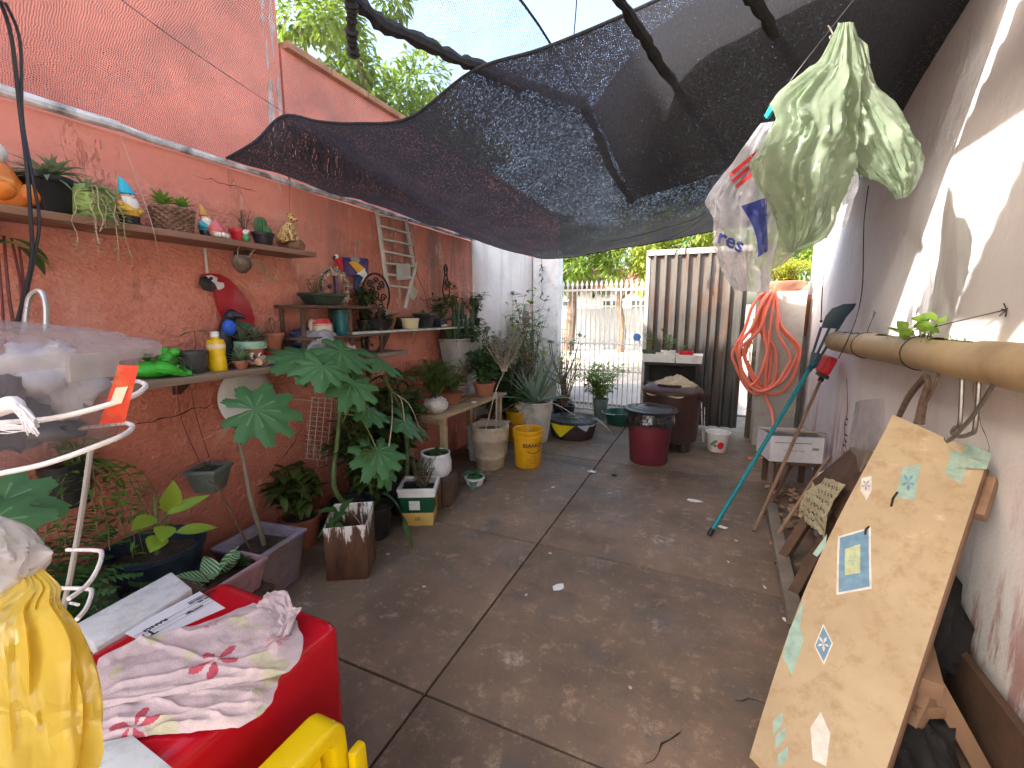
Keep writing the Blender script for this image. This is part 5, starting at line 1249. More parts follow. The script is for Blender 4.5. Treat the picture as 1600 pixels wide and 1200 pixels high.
# ---- round concrete pot
b0 = gz(765, 736, 0) + Vector((-.06, .13, 0)); t = thing('concrete_pot', 'round pale concrete pot with two moulded bands and a thin silvery shrub', 'potted plant', b0)
m = MB(); m.lathe([(0, 0), (.135, 0), (.14, .01), (.15, .10), (.158, .11), (.158, .13), (.152, .14), (.172, .27), (.182, .285), (.182, .31), (.176, .325), (.186, .39), (.192, .41), (.188, .425), (.168, .425), (.158, .37), (.155, .36), (0, .355)], 32, wob=.01); m.build('pot', M('pale_concrete', (.42, .33, .23), .9, .25, 6, .6, 50, dirt=.4, dc=(.2, .15, .1)), t)
m = MB(); m.lathe([(0, .375), (.155, .37)], 24); m.build('soil', SOIL, t)
tp_ = gx(788, 580, b0.x + .03)
stalk(t, [b0 + Vector((-.05, 0, .36)), gx(775, 610, b0.x), tp_, tp_ + Vector((.05, .02, .2))], [.006, .005, .003], M('pale_stem'))
stalk(t, [b0 + Vector((.06, .02, .36)), b0 + Vector((.065, .02, .75))], [.009, .007], M('grey_stick', (.34, .31, .27), .8), 'stake')
m = MB(); s_ = MB(); random.seed(9); bush(m, s_, tp_ - b0, 34, .40, .26, .06, .013, 34); s_.build('twig', M('pale_stem'), t); leaves(m, 'foliage', G_SILV, t)
# ---- yellow paint bucket
b0 = gz(825, 733, 0) + Vector((-.05, .12, 0)); t = thing('yellow_bucket', 'yellow paint bucket with brown lettering standing beside the concrete pot', 'bucket', b0)
YP = M('bucket_orange', (.66, .33, .008), .4, .1, 8, .06, 40, dirt=.12)
m = MB(); m.lathe([(0, 0), (.125, 0), (.13, .006), (.142, .30), (.15, .302), (.15, .325), (.145, .33), (.152, .345), (.152, .372), (.146, .378), (.138, .372), (.128, .30), (0, .295)], 36); m.build('pail', YP, t)
m = MB(); m.lathe([(0, .31), (.126, .30)], 24); m.build('soil', SOIL, t)
def cyl(a0, zc, r0=.1335, k=.04): return lambda x, y: Vector((math.cos(a0 + x / r0) * (r0 + k * (zc + y) + .001), math.sin(a0 + x / r0) * (r0 + k * (zc + y) + .001), zc + y))
AF = math.atan2(-b0.y, -b0.x)
text_part('BIANCO', .055, M('letter_brown', (.10, .03, .015), .5), t, cyl(AF + .42, .235), bold=.0015)
m = MB(); m.tube([cyl(AF + .42, .16)(x, .9 * x * x * 6) for x in [(-.065 + .013 * i) for i in range(11)]], .0035, 5); m.build('smile_mark', M('letter_brown'), t)
for zz, tx in ((.125, 'tinta'), (.09, 'premium'), (.06, '18 L')): text_part(tx, .024, M('letter_tan', (.45, .20, .02), .5), t, cyl(AF + .4, zz), name='small_print')
m = MB(); s_ = MB(); bush(m, s_, (0, 0, .3), 3, .25, .08, .05, .012, 5); s_.build('twig', M('pale_stem'), t); leaves(m, 'foliage', G_GREY, t)
# ---- second yellow bucket behind
b0 = Vector((-2.02, 4.72, 0)); t = thing('yellow_bucket', 'yellow bucket with dark squiggles half hidden behind the concrete pots', 'bucket', b0)
m = MB(); m.lathe([(0, 0), (.12, 0), (.14, .34), (.148, .34), (.148, .37), (.138, .37), (.13, .32), (0, .31)], 30); m.build('pail', YP, t)
m = MB(); [m.tube([cyl(math.atan2(-b0.y, -b0.x) + dx, .2, .128, .06)(x, .03 * math.sin(x * 60 + dx * 9)) for x in [(-.04 + .01 * i) for i in range(9)]], .005, 5) for dx in (-.5, 0, .5)]; m.build('squiggle', M('letter_brown'), t)
m = MB(); s_ = MB(); bush(m, s_, (0, 0, .3), 14, .35, .16, .12, .05, 5); s_.build('stem', STEMG, t); leaves(m, 'foliage', G_MID, t)
crumple(t, 'cloth', (.05, -.02, .40), (.09, .09, .06), M('beige_cloth', (.50, .40, .30), .9, .2, 10, .4, 90), 21)
# ---- agave in pale pot
b0 = Vector((-1.83, 4.80, 0)); t = thing('agave_pot', 'agave with long blue-green blades in a pale concrete pot', 'potted plant', b0)
m = MB(); m.lathe([(0, 0), (.15, 0), (.17, .12), (.19, .30), (.205, .45), (.21, .48), (.195, .485), (.18, .44), (0, .43)], 30, wob=.015); m.build('pot', M('pale_concrete2', (.50, .46, .40), .9, .2, 6, .5, 50, dirt=.3, dc=(.3, .26, .2)), t)
m = MB(); m.lathe([(0, .455), (.18, .45)], 24); m.build('soil', SOIL, t)
m = MB(); m.lathe([(.181, .02), (.186, .06), (.18, .1)], 30); 
random.seed(4)
AG = leafmat('agave_leaf', (.20, .29, .21), .25, .5, .2)
for k in range(26):
    a = k * 2.399; e = rnd(.25, 1.35); q = MB(); L = rnd(.45, .75)
    q.leaf((.03 * math.cos(a), .03 * math.sin(a), .45), (math.cos(a) * math.cos(e), math.sin(a) * math.cos(e), math.sin(e)), L, .055, bend=.35 if e < .8 else .08, n=7, fold=.6, shape=.55); q.build('blade', AG, t, angle=180)
for k in range(5):
    a = rnd(0, 6.28); q = MB(); q.leaf((0, 0, .45), (math.cos(a), math.sin(a), .6), rnd(.4, .6), .035, bend=1.1, n=7, fold=.5); q.build('dry_blade', M('dry_root'), t, angle=180)
# tall thin plant between agave and gate post
t = thing('climbing_plant', 'tall thin plant with sparse yellow-green leaves in front of the white wall end', 'plant', (-2.1, 5.4, 0))
roundpot(t, .12, .15, .26, TERRA, .85); m = MB(); s_ = MB(); random.seed(15); bush(m, s_, (0, 0, .2), 14, 1.35, .3, .12, .07, 10); s_.build('stem', STEMG, t); leaves(m, 'foliage', leafmat('leaf_lime', (.28, .36, .07), .35), t)
# ---- basin with black lid and bag
b0 = gz(892, 690, 0) + Vector((-.05, .24, 0)); t = thing('lidded_basin', 'low brown basin with a black lid and a yellow and white plastic sheet under it', 'basin', b0)
m = MB(); m.lathe([(0, 0), (.23, 0), (.26, .03), (.285, .15), (.30, .20), (.29, .20), (0, .19)], 36); m.build('basin', M('basin_brown', (.05, .03, .03), .55, .3), t)
m = MB(); m.lathe([(.31, .205), (.315, .22), (.30, .235), (.27, .238), (.24, .228), (.16, .236), (.12, .242), (.115, .25), (.06, .25), (.055, .242), (0, .244)], 40); m.build('lid', M('lid_black', (.02, .02, .022), .35, .2, 8), t)
dv = Vector((-b0.x, -b0.y, 0)).normalized(); sd_ = Vector((0, 0, 1)).cross(dv)
def sheet(name, a0, a1, drop, mat):
    AA = math.atan2(dv.y, dv.x)
    def f(u, v):
        a = AA + a0 + (a1 - a0) * u; tri = 1 - abs(u - .45) * 1.9; r = .318 + .012 * math.sin(u * 9) - .035 * v; return (math.cos(a) * r, math.sin(a) * r, .212 - drop * v * max(.06, tri))
    m = MB(); m.grid(f, 16, 6); m.build(name, mat, t)
sheet('yellow_sheet', -1.1, .15, .17, M('sheet_yellow', (.75, .62, .02), .35, .1)); sheet('white_sheet', .16, 1.25, .10, M('sheet_white', (.62, .68, .78), .35, .1))
m = MB(); m.leaf((.2, .05, .24), (.9, -.35, .15), .32, .05, bend=.7, n=7); m.leaf((-.1, .0, .25), (-.35, -.2, .9), .35, .04, bend=.6, n=7); m.build('fallen_blade', AG, t, angle=180)
# ---- pots by the gate
b0 = Vector((-1.93, 6.2, 0)); t = thing('desert_rose', 'dark pot with a bare branching shrub in front of the gate', 'potted plant', b0)
sqpot(t, .18, .23, .18, .23, .23, BLACKP, .85)
m = MB(); random.seed(7)
m.tube([(0, 0, .18), (.02, .0, .45), (.0, .02, .6)], [.045, .03, .022], 9, smooth=4); tips = []
for k in range(8):
    e = Vector((rnd(-.35, .3), rnd(-.2, .2), rnd(.75, 1.25))); m.tube([(0, .01, .45 + rnd(0, .12)), e * .75, e], [.014, .009, .006], 6, smooth=3); tips.append(e)
m.build('branch', M('branch_grey', (.20, .16, .13), .85, .3), t); m = MB()
for e in tips: rosette(m, e, 9, .08, .03, (.1, 1.2), .3)
leaves(m, 'foliage', G_MID, t)
b0 = gz(935, 657, 0) + Vector((0, .1, 0)); t = thing('leafy_shrub', 'light green leafy shrub in a tall grey pot before the gate', 'potted plant', b0)
roundpot(t, .08, .11, .30, M('grey_pot', (.16, .18, .17), .7, .2), .9)
m = MB(); s_ = MB(); random.seed(17); bush(m, s_, (0, 0, .25), 44, .50, .42, .11, .042, 16); s_.build('stem', STEMG, t); leaves(m, 'foliage', leafmat('leaf_palegreen', (.22, .33, .12), .35), t)
b0 = gz(965, 665, 0) + Vector((0, .12, 0)); t = thing('green_basin', 'dark green plastic basin on the floor before the gate', 'basin', b0)
m = MB(); m.lathe([(0, 0), (.15, 0), (.17, .02), (.205, .16), (.225, .165), (.225, .175), (.2, .175), (.16, .025), (0, .02)], 30); m.build('basin', M('basin_green', (.015, .085, .06), .45, .15), t)
m = MB(); m.tube([Vector((-.225, 0, .17)), Vector((-.24, -.02, .15)), Vector((-.15, -.17, .16)), Vector((-.02, -.225, .17))], .005, 6, smooth=5); m.build('handle', M('white_enamel'), t)
# ---- bench with pots
t = thing('plank_bench', 'rough plank bench by the red wall carrying potted plants', 'bench', (-2.2, 3.6, 0)); BZ = .66
for k, (x, dz) in enumerate(((-2.36, 0), (-2.24, .004), (-2.12, -.003), (-2.0, .002))):
    m = MB(); m.box((x, 3.62, BZ - .012 + dz), (.105, 1.25, .025)); m.build('plank', PLANKL, t, world=True, bevel=.003)
for x in (-2.36, -2.0):
    for y in (3.08, 4.16):
        m = MB(); m.box((x, y, (BZ - .03) / 2), (.05, .05, BZ - .03)); m.build('leg', PLANKL, t, world=True, bevel=.003)
m = MB(); m.box((-2.18, 3.08, BZ - .06), (.42, .03, .06)); m.build('apron', PLANKL, t, world=True, bevel=.003)
m = MB(); m.tube([(-2.0 + .02 * math.cos(a), 3.62 + .02 * math.sin(a), BZ + .008) for a in [.5 * i for i in range(13)]], .006, 7); tag(m.build('plastic_ring', M('white_enamel')), 'small white plastic ring lying on the plank bench', 'ring')
t = thing('wrapped_pot', 'pot wrapped in white plastic with dark dry plant on the near end of the bench', 'potted plant', (-2.10, 3.13, BZ + .002))
crumple(t, 'wrapping', (0, 0, .06), (.105, .105, .075), M('wrap_white', (.56, .50, .44), .6, .25, 12, .5, 50, dirt=.3), 31, amp=.2)
m = MB(); m.lathe([(0, .118), (.07, .112)], 16); m.build('soil', SOIL, t); m = MB(); random.seed(3); rosette(m, (0, 0, .11), 18, .06, .03, (.1, 1.2), .3); leaves(m, 'foliage', leafmat('leaf_purple', (.05, .025, .03), .4), t)
t = thing('black_watering_can', 'black can with an upright loop handle behind the wrapped pot', 'watering can', (-2.36, 3.05, BZ + .002))
m = MB(); m.lathe([(0, 0), (.075, 0), (.08, .12), (.07, .15), (0, .15)], 20); m.build('body', BLACKP, t); m = MB(); m.tube([(0, -.06, .12), (0, -.10, .22), (0, -.04, .27), (0, .04, .22), (0, .05, .14)], .009, 7, smooth=4); m.build('handle', BLACKP, t)
t = thing('fern_pot', 'bright green ferny plant in an orange-rimmed bowl on the bench', 'potted plant', (-2.2, 3.5, BZ + .002))
m = MB(); m.lathe([(0, 0), (.08, 0), (.13, .10), (.14, .105), (.12, .105), (0, .09)], 24); m.build('bowl', TERRA, t)
m = MB(); s_ = MB(); random.seed(6); bush(m, s_, (-.05, -.15, .08), 54, .32, .26, .07, .018, 20); bush(m, s_, (0, .1, .08), 14, .22, .16, .09, .05, 4); s_.build('stem', STEMG, t); leaves(m, 'foliage', leafmat('leaf_fern', (.09, .19, .04), .45), t)
t = thing('brick_riser', 'brick riser on the bench under the grey planter', 'bricks', (-2.32, 3.95, BZ + .002))
for k in range(4):
    for j in range(2):
        m = MB(); m.box((0, -.11 + j * .22, .04 + k * .078), (.11, .21, .074)); m.build('brick', M('brick_red', (.30, .26, .22), .9, .3, 8, .5, 40), t, bevel=.004)
t = thing('grey_planter', 'large grey concrete planter with a finger cactus near the white wall end', 'potted plant', (-2.32, 3.95, BZ + .315), R_(90))
sqpot(t, .40, .46, .20, .25, .28, CONC, .88, th=.02)
m = MB(); random.seed(13)
for k in range(30):
    x, y = rnd(-.18, .18), rnd(-.08, .08); h = rnd(.22, .42); e = Vector((x * 1.25 + rnd(-.03, .03), y * 1.4, .25 + h)); m.tube([(x, y, .24), Vector((x, y, .24)).lerp(e, .6), e], [.017, .018, .006], 7, smooth=3)
m.build('cactus', M('cactus_dark', (.035, .075, .035), .6, .3, 20, .3, 150), t)
m = MB(); s_ = MB(); trail(m, s_, (-.12, -.1, .26), 7, .22, .08, .03, .02, .025); trail(m, s_, (.1, -.1, .26), 6, .22, .08, .03, .02, .025); s_.build('stem', STEMG, t); leaves(m, 'foliage', G_MID, t)
m = MB(); s_ = MB(); bush(m, s_, (.0, -.05, .2), 26, .2, .3, .09, .04, 9); s_.build('side_stem', STEMG, t); leaves(m, 'side_foliage', G_MID, t)
q = MB(); q.leaf((-.22, 0, .28), (-.3, .1, 1), .18, .11, up=Vector((0, -1, 0)), bend=.1, n=6, shape=.8); q.build('leaf', PAP, t, angle=180)
t = thing('grey_crate', 'pale grey plastic crate standing under the far end of the bench', 'crate', (-2.05, 4.02, 0), R_(5))
sqpot(t, .28, .32, .36, .40, .36, M('grey_crate', (.40, .39, .37), .7, .12, 8), .5)
t = thing('broad_leaf_pot', 'bushy broad-leaved plant in a clay pot at the far end of the bench', 'potted plant', (-2.08, 3.98, BZ + .002))
roundpot(t, .08, .11, .14, TERRA, .9); m = MB(); s_ = MB(); random.seed(77); bush(m, s_, (0, 0, .12), 26, .34, .24, .12, .06, 9); s_.build('stem', STEMG, t); leaves(m, 'foliage', G_MID, t)
for (nm, lb, loc, n, h, sp, L, W, kid, mt, rp_) in (
        ('tall_shrub', 'tall leafy shrub in a clay pot against the white wall end', (-2.30, 5.55, 0), 26, 1.45, .34, .13, .05, 15, G_MID, .15),
        ('corner_shrub', 'dense mid-green shrub between the bench and the white wall end', (-2.32, 4.62, 0), 34, 1.0, .34, .13, .055, 14, leafmat('leaf_corner', (.075, .14, .05), .4), .16),
        ('grey_shrub', 'pale grey-green wispy shrub in front of the white wall end', (-2.12, 5.05, 0), 40, 1.2, .40, .09, .016, 26, G_SILV, .15),
        ('gate_shrub', 'airy shrub with small leaves between the agave and the gate', (-1.72, 5.65, 0), 22, .95, .40, .06, .024, 20, leafmat('leaf_palegreen', (.22, .33, .12), .35), .13)):
    t = thing(nm, lb, 'potted plant', loc); roundpot(t, rp_ * .8, rp_, .28, TERRA if nm != 'gate_shrub' else BLACKP, .88); m = MB(); s_ = MB(); random.seed(len(lb)); bush(m, s_, (0, 0, .24), n, h, sp, L, W, kid); s_.build('stem', STEMB, t); leaves(m, 'foliage', mt, t)
t = thing('sword_plant', 'upright sword-leaved plant rising behind the agave', 'potted plant', (-2.26, 4.95, .0)); roundpot(t, .11, .14, .3, BLACKP, .88); random.seed(5)
for k in range(18):
    a = k * 2.4; q = MB(); q.leaf((.04 * math.cos(a), .04 * math.sin(a), .25), (math.cos(a) * .3, math.sin(a) * .3, 1), rnd(.7, 1.15), .06, bend=rnd(.0, .25), n=8, fold=.5, shape=.6); q.build('blade', G_DARK if k % 3 else G_GREY, t, angle=180)
for (nm, lb, px, py, X, n, h, sp, L, W, kid, mt) in (
        ('shelf_plant', 'dark bushy plant on the glass shelf below the iron trellis', 572, 508, -2.40, 18, .24, .13, .09, .03, 9, G_DARK),
        ('shelf_plant', 'leafy plant on the glass shelf just under the dark iron basket', 690, 505, -2.42, 16, .22, .15, .08, .03, 9, G_MID),
        ('shelf_plant', 'tangled plant drooping at the far end of the glass shelf', 742, 508, -2.38, 22, .26, .2, .08, .03, 10, leafmat('leaf_olive'))):
    p = on_s2(px, py, X); t = thing(nm, lb, 'potted plant', p); roundpot(t, .05, .065, .08, BLACKP, .9); m = MB(); s_ = MB(); random.seed(px); bush(m, s_, (0, 0, .07), n, h, sp, L, W, kid); trail(m, s_, (.04, 0, .07), 6, .25, .12, .05, .025, .03); s_.build('stem', STEMG, t); leaves(m, 'foliage', mt, t)
# things hung on the white wall end
c = gx(822, 497, -2.46); t = thing('wall_bag', 'small flowered bag planter hanging on the white wall end', 'wall planter', c)
m = MB(); m.grid(lambda u, v: (.05 * math.sin(u * 3.14) * math.sin(v * 2.4 + .2) + .002, -.08 + .16 * u, -.12 + .22 * v), 10, 10, lambda u, v: 1 if nz((u * 9, v * 9, 3)) > .12 else 0); m.build('bag', [M('bag_red', (.30, .04, .05), .7, .3), M('bag_blue', (.10, .14, .36), .7, .3)], t)
m = MB(); m.box((.0, 0, .15), (.006, .09, .12)); m.build('card', M('card_grey'), t)
c = gx(846, 430, -2.3); t = thing('hanging_chain', 'dark strand of dried seed pods hanging before the gate post', 'ornament', c)
m = MB(); m.tube([(0, 0, .25), (.01, 0, 0), (0, .01, -.3)], .003, 5, smooth=4); m.build('cord', IRON, t); m = MB(); random.seed(2)
for k in range(34): z = rnd(-.3, .15); m.leaf((0, 0, z), (rnd(-1, 1), rnd(-1, 1), rnd(-.4, .6)), .08, .02, n=2)
leaves(m, 'pod', leafmat('leaf_black', (.03, .028, .025)), t)
# ---- left corner: dieffenbachia, pink trough, shade plants
t = thing('concrete_block', 'pair of grey concrete blocks under the navy pot by the wall', 'blocks', (-2.27, 1.06, 0))
for k in range(2):
    m = MB(); m.box((0, 0, .065 + k * .132), (.38, .36, .13)); m.build('block', CONC, t, bevel=.008)
t = thing('dieffenbachia', 'lime-green broad-leaved plant in a wide navy pot by the red wall', 'potted plant', (-2.26, 1.06, .265))
m = MB(); m.lathe([(0, 0), (.14, 0), (.15, .01), (.185, .17), (.195, .172), (.195, .19), (.18, .19), (.165, .12), (0, .11)], 32); m.build('pot', M('navy_plastic', (.015, .022, .045), .4, .2, 8, .05, 40, dirt=.2), t)
m = MB(); m.lathe([(0, .14), (.166, .13)], 24); m.build('soil', SOIL, t)
L0 = Vector((-2.26, 1.06, .265)); s_ = MB(); s_.tube([(.0, .0, .12), (.01, .01, .25), (.0, .02, .42)], [.012, .009, .005], 7, smooth=4); s_.build('stem', STEMG, t)
LIME = leafmat('leaf_limebright', (.27, .42, .05), .3, .4, .45)
for (a, b_, X, d, L, W) in ((262, 800, -2.2, (.25, .1, .8), .15, .085), (240, 808, -2.2, (.5, -.7, .12), .14, .075), (262, 803, -2.18, (.3, .9, .28), .17, .055), (275, 832, -2.14, (.35, .9, -.12), .16, .06), (258, 822, -2.12, (.7, -.45, -.1), .11, .08), (250, 838, -2.1, (.6, -.6, -.1), .10, .08)):
    p = gx(a, b_, X) - L0; s2 = MB(); s2.tube([(.005, .012, .25), p], .004, 5); s2.build('leaf_stalk', STEMG, t); q = MB(); q.leaf(p, d, L, W, up=Vector((.6, 0, .8)), bend=.12, n=8, fold=.3, shape=.8); q.build('leaf', LIME, t, angle=180)
p0 = Vector((-2.0, 1.17, .16)); t = thing('pink_trough', 'dusty pink plastic trough with a white-veined leafy plant behind the red box', 'potted plant', p0, R_(95))
sqpot(t, .30, .36, .12, .16, .15, M('pink_plastic', (.50, .30, .33), .5, .15, 8, .1, 40, dirt=.3), .85)
def m_vein():
    s = NT('veined_leaf'); w_ = s.n('ShaderNodeTexWave'); w_.inputs['Scale'].default_value = 26; w_.inputs['Distortion'].default_value = 1.5; s.l(s.tc.outputs['Object'], w_.inputs['Vector'])
    s.base(s.mix(s.ramp(w_.outputs[1], .62, .85), (.055, .16, .045), (.48, .58, .34))); s.set(Roughness=.4); return s.m
for k, (d, L) in enumerate((((-.9, .5, .25), .17), ((-.4, .6, .55), .14), ((.2, .5, .6), .13), ((.3, -.2, .9), .15), ((-.6, -.4, .6), .14), ((.7, .2, .6), .11))):
    q = MB(); q.leaf((-.07 + .02 * k, 0, .14), d, L, .075, bend=.3, n=8, shape=.85); q.build('leaf', m_vein() if k == 0 else bpy.data.materials['veined_leaf'], t, angle=180)
m = MB(); rosette(m, (.10, 0, .13), 8, .08, .045, (.2, 1.2), .3); leaves(m, 'foliage', G_DARK, t)
t = thing('trough_stand', 'low wooden stand under the pink trough', 'stand', (-2.0, 1.17, 0), R_(5))
m = MB(); m.box((0, 0, .143), (.2, .4, .025)); m.build('top', WOODD, t, bevel=.003)
for x in (-.08, .08):
    for y in (-.17, .17): m = MB(); m.box((x, y, .065), (.03, .03, .13)); m.build('leg', WOODD, t)
c = gx(105, 745, -2.38); t = thing('wall_pot', 'black wall pot with fresh green sprigs trailing down the red wall', 'wall planter', c)
m = MB(); m.lathe([(0, -.12), (.06, -.12), (.085, .06), (.075, .06), (0, .03)], 20); m.build('pot', BLACKP, t)
m = MB(); s_ = MB(); random.seed(22); trail(m, s_, (.03, .04, .05), 26, .5, .22, .05, .022, .03); bush(m, s_, (.02, .03, .03), 16, .16, .14, .05, .024, 5); s_.build('stem', STEMG, t); leaves(m, 'foliage', G_FRESH, t)
t = thing('shade_fern', 'dark fern filling the corner behind the wire rack', 'potted plant', (-2.2, .62, 0)); t.location.z = .0
roundpot(t, .14, .18, .30, BLACKP, .85); m = MB(); random.seed(23)
for k in range(46):
    a = rnd(0, 6.28); L = rnd(.3, .62); d = Vector((math.cos(a) * .6, math.sin(a) * .6, rnd(.5, 1.1))); P = catmull([(0, 0, .26), Vector((0, 0, .28)) + d * L * .55, Vector((0, 0, .3)) + d * L - Vector((0, 0, L * .35))], 7)
    for i in range(2, len(P)):
        dd, sd_, u = frame(P[i] - P[i - 1])
        for s2 in (-1, 1): m.leaf(P[i], sd_ * s2 + dd * .4, .075 * (1.1 - i / len(P)) + .012, .022, n=2, bend=.3)
leaves(m, 'foliage', G_MID, t)
t = thing('broad_leaf_plant', 'dark plant with one large lobed leaf at the far left edge below the rack', 'potted plant', (-2.25, .45, 0)); roundpot(t, .12, .15, .26, BLACKP, .85)
stalk(t, [(-2.25, .45, .2), gx(0, 800, -2.1)], .008); palmate(t, gx(5, 782, -1.98), (.5, .8, -.3), (.6, -.1, .7), .15, 7, 51); palmate(t, gx(-15, 815, -1.9), (.6, .3, -.3), (.6, -.1, .7), .14, 7, 52)
m = MB(); random.seed(25); s_ = MB(); bush(m, s_, (.25, .35, .02), 18, .35, .2, .075, .05, 6); s_.build('stem', STEMG, t); leaves(m, 'foliage', G_MID, t)
# ================================================================== left foreground
def gd(px, py, d): return CAM + ray(px, py) * d
def loft(t, name, rows, mat, seed=0, seg=56, fold=.18, per=10, world=True, freq=2.2, along=1.0):
    """bag-like skin through rows (xl, yl, xr, yr, distance, thickness): every row is a flattened, pleated ring"""
    R = []
    for (xl, yl, xr, yr, d, th) in rows:
        a, b_ = gd(xl, yl, d), gd(xr, yr, d); R.append(((a + b_) / 2, (b_ - a) / 2, th))
    cs = catmull([r[0] for r in R], per); ax = catmull([r[1] for r in R], per); tt = catmull([Vector((r[2], 0, 0)) for r in R], per)
    n = len(cs)
    def f(u, v):
        i = round(u * (n - 1)); a = v * 6.283185; c, e, th = cs[i], ax[i], max(.001, tt[i].x)
        d = (c - CAM).normalized(); w_ = e.length; p = c + e * math.cos(a) * 1.0 - d * (math.sin(a) * th)
        ca, sa = math.cos(a), math.sin(a)
        rd = lambda f1, f2, o: (1 - min(1, 2.2 * abs(nz((ca * f1 + seed + o, sa * f1 - o, u * f2 + seed))))) ** 2      # sharp ridges
        k = fold * min(w_, .09) * (.9 * nz((ca * freq + seed, sa * freq, u * 2.2 + seed)) + 1.0 * (rd(freq * .9, 1.6 * along, 0) - .3) + .7 * (rd(freq * 1.6, 4.5 * along, 7) - .3) + .3 * (rd(freq * 3, 9 * along, 3) - .3))
        return p + (e.normalized() * math.cos(a) - d * math.sin(a)) * k * (.35 + .65 * abs(math.sin(a)))
    m = MB(); m.grid(f, n - 1, seg); return m.build(name, mat, t, angle=75, world=world)
def grp(px, py, d): return gd(px, py, d)
# ---- red box
REDP = M('red_gloss', (.50, .006, .018), .16, .08, 5, .015, 20)
t = thing('red_box', 'glossy red rounded plastic box in the left foreground', 'box', (-1.35, .56, 0))
m = MB(); m.box((0, 0, .25), (.60, .84, .50)); bm = None; m.build('body', REDP, t, bevel=.06, segs=6)
m = MB(); m.box((0, 0, .012), (.56, .80, .02)); m.build('base', BLACKP, t)
STK = M('sticker_white', (.76, .76, .78), .45, .04)
q4 = [gz(a, b_, .5008) for a, b_ in ((190, 988), (312, 924), (352, 950), (228, 1004))]
m = MB(); m.quadslab(q4[0], q4[3], q4[2], q4[1], .0006); m.build('sticker', STK, t, world=True)
ex = (q4[1] - q4[0]).normalized(); ey = Vector((0, 0, 1)).cross(ex); oc = (q4[0] + q4[1] + q4[2] + q4[3]) / 4 - Vector(t.location) + Vector((0, 0, .0012))
def stick(x0, y0): return lambda x, y: oc + ex * (x0 - x) + ey * (y0 - y)
for k, (tx, sz, x0, y0) in enumerate((('TA', .045, -.09, -.012), ('RANCI', .022, -.05, .014), ('entrega', .018, .05, -.02), ('000 00', .016, .10, .012))): text_part(tx, sz, PAINT('black'), t, stick(x0, y0), bold=.0008)
m = MB(); random.seed(2)
for k in range(15): x = .06 + k * .006; m.add([oc + ex * (x) + ey * .022, oc + ex * (x + rnd(.002, .0045)) + ey * .022, oc + ex * (x + .003) + ey * .044, oc + ex * x + ey * .044], [(0, 1, 2, 3)])
for k in range(3): m.add([oc + ex * (-.11) + ey * (-.03 + k * .022), oc + ex * (.12) + ey * (-.03 + k * .022), oc + ex * (.12) + ey * (-.0285 + k * .022), oc + ex * (-.11) + ey * (-.0285 + k * .022)], [(0, 1, 2, 3)])
m.build('barcode', PAINT('black'), t, smooth=False)
c1 = gz(485, 984, .4985) - Vector(t.location)
# white foam slabs
FOAM = M('foam_white', (.66, .66, .64), .8, .1, 20, .4, 120, dirt=.4, dc=(.45, .41, .36), ds=14)
a_, b_, c_, d_ = [gz(x, y, .512) for x, y in ((118, 975), (268, 893), (300, 919), (150, 1012))]
m = MB(); m.quadslab(a_, d_, c_, b_, .045); tag(m.build('foam_slab', FOAM, bevel=.006), 'dirty white foam slab lying against the far side of the red box', 'foam slab')
t = thing('foam_support', 'low wooden crate under the foam slab beside the red box', 'crate', (-1.80, .72, 0))
m = MB(); m.box((0, 0, .23), (.2, .45, .455)); m.build('body', WOODD, t, bevel=.005)
for k in range(4): m = MB(); m.box((.105, 0, .06 + k * .11), (.012, .46, .08)); m.build('slat', WOODD, t, bevel=.002)
a_, b_, c_, d_ = [gz(x, y, .516) for x, y in ((120, 1166), (208, 1149), (275, 1203), (150, 1260))]
m = MB(); m.quadslab(a_, d_, c_, b_, .014); tag(m.build('foam_slab', M('white_board', (.66, .70, .68), .5, .08, 8, .05, 40, dirt=.15), bevel=.003), 'smooth white board corner on the red box under the flowered cloth', 'board')
# ---- flowered cloth
fl1 = gz(338, 1041, .52); fl2 = gz(208, 1134, .52); fl3 = gz(330, 985, .52); fl4 = gz(433, 1010, .52)
def petal(p, c, r, rot, n=5, w_=.42):
    d = Vector((p.x - c.x, p.y - c.y)); L = d.length
    if L > r or L < .006: return False
    a = math.atan2(d.y, d.x) - rot; k = 6.28318 / n; a = abs((a + k / 2) % k - k / 2)
    return a < w_ * math.sin(min(3.1, (L / r) * 2.75 + .15)) * .85
rowsA = [((248, 1003), (395, 942)), ((165, 1022), (452, 958)), ((148, 1050), (470, 988)), ((146, 1074), (474, 1010)), ((146, 1096), (462, 1038)), ((146, 1108), (440, 1056))]
rowsB = [((150, 1092), (445, 1046)), ((150, 1112), (436, 1062)), ((150, 1132), (428, 1090)), ((152, 1146), (412, 1114)), ((156, 1158), (372, 1136))]
def clothfn(rows, z0, seed, edge=True):
    A = catmull([gz(*r[0], z0) for r in rows], 8); B = catmull([gz(*r[1], z0) for r in rows], 8); n = len(A)
    def f(u, v):
        fv = v * (n - 1); i = min(n - 2, int(fv)); k = fv - i
        p = A[i].lerp(A[i + 1], k).lerp(B[i].lerp(B[i + 1], k), u)
        e = min(1, 8 * min(u, 1 - u)) * min(1, 7 * min(v, 1 - v))
        p.z += e * (.008 + .022 * abs(nz((u * 2.2 + seed, v * 2.6 + u * 1.2, 0))) + .010 * (1 - min(1, 3 * abs(nz((u * 2.4 + seed, v * 4.2 - u * 2, 2))))) ** 2 + .005 * nz((u * 9, v * 9, seed)) + .0015 * nz((p.x * 60, p.y * 60, seed)))
        p.x += .006 * nz((p.y * 30, v * 5, seed)) * (1 - e); p.y += .006 * nz((p.x * 30, u * 9, seed)) * (1 - e)
        return p
    return f
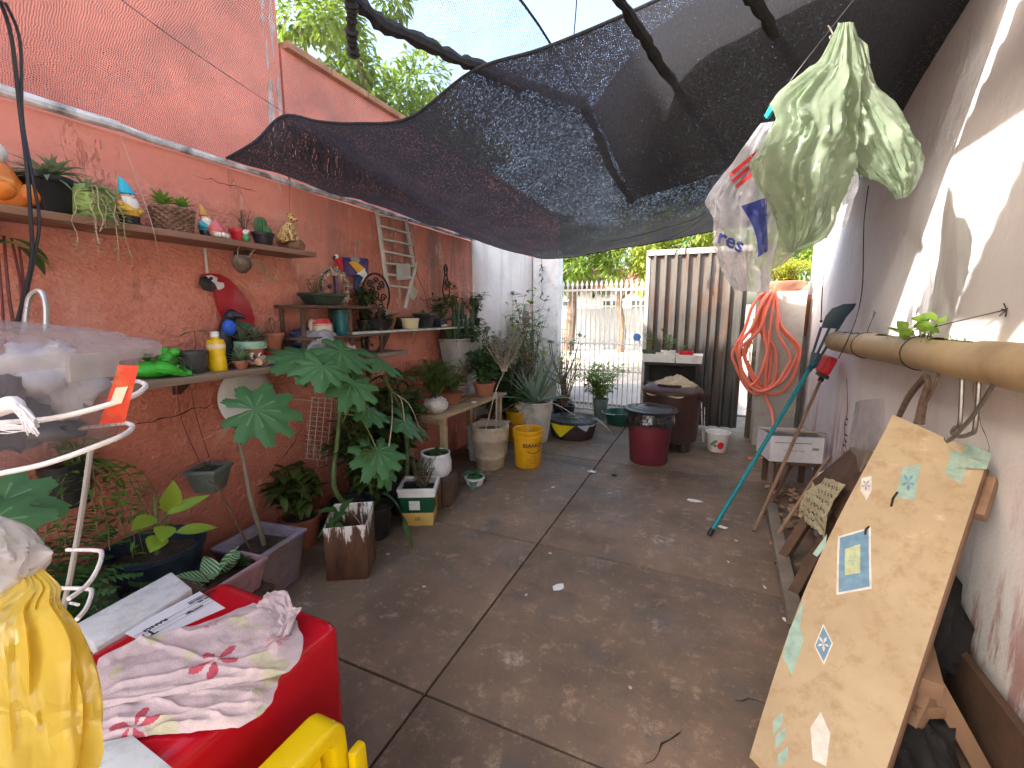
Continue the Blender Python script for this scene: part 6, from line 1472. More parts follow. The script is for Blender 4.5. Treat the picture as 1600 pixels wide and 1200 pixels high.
def flowermask(f):
    def g_(u, v):
        p = f(u, v)
        if petal(p, fl1, .062, .5) or petal(p, fl2, .058, 1.0): return 1
        if petal(p, fl3, .025, .2) or petal(p, fl4, .035, .9): return 2
        if nz((p.x * 13, p.y * 13, 8)) > .38: return 3
        return 0
    return g_
CL = [M('cloth_pink', (.62, .49, .48), .95, .12, 16, .5, 220, dirt=.3, dc=(.44, .36, .31), ds=9), M('cloth_flower', (.52, .09, .12), .95, .2, 30, .4, 220), M('cloth_flower_pale', (.58, .28, .30), .95, .2, 30, .4, 220), M('cloth_yellowish', (.55, .50, .34), .95, .15, 20, .4, 220)]
t = thing('flowered_cloth', 'worn pale pink cloth with red flowers folded on the red box', 'cloth', gz(320, 1050, .5))
f = clothfn(rowsB, .506, 3); m = MB(); m.grid(f, 130, 50, flowermask(f)); m.build('under_fold', CL, t, world=True, angle=180)
f = clothfn(rowsA, .522, 6); m = MB(); m.grid(f, 140, 90, flowermask(f)); m.build('upper_fold', CL, t, world=True, angle=180)
rowsC = [((388, 950), (420, 918)), ((400, 962), (448, 915)), ((420, 968), (458, 944)), ((430, 985), (472, 941)), ((425, 1000), (450, 982))]
A = [gz(*r[0], .535) for r in rowsC]; B = [gz(*r[1], .56) for r in rowsC]
m = MB()
def f(u, v):
    k = v * (len(A) - 1); i = min(len(A) - 2, int(k)); p = A[i].lerp(A[i + 1], k - i).lerp(B[i].lerp(B[i + 1], k - i), u); p.z += .03 * abs(nz((u * 3, v * 4, 2))) + .012 * nz((u * 9, v * 9, 4)) - .02; return p
m.grid(f, 26, 30); m.build('loose_corner', CL[0], t, world=True, angle=180)
# ---- yellow child's chair
YC = M('yellow_chair', (.78, .56, .004), .22, .05, 6, .02, 30)
t = thing('yellow_chair', 'glossy yellow plastic chair back at the bottom edge in front of the red box', 'chair', (-.89, .55, 0))
def archpts(y0, y1, z1, r): 
    P = [(y0, 0)]
    P += [(y0 + r - r * math.cos(a), z1 - r + r * math.sin(a)) for a in [i * math.pi / 16 for i in range(9)]]
    P += [(y1 - r + r * math.sin(a), z1 - r + r * math.cos(a)) for a in [i * math.pi / 16 for i in range(9)]]
    return P + [(y1 + .02, 0)]
def archband(y0, y1, z1, r, th, x0, x1):
    o1 = archpts(y0, y1, z1, r); o2 = archpts(y0 + th, y1 - th, z1 - th, max(.01, r - th * .7)); n = len(o1); m = MB(); vs = []
    for x in (x0, x1): vs += [(x, y, z) for y, z in o1] + [(x, y, z) for y, z in o2]
    fs = []
    for i in range(n - 1): fs += [(i, i + 1, n + i + 1, n + i), (2 * n + i, 3 * n + i, 3 * n + i + 1, 2 * n + i + 1), (i, 2 * n + i, 2 * n + i + 1, i + 1), (n + i, n + i + 1, 3 * n + i + 1, 3 * n + i)]
    fs += [(0, n, 3 * n, 2 * n), (n - 1, 3 * n - 1, 4 * n - 1, 2 * n - 1)]
    return m.add(vs, fs)
archband(-.27, .235, .405, .055, .05, -.055, .04).build('back_frame', YC, t, bevel=.014, segs=3)
archband(-.215, .18, .352, .05, .045, -.045, .0).build('inner_arch', YC, t, bevel=.010, segs=3)
m = MB(); m.box((-.03, -.02, .16), (.012, .32, .26)); m.build('back_panel', YC, t, bevel=.003)
m = MB(); m.box((.17, -.02, .20), (.32, .44, .035)); m.build('seat', YC, t, bevel=.014, segs=3)
for y in (-.2, .2):
    m = MB(); m.bar((.30, y, 0), (.29, y * .95, .19), .045, .045, Vector((0, 1, 0))); m.build('leg', YC, t, bevel=.01)
m = MB(); m.bar((.07, .25, .02), (.06, .245, .30), .03, .045, Vector((0, 1, 0))); m.build('side_post', YC, t, bevel=.01)
# ---- wire rack and storage box
WT = M('white_wire', (.76, .75, .72), .3, .06, 20, .05, 40)
t = thing('wire_stand', 'white wire shelf stand with curved rails at the left edge', 'stand', gz(90, 1000, 0))
def rail(pts, r=.005, name='rail', mat=WT):
    m = MB(); m.tube([gd(*p) for p in pts], r, 8, smooth=6); return m.build(name, mat, t, world=True)
rail([(-60, 668, .80), (0, 661, .80), (80, 654, .80), (150, 638, .82), (205, 620, .86), (227, 605, .92), (222, 598, 1.0), (205, 596, 1.1), (150, 600, 1.25)])
rail([(-60, 752, .80), (0, 740, .80), (70, 725, .80), (140, 701, .82), (192, 680, .87), (207, 667, .94), (200, 662, 1.0), (188, 662, 1.1), (120, 670, 1.25)])
rail([(105, 859, 1.0), (150, 860, .96), (159, 866, .93), (152, 890, .88), (135, 915, .84), (107, 936, .80)], .0042, 'hook_rail')
rail([(85, 919, 1.0), (135, 920, .96), (143, 926, .93), (135, 950, .88), (120, 968, .84)], .0042, 'hook_rail')
rail([(110, 942, .95), (122, 945, .9)], .003, 'hook_rail')
rail([(142, 700, .95), (128, 800, .98), (110, 900, 1.0), (98, 960, 1.02), (88, 1060, 1.06)], .0055, 'post', M('grey_wire', (.35, .34, .32), .5, .1))
rail([(192, 682, .93), (188, 683, 1.0), (180, 690, 1.1)], .002, 'cross_wire'); 
rail([(38, 520, 1.3), (44, 470, 1.3), (55, 456, 1.3), (66, 458, 1.3), (72, 480, 1.3), (72, 520, 1.3)], .007, 'top_loop', M('grey_metal', (.45, .44, .42), .35, .1, metal=.6))
# translucent box
PLB = filmmat('box_plastic', (.76, .76, .80), .15, .4, .18, 14, .05)
PLL = filmmat('box_lid', (.76, .75, .74), .36, .5, .22, 10, .08)
bc = gd(-52, 612, 1.02); t = thing('storage_box', 'cloudy translucent storage box with a clip lid on the wire stand', 'storage box', bc, PSI)
tilt = Matrix.Rotation(R_(5), 3, 'Y')
def boxring(wx, wy, z, r=.05, n=5):
    P = []
    for (sx, sy, a0) in ((1, -1, -90), (1, 1, 0), (-1, 1, 90), (-1, -1, 180)):
        for i in range(n + 1):
            a = R_(a0 + 90 * i / n); P.append(tilt @ Vector((sx * (wx - r) + math.cos(a) * r, sy * (wy - r) + math.sin(a) * r, z)))
    return P
def ringskin(levels, cap0=False, cap1=False):
    m = MB(); n = len(levels[0]); vs = [p for L in levels for p in L]; fs = []
    for i in range(len(levels) - 1):
        for k in range(n): fs.append((i * n + k, i * n + (k + 1) % n, (i + 1) * n + (k + 1) % n, (i + 1) * n + k))
    if cap0: fs.append(tuple(range(n))[::-1])
    if cap1: fs.append(tuple((len(levels) - 1) * n + k for k in range(n)))
    return m.add(vs, fs)
ringskin([boxring(.225, .145, -.135, .07), boxring(.24, .155, -.12, .07), boxring(.285, .19, .10, .06), boxring(.295, .2, .11, .06)], True).build('tub', PLB, t, angle=50)
ringskin([boxring(.300, .205, .092, .06), boxring(.312, .217, .094, .06), boxring(.314, .219, .125, .06), boxring(.300, .205, .135, .06), boxring(.27, .175, .137, .05), boxring(.25, .155, .152, .05), boxring(.20, .11, .160, .04)], False, True).build('lid', PLL, t, angle=40)
for sx in (1,):
    m = MB(); m.box(tilt @ Vector((.315, -.02, .09)), (.012, .12, .06), tilt); m.build('clip', PLL, t, bevel=.004)
for x in (-.1, .14):
    m = MB(); m.box(tilt @ Vector((x, -.221, .095)), (.10, .012, .05), tilt); m.build('clip', PLL, t, bevel=.004)
def facept(px, py):     # a point just outside the tub's front face
    d = ray(px, py); Mi = Matrix.Rotation(-PSI, 3, 'Z'); lo, hi = .5, 1.4
    for _ in range(40):
        k = (lo + hi) / 2; q = tilt.transposed() @ (Mi @ (CAM + d * k - Vector(bc))); wy = .155 + (.19 - .155) * (q.z + .12) / .22
        if q.y < -wy - .0025: lo = k
        else: hi = k
    return CAM + d * lo
m = MB(); m.grid(lambda u, v: facept(*(Vector((185, 570)).lerp(Vector((155, 663)), v).lerp(Vector((217, 572)).lerp(Vector((195, 660)), v), u))), 6, 8); m.build('sticker', M('sticker_red', (.55, .05, .02), .5, .35, 18, .2, 60, dirt=.2, dc=(.6, .3, .12)), t, world=True)
m = MB(); m.grid(lambda u, v: facept(*(Vector((181, 606)).lerp(Vector((170, 634)), v).lerp(Vector((200, 604)).lerp(Vector((190, 630)), v), u))) - ray(190, 620) * .002, 4, 4); m.build('sticker_label', M('label_pale', (.72, .6, .45), .6, .2), t, world=True)
crumple(t, 'dark_things', (.12, -.075, -.03), (.085, .075, .085), M('dark_stuff', (.035, .04, .055), .5, .3, 10), 41, amp=.55, flat=False)
crumple(t, 'teal_things', (.03, -.10, -.055), (.06, .05, .05), M('teal_stuff', (.05, .24, .27), .5, .3, 10), 43, amp=.55, flat=False)
crumple(t, 'white_things', (.15, .05, .03), (.08, .08, .09), M('white_stuff', (.6, .6, .64), .5, .2, 10), 45, amp=.6, flat=False)
crumple(t, 'grey_things', (.05, .0, -.085), (.17, .12, .05), M('grey_stuff', (.10, .095, .09), .6, .4, 10), 47, amp=.5, flat=False)
# white fringe
t = thing('white_fringe', 'white cord tassel with a frayed end hooked over the wire rail', 'cord', gd(10, 650, .74))
m = MB(); m.tube([gd(-40, 655, .76), gd(0, 638, .75), (gd(20, 632, .745)), gd(34, 640, .74)], [.010, .014, .015, .006], 9, smooth=5); m.build('cord', M('white_yarn', (.72, .70, .72), .95, .08, 40, .5, 200), t, world=True)
m = MB(); random.seed(3)
for k in range(46):
    b_ = gd(32 + rnd(-8, 5), 638 + rnd(-6, 8), .74 + rnd(-.008, .008)); e = gd(50 + rnd(-14, 12), 666 + rnd(-12, 16), .735 + rnd(-.02, .01)); m.tube([b_, b_.lerp(e, .5) + Vector((0, 0, rnd(0, .008))), e], [.0022, .0012], 4, smooth=3)
for k in range(16): b_ = gd(-20, 660 + rnd(0, 16), .76); e = gd(45 + rnd(-10, 8), 668 + rnd(-4, 6), .74); m.tube([b_, b_.lerp(e, .5) + Vector((0, 0, rnd(-.006, .006))), e], .001, 4, smooth=3)
m.build('fringe', M('white_yarn'), t, world=True, angle=180)['kind'] = 'stuff'
# ---- bags at left bottom
BAGY = filmmat('bag_yellow', (.80, .62, .10), .86, .45, .2, 16, .35)
BAGC = filmmat('bag_clear', (.74, .72, .72), .50, .45, .18, 18, .35)
t = thing('yellow_bag', 'yellow plastic bag hanging full at the lower left corner', 'plastic bag', gd(60, 1100, .62))
loft(t, 'skin', [(18, 905, 62, 888, .62, .008), (0, 925, 92, 915, .61, .02), (-60, 965, 95, 940, .60, .04), (-90, 1000, 118, 978, .59, .055), (-110, 1060, 138, 1040, .58, .065), (-120, 1130, 150, 1115, .58, .065), (-110, 1210, 152, 1190, .58, .055), (-90, 1280, 140, 1265, .58, .04)], BAGY, 3, 84, .24, 10, True, 2.0, .3)
t = thing('clear_bag', 'clear crumpled plastic bag bulging above the yellow bag', 'plastic bag', gd(10, 880, .66))
loft(t, 'skin', [(-60, 812, 0, 806, .66, .004), (-90, 826, 42, 822, .65, .03), (-100, 850, 66, 850, .64, .05), (-100, 880, 76, 866, .63, .055), (-100, 910, 58, 900, .63, .05), (-100, 945, 38, 940, .63, .04), (-100, 985, 25, 985, .63, .02)], BAGC, 8, 72, .22, 10, True, 1.8, .7)
m = MB(); m.box(gd(5, 935, .62), (.05, .05, .03), rotm(.3, .2, .5)); m.build('packet', M('packet_white', (.6, .62, .7), .5, .2, 60), t, world=True, bevel=.004)
# ================================================================== right side
# ---- flower-patterned board
TL, TR, BR, BL = Vector((.753, 2.385, 1.067)), Vector((.955, 2.105, .985)), Vector((.455, 1.279, .012)), Vector((.215, 1.50, .012))
t = thing('pattern_board', 'long warped cream board with blue patchwork prints leaning against the house wall', 'board', (.4, 1.52, 0))
nb_ = ((TR - TL).cross(BL - TL)).normalized()
if nb_.dot(CAM - TL) < 0: nb_ = -nb_
def bp(u, v, off=0.0):       # u across from the left edge, v down from the top
    p = TL.lerp(BL, v).lerp(TR.lerp(BR, v), u)
    bow = .045 * math.sin(math.pi * min(1, max(0, v)) ** 1.3) * max(0, 1 - u) ** 1.5      # the left edge is warped
    return p + nb_ * (off + .006 * math.sin(v * 5 + u)) - (TR - TL).normalized() * bow
def m_board():
    s = NT('board_cream'); x, y, z = s.xyz()
    c = s.mix(s.ramp(s.noise(3, 6, .6), .3, .7), (.34, .26, .155), (.46, .365, .225))
    c = s.mix(s.ramp(s.noise(14, 7, .75), .50, .64, 0, .75), c, (.31, .21, .11))
    c = s.mix(s.ramp(s.noise(6, 6, .7), .62, .7, 0, .5), c, (.66, .56, .42))
    s.base(c); s.set(Roughness=.6); s.bump(s.noise(40, 4), .2, .003); return s.m
BRD = m_board(); EDGE = m_wood('board_edge', (.20, .12, .075), (.34, .22, .14), (3, 3, 3))
m = MB(); NU, NV = 10, 40
top = [[bp(i / NU, j / NV) for j in range(NV + 1)] for i in range(NU + 1)]; bot = [[bp(i / NU, j / NV, -.03) for j in range(NV + 1)] for i in range(NU + 1)]
m.grid(lambda u, v: bp(u, v), NU, NV); m.build('face', BRD, t, world=True)
m = MB(); m.grid(lambda u, v: bp(u, v, -.026), NU, NV)
for e in ((0, None), (1, None)):
    m.grid(lambda u, v: bp(e[0], v, -.026 * u - .0005), 1, NV)
m.grid(lambda u, v: bp(u, 0, -.026 * v - .0005), NU, 1); m.grid(lambda u, v: bp(u, 1, -.026 * v - .0005), NU, 1)
m.build('core', EDGE, t, world=True, smooth=False)
for u in (.04, .93):
    m = MB(); a, b_ = bp(u, .02, -.05), bp(u, .985, -.05); m.bar(a, b_, .035, .045, nb_); m.build('batten', m_wood('batten', (.15, .075, .04), (.26, .13, .07), (3, 3, 3)), t, world=True, bevel=.003)
m = MB(); m.bar(bp(.98, .03, -.09), bp(.98, .15, -.09), .05, .05, nb_); m.build('block', EDGE, t, world=True, bevel=.003)
def bpix(px, py):             # photo pixel -> (u, v) on the board
    d = ray(px, py); n = nb_; k = (TL - CAM).dot(n) / d.dot(n); p = CAM + d * k
    u, v = .5, .5
    for _ in range(25):
        q = TL.lerp(BL, v).lerp(TR.lerp(BR, v), u); du = (TR.lerp(BR, v) - TL.lerp(BL, v)); dv_ = (BL - TL).lerp(BR - TR, u); r = p - q
        a11, a12, a22 = du.dot(du), du.dot(dv_), dv_.dot(dv_); b1, b2 = r.dot(du), r.dot(dv_); D = a11 * a22 - a12 * a12
        u += (b1 * a22 - b2 * a12) / D; v += (a11 * b2 - a12 * b1) / D
    return u, v
def print_(pix, mat, off, name='print'):
    P = [bpix(*p) for p in pix]; c = (sum(p[0] for p in P) / len(P), sum(p[1] for p in P) / len(P)); m = MB(); vs = [bp(c[0], c[1], off)]; fs = []; Q = []
    for a, b_ in zip(P, P[1:] + P[:1]):
        for i in range(6): Q.append((a[0] + (b_[0] - a[0]) * i / 6, a[1] + (b_[1] - a[1]) * i / 6))
    n = len(Q)
    for k in (.5, 1.0): vs += [bp(c[0] + (q[0] - c[0]) * k, c[1] + (q[1] - c[1]) * k, off) for q in Q]
    for i in range(n): j = (i + 1) % n; fs += [(0, 1 + i, 1 + j), (1 + i, 1 + n + i, 1 + n + j, 1 + j)]
    m.add(vs, fs); return m.build(name, mat, t, world=True)
PB = lambda n, c=None: M('print_' + n, c, .6, .2, 30, .1, 60, dirt=.2, dc=(.45, .36, .22))
BLUE = PB('blue', (.13, .25, .36)); TEAL = PB('teal', (.27, .40, .34)); PGREEN = PB('green', (.42, .48, .27)); PWHITE = PB('white', (.60, .58, .52))
sqp = [(1325, 851), (1366, 834), (1366, 923), (1321, 936)]
print_([(1322, 849), (1369, 830), (1369, 926), (1318, 940)], PWHITE, .0008); print_(sqp, BLUE, .0014); print_([(1332, 868), (1354, 858), (1353, 903), (1331, 909)], PGREEN, .002)
print_([(1413, 733), (1441, 727), (1432, 786), (1404, 780)], TEAL, .0008); print_([(1354, 753), (1368, 748), (1370, 770), (1362, 788), (1353, 772)], PWHITE, .0008)
for (cx, cy, s_, mt) in ((1423, 757, 11, BLUE), (1361, 764, 7, PB('violet', (.28, .26, .40))), (1296, 1016, 9, PWHITE), (1343, 884, 7, TEAL)):
    for k in range(5):
        a = k * 1.2566 + .3; dx, dy = math.cos(a) * s_, math.sin(a) * s_ * 1.4; print_([(cx, cy), (cx + dx * .6 - dy * .18, cy + dy * .6 + dx * .18), (cx + dx, cy + dy), (cx + dx * .6 + dy * .18, cy + dy * .6 - dx * .18)], mt, .0034, 'petal')
print_([(1297, 986), (1310, 1014), (1295, 1048), (1282, 1020)], PWHITE, .0008); print_([(1297, 990), (1308, 1014), (1295, 1043), (1284, 1020)], BLUE, .0022)
print_([(1272, 950), (1262, 994), (1267, 1012), (1246, 1066), (1233, 1040), (1246, 1000)], TEAL, .0008)
print_([(1307, 846), (1304, 868), (1292, 884), (1286, 880)], TEAL, .0008); print_([(1487, 705), (1520, 712), (1502, 758), (1478, 742)], TEAL, .0008)
for y in (0, 22, 50): print_([(1212 + y * .1, 1132 + y), (1228 + y * .12, 1120 + y), (1226 + y * .12, 1138 + y), (1211 + y * .1, 1152 + y)], TEAL, .0008)
print_([(1287, 1118), (1300, 1150), (1293, 1200), (1272, 1190), (1270, 1142)], PWHITE, .0008)
for p1, p2 in (((1407, 773), (1398, 796)), ((1366, 830), (1361, 843))):
    m = MB(); u1, u2 = bpix(*p1), bpix(*p2); m.tube([bp(*u1, .002), bp((u1[0] + u2[0]) / 2 - .01, (u1[1] + u2[1]) / 2, .006), bp(*u2, .001)], .004, 5); m.build('gouge', CRACK, t, world=True)
m = MB(); a, b_ = bp(.95, .0, .004), bp(1.0, .05, .002); m.grid(lambda u, v: bp(.80 + .22 * u, -.012 + .085 * v * (1 - .4 * u), .004 + .012 * abs(nz((u * 4, v * 4, 1)))), 8, 8); m.build('peeling_corner', TEAL, t, world=True)
# ---- dark things under and behind the board
SAW = m_wood('saw_wood', (.15, .085, .05), (.24, .145, .085), (3, 3, 3))
t = thing('sawhorse', 'brown wooden sawhorse in the shade under the leaning board', 'sawhorse', (.75, 1.6, 0))
A = gz(1455, 1062, .33)
for q, nm in ((gz(1385, 1212, .02), 'leg'), (gz(1540, 1215, .02), 'leg')):
    m = MB(); m.bar(q, A, .05, .05); m.build(nm, SAW, t, world=True, bevel=.003)
m = MB(); m.bar(A + Vector((-.02, -.05, .0)), A + Vector((.1, .5, .02)), .06, .06); m.build('beam', SAW, t, world=True, bevel=.003)
m = MB(); m.bar(gz(1428, 1112, .24), gz(1492, 1110, .24), .02, .04); m.build('brace', SAW, t, world=True, bevel=.003)
m = MB(); m.bar((.985, 1.05, .12), (.93, 2.05, .16), .03, .22); tag(m.build('dark_plank', WOODD, bevel=.004), 'dark plank lying on edge along the foot of the house wall', 'plank')
t = thing('dark_bundle', 'dark crumpled cloth bundle behind the leaning board, with black lumps added for shade', 'cloth bundle', (.86, 2.16, 0))
crumple(t, 'cloth', (.0, .0, .24), (.12, .20, .28), M('black_cloth', (.010, .009, .010), .85, .4, 8, .5, 60), 61, amp=.45)
crumple(t, 'sack', (-.22, -.1, .10), (.14, .16, .14), M('black_cloth'), 63, amp=.45)  # black lump added to darken the gap under the board
crumple(t, 'sack', (-.16, -.42, .10), (.10, .26, .13), M('black_cloth'), 67, amp=.45)  # second added lump, standing in for deep shade below the board
# ---- wooden frame pieces lying along the wall
t = thing('low_table', 'dark-legged wooden table lying tipped against the house wall under the crochet cloth', 'table', (.6, 2.8, 0))
for a, b_ in ((gz(1232, 944, .01), gx(1325, 778, .80)), (gz(1216, 884, .01), gx(1300, 752, .80))):
    m = MB(); m.bar(a, b_, .05, .05); m.build('leg', WOODD, t, world=True, bevel=.003)
m = MB(); m.bar((.47, 2.32, .035), (.52, 3.75, .035), .07, .06); m.build('rail', M('grey_plank', (.20, .17, .14), .9, .3, 5, .5, 60), t, world=True, bevel=.003)
m = MB(); m.bar((.80, 2.45, .52), (.80, 3.4, .50), .04, .30, Vector((.6, 0, .8))); m.build('top', WOODD, t, world=True, bevel=.004)
t = thing('crochet_cloth', 'cream crochet cloth with rows of holes draped over the tipped table', 'cloth', gx(1280, 790, .66))
# crocheted sheet: real holes
q = [gx(1282, 744, .74), gx(1322, 757, .74), gx(1290, 842, .62), gx(1247, 806, .62)]
m = MB(); NX, NY = 26, 34
def cf(u, v):
    p = q[0].lerp(q[3], v).lerp(q[1].lerp(q[2], v), u); p.x -= .03 * math.sin(v * 3.1) + .014 * nz((u * 4, v * 6, 1)); p.z += .014 * nz((u * 5, v * 5, 7)); return p
pts_ = [[cf(i / NX, j / NY) for j in range(NY + 1)] for i in range(NX + 1)]
for i in range(NX):
    for j in range(NY):
        if j % 5 in (3,) and i % 3 == 1 and i > 1 and i < NX - 1: continue
        if j % 5 == 4 and i % 3 == 2 and i < NX - 1: continue
        o_ = len(m.v); m.v += [pts_[i][j], pts_[i + 1][j], pts_[i + 1][j + 1], pts_[i][j + 1]]; m.f.append([o_, o_ + 1, o_ + 2, o_ + 3]); m.mi.append(0)
m.build('crochet', M('crochet_cream', (.50, .46, .30), .95, .3, 60, .9, 160), t, world=True, angle=180)
t = thing('grey_bag', 'small grey plastic bag lying on the crochet cloth', 'plastic bag', gx(1300, 815, .62))
loft(t, 'skin', [(1300, 785, 1318, 778, 2.75, .01), (1282, 805, 1326, 790, 2.72, .04), (1272, 830, 1318, 815, 2.70, .05), (1280, 842, 1302, 846, 2.70, .02)], filmmat('bag_grey', (.58, .54, .56), .9, .4, .3, 40), 5, 40, .4)
# rope knot on the board's top
t = thing('dark_rope', 'knotted dark brown rope hanging beside the top of the leaning board', 'rope', gx(1330, 740, .68))
RO = M('rope_brown', (.13, .09, .065), .95, .4, 40, .8, 120)
m = MB(); m.tube([gd(1303, 741, 2.8), gd(1320, 745, 2.76), gd(1335, 746, 2.72), gd(1350, 735, 2.68), gd(1362, 712, 2.6)], [.014, .018, .024, .02, .012], 8, smooth=5); m.tube([gd(1326, 752, 2.72), gd(1324, 790, 2.68), gd(1318, 815, 2.66)], .012, 7, smooth=4); m.ball(gd(1332, 748, 2.72), .032, 10, 7); m.build('rope', RO, t, world=True)
# ---- poles
def pole(name, label, a, b_, r, mat, cat='pole'):
    t = thing(name, label, cat, a); m = MB(); m.tube([a, Vector(a).lerp(Vector(b_), .5), b_], r, 10); m.build('shaft', mat, t, world=True); return t
tb = gz(1108, 836, .004); tt_ = gx(1274, 562, .76)
t = pole('teal_rake', 'long teal handled rake with a dark blue plastic head leaning on the house wall', tb, tb.lerp(tt_, .98), .0145, M('teal_plastic', (.008, .20, .24), .35, .1, 8, .05, 40), 'rake')
m = MB(); m.lathe([(0, 0), (.017, 0), (.017, .05), (0, .05)], 12, tb, Matrix(((tt_ - tb).normalized().orthogonal().normalized(), (tt_ - tb).normalized().cross((tt_ - tb).normalized().orthogonal().normalized()), (tt_ - tb).normalized())).transposed()); m.build('end_cap', BLACKP, t, world=True)
DBL = M('slate_blue_plastic', (.025, .055, .085), .4, .15, 8, .05, 40)
X1 = tt_.y
hp = lambda a, b_: gy(a, b_, X1)
m = MB(); hd_ = [(1258, 570), (1262, 560), (1271, 536), (1280, 516), (1290, 494), (1300, 482), (1318, 475), (1338, 474), (1334, 482), (1322, 496), (1311, 512), (1303, 528), (1290, 548), (1272, 572)]
yz = [(hp(*p).x, hp(*p).z) for p in hd_]
def flathead(poly, name, th, x):
    m = MB(); m.prism(poly, (0, x + th / 2, 0), (1, 0, 0), (0, 0, 1), th); return m.build(name, DBL, t, world=True, bevel=.003)
# head split into blade, two ribs with slots between them, and neck
flathead([(hp(*p).x, hp(*p).z) for p in ((1290, 494), (1300, 482), (1318, 475), (1338, 474), (1334, 482), (1322, 496), (1311, 514), (1283, 512))], 'blade', .018, X1)
for s_ in (0, .5, 1):
    a, b_ = hp(1283 + 26 * s_, 511 + 2 * s_), hp(1270 + 14 * s_, 552 + 2 * s_)
    m = MB(); m.bar(a, b_, .016, .020, Vector((0, 1, 0))); m.build('rib', DBL, t, world=True, bevel=.003)
flathead([(hp(*p).x, hp(*p).z) for p in ((1268, 550), (1286, 553), (1276, 574), (1262, 580))], 'neck', .03, X1)
m = MB(); m.tube([tb.lerp(tt_, .93), hp(1271, 566), hp(1278, 552)], [.019, .021, .02], 10); m.build('socket', DBL, t, world=True)
bb = gz(1178, 830, .004); bt = gx(1284, 590, .90)
BRW = m_wood('handle_brown', (.17, .10, .065), (.27, .17, .11), (3, 3, 3))
t = pole('upturned_broom', 'upturned broom with a bright red head leaning on the house wall', bb, bt, .013, BRW, 'broom')
m = MB(); cc = gx(1291, 570, .90); ax_ = (bt - bb).normalized()
m.box(cc, (.07, .21, .15), rotm(0, R_(20), 0)); m.build('red_head', M('broom_red', (.62, .02, .035), .4, .12, 12, .2, 40), t, world=True, bevel=.02, segs=3)
m = MB(); m.box(cc - Vector((.02, 0, .088)), (.06, .2, .03), rotm(0, R_(20), 0)); m.tube([bt - ax_ * .04, bt + ax_ * .05], .022, 10); m.build('socket', BLACKP, t, world=True, bevel=.004)
a = gz(1196, 803, .004); pole('bare_stick', 'dark bare stick leaning beside the broom handle', a, gx(1254, 695, .85), .013, WOODD, 'stick')
a = gz(1204, 852, .004); pole('bare_stick', 'thin pale bare stick leaning against the house wall nearest the tipped table', a, gx(1296, 712, .88), .011, m_wood('stick_pale', (.24, .15, .10), (.36, .24, .15), (3, 3, 3)), 'stick')
# ---- stool with white carton
b0 = Vector((.72, 4.35, 0)); t = thing('wood_stool', 'low dark wooden stool under the white carton', 'stool', b0, R_(12))
m = MB(); m.box((0, 0, .26), (.36, .34, .03)); m.build('seat', WOODD, t, bevel=.004)
for x in (-.15, .15):
    for y in (-.14, .14): m = MB(); m.box((x, y, .123), (.04, .04, .246)); m.build('leg', WOODD, t, bevel=.003)
t = thing('white_carton', 'white printed carton standing open on the low stool', 'carton', b0 + Vector((-.03, -.02, .276)), R_(14))
CARD = M('carton_white', (.60, .61, .66), .7, .12, 8, .1, 40, dirt=.2, dc=(.42, .38, .34)); CARDB = M('carton_brown', (.36, .28, .18), .85, .2, 8)
m = MB(); 
for c_, s_ in (((0, -.15, .11), (.40, .006, .22)), ((0, .15, .11), (.40, .006, .22)), ((-.2, 0, .11), (.006, .294, .22)), ((.2, 0, .11), (.006, .294, .22)), ((0, 0, .004), (.394, .294, .008))): m.box(c_, s_)
m.build('box', CARD, t)
m = MB(); m.box((0, -.02, .235), (.41, .27, .006), rotm(R_(-10))); m.build('flap', CARDB, t)
m = MB(); m.box((-.03, -.1545, .165), (.28, .001, .005)); m.build('print_line', PAINT('black'), t)
text_part('frágil este lado', .028, M('print_grey', (.2, .2, .24), .6), t, lambda x, y: Vector((x - .02, -.1545, .10 + y)))
m = MB(); m.box((.14, -.1545, .12), (.05, .001, .02)); m.build('print_mark', M('print_grey'), t)
# white plastic sheet and grey wedge by the wall
t = thing('clear_sheet', 'stiff clear plastic sheet standing against the house wall', 'plastic sheet', gx(1360, 680, .97))
q = [gx(1337, 628, .985), gx(1379, 622, .965), gx(1372, 704, .93), gx(1325, 706, .95)]
m = MB(); m.grid(lambda u, v: q[0].lerp(q[3], v).lerp(q[1].lerp(q[2], v), u) - Vector((.02 * math.sin(u * 3.1) + .006 * nz((u * 3, v * 4, 1)), 0, 0)), 12, 12); m.build('sheet', filmmat('clear_film', (.80, .79, .82), .5, .3, .1, 8, .3), t, world=True)
m = MB(); a, b_, c_ = gx(1325, 698, .9), gx(1352, 706, .88), gx(1343, 738, .84)
m.add([a, b_, c_] + [p + Vector((.06, .02, 0)) for p in (a, b_, c_)], [(0, 1, 2), (5, 4, 3), (0, 3, 4, 1), (1, 4, 5, 2), (2, 5, 3, 0)]); tag(m.build('wood_wedge', M('grey_plank'), bevel=.003), 'grey wooden wedge standing beside the plastic sheet', 'wedge')
t = thing('white_sack', 'slumped white plastic sack at the foot of the house wall', 'sack', (.80, 3.55, 0))
crumple(t, 'sack', (.04, .0, .2), (.11, .16, .26), M('sack_white', (.66, .64, .63), .6, .1, 8, .4, 40), 71, amp=.22)
t = thing('pebble_heap', 'heap of rubble and wood scraps at the foot of the house wall', 'rubble', (.72, 3.85, 0)); random.seed(31); m = MB()
for k in range(90): m.box((rnd(-.18, .2), rnd(-.45, .4), .015 + rnd(0, .02)), (rnd(.02, .06), rnd(.01, .05), rnd(.008, .03)), rotm(rnd(-.4, .4), rnd(-.4, .4), rnd(0, 3)))
leaves(m, 'scrap', M('scrap', (.36, .24, .16), .9, .45, 3), t)
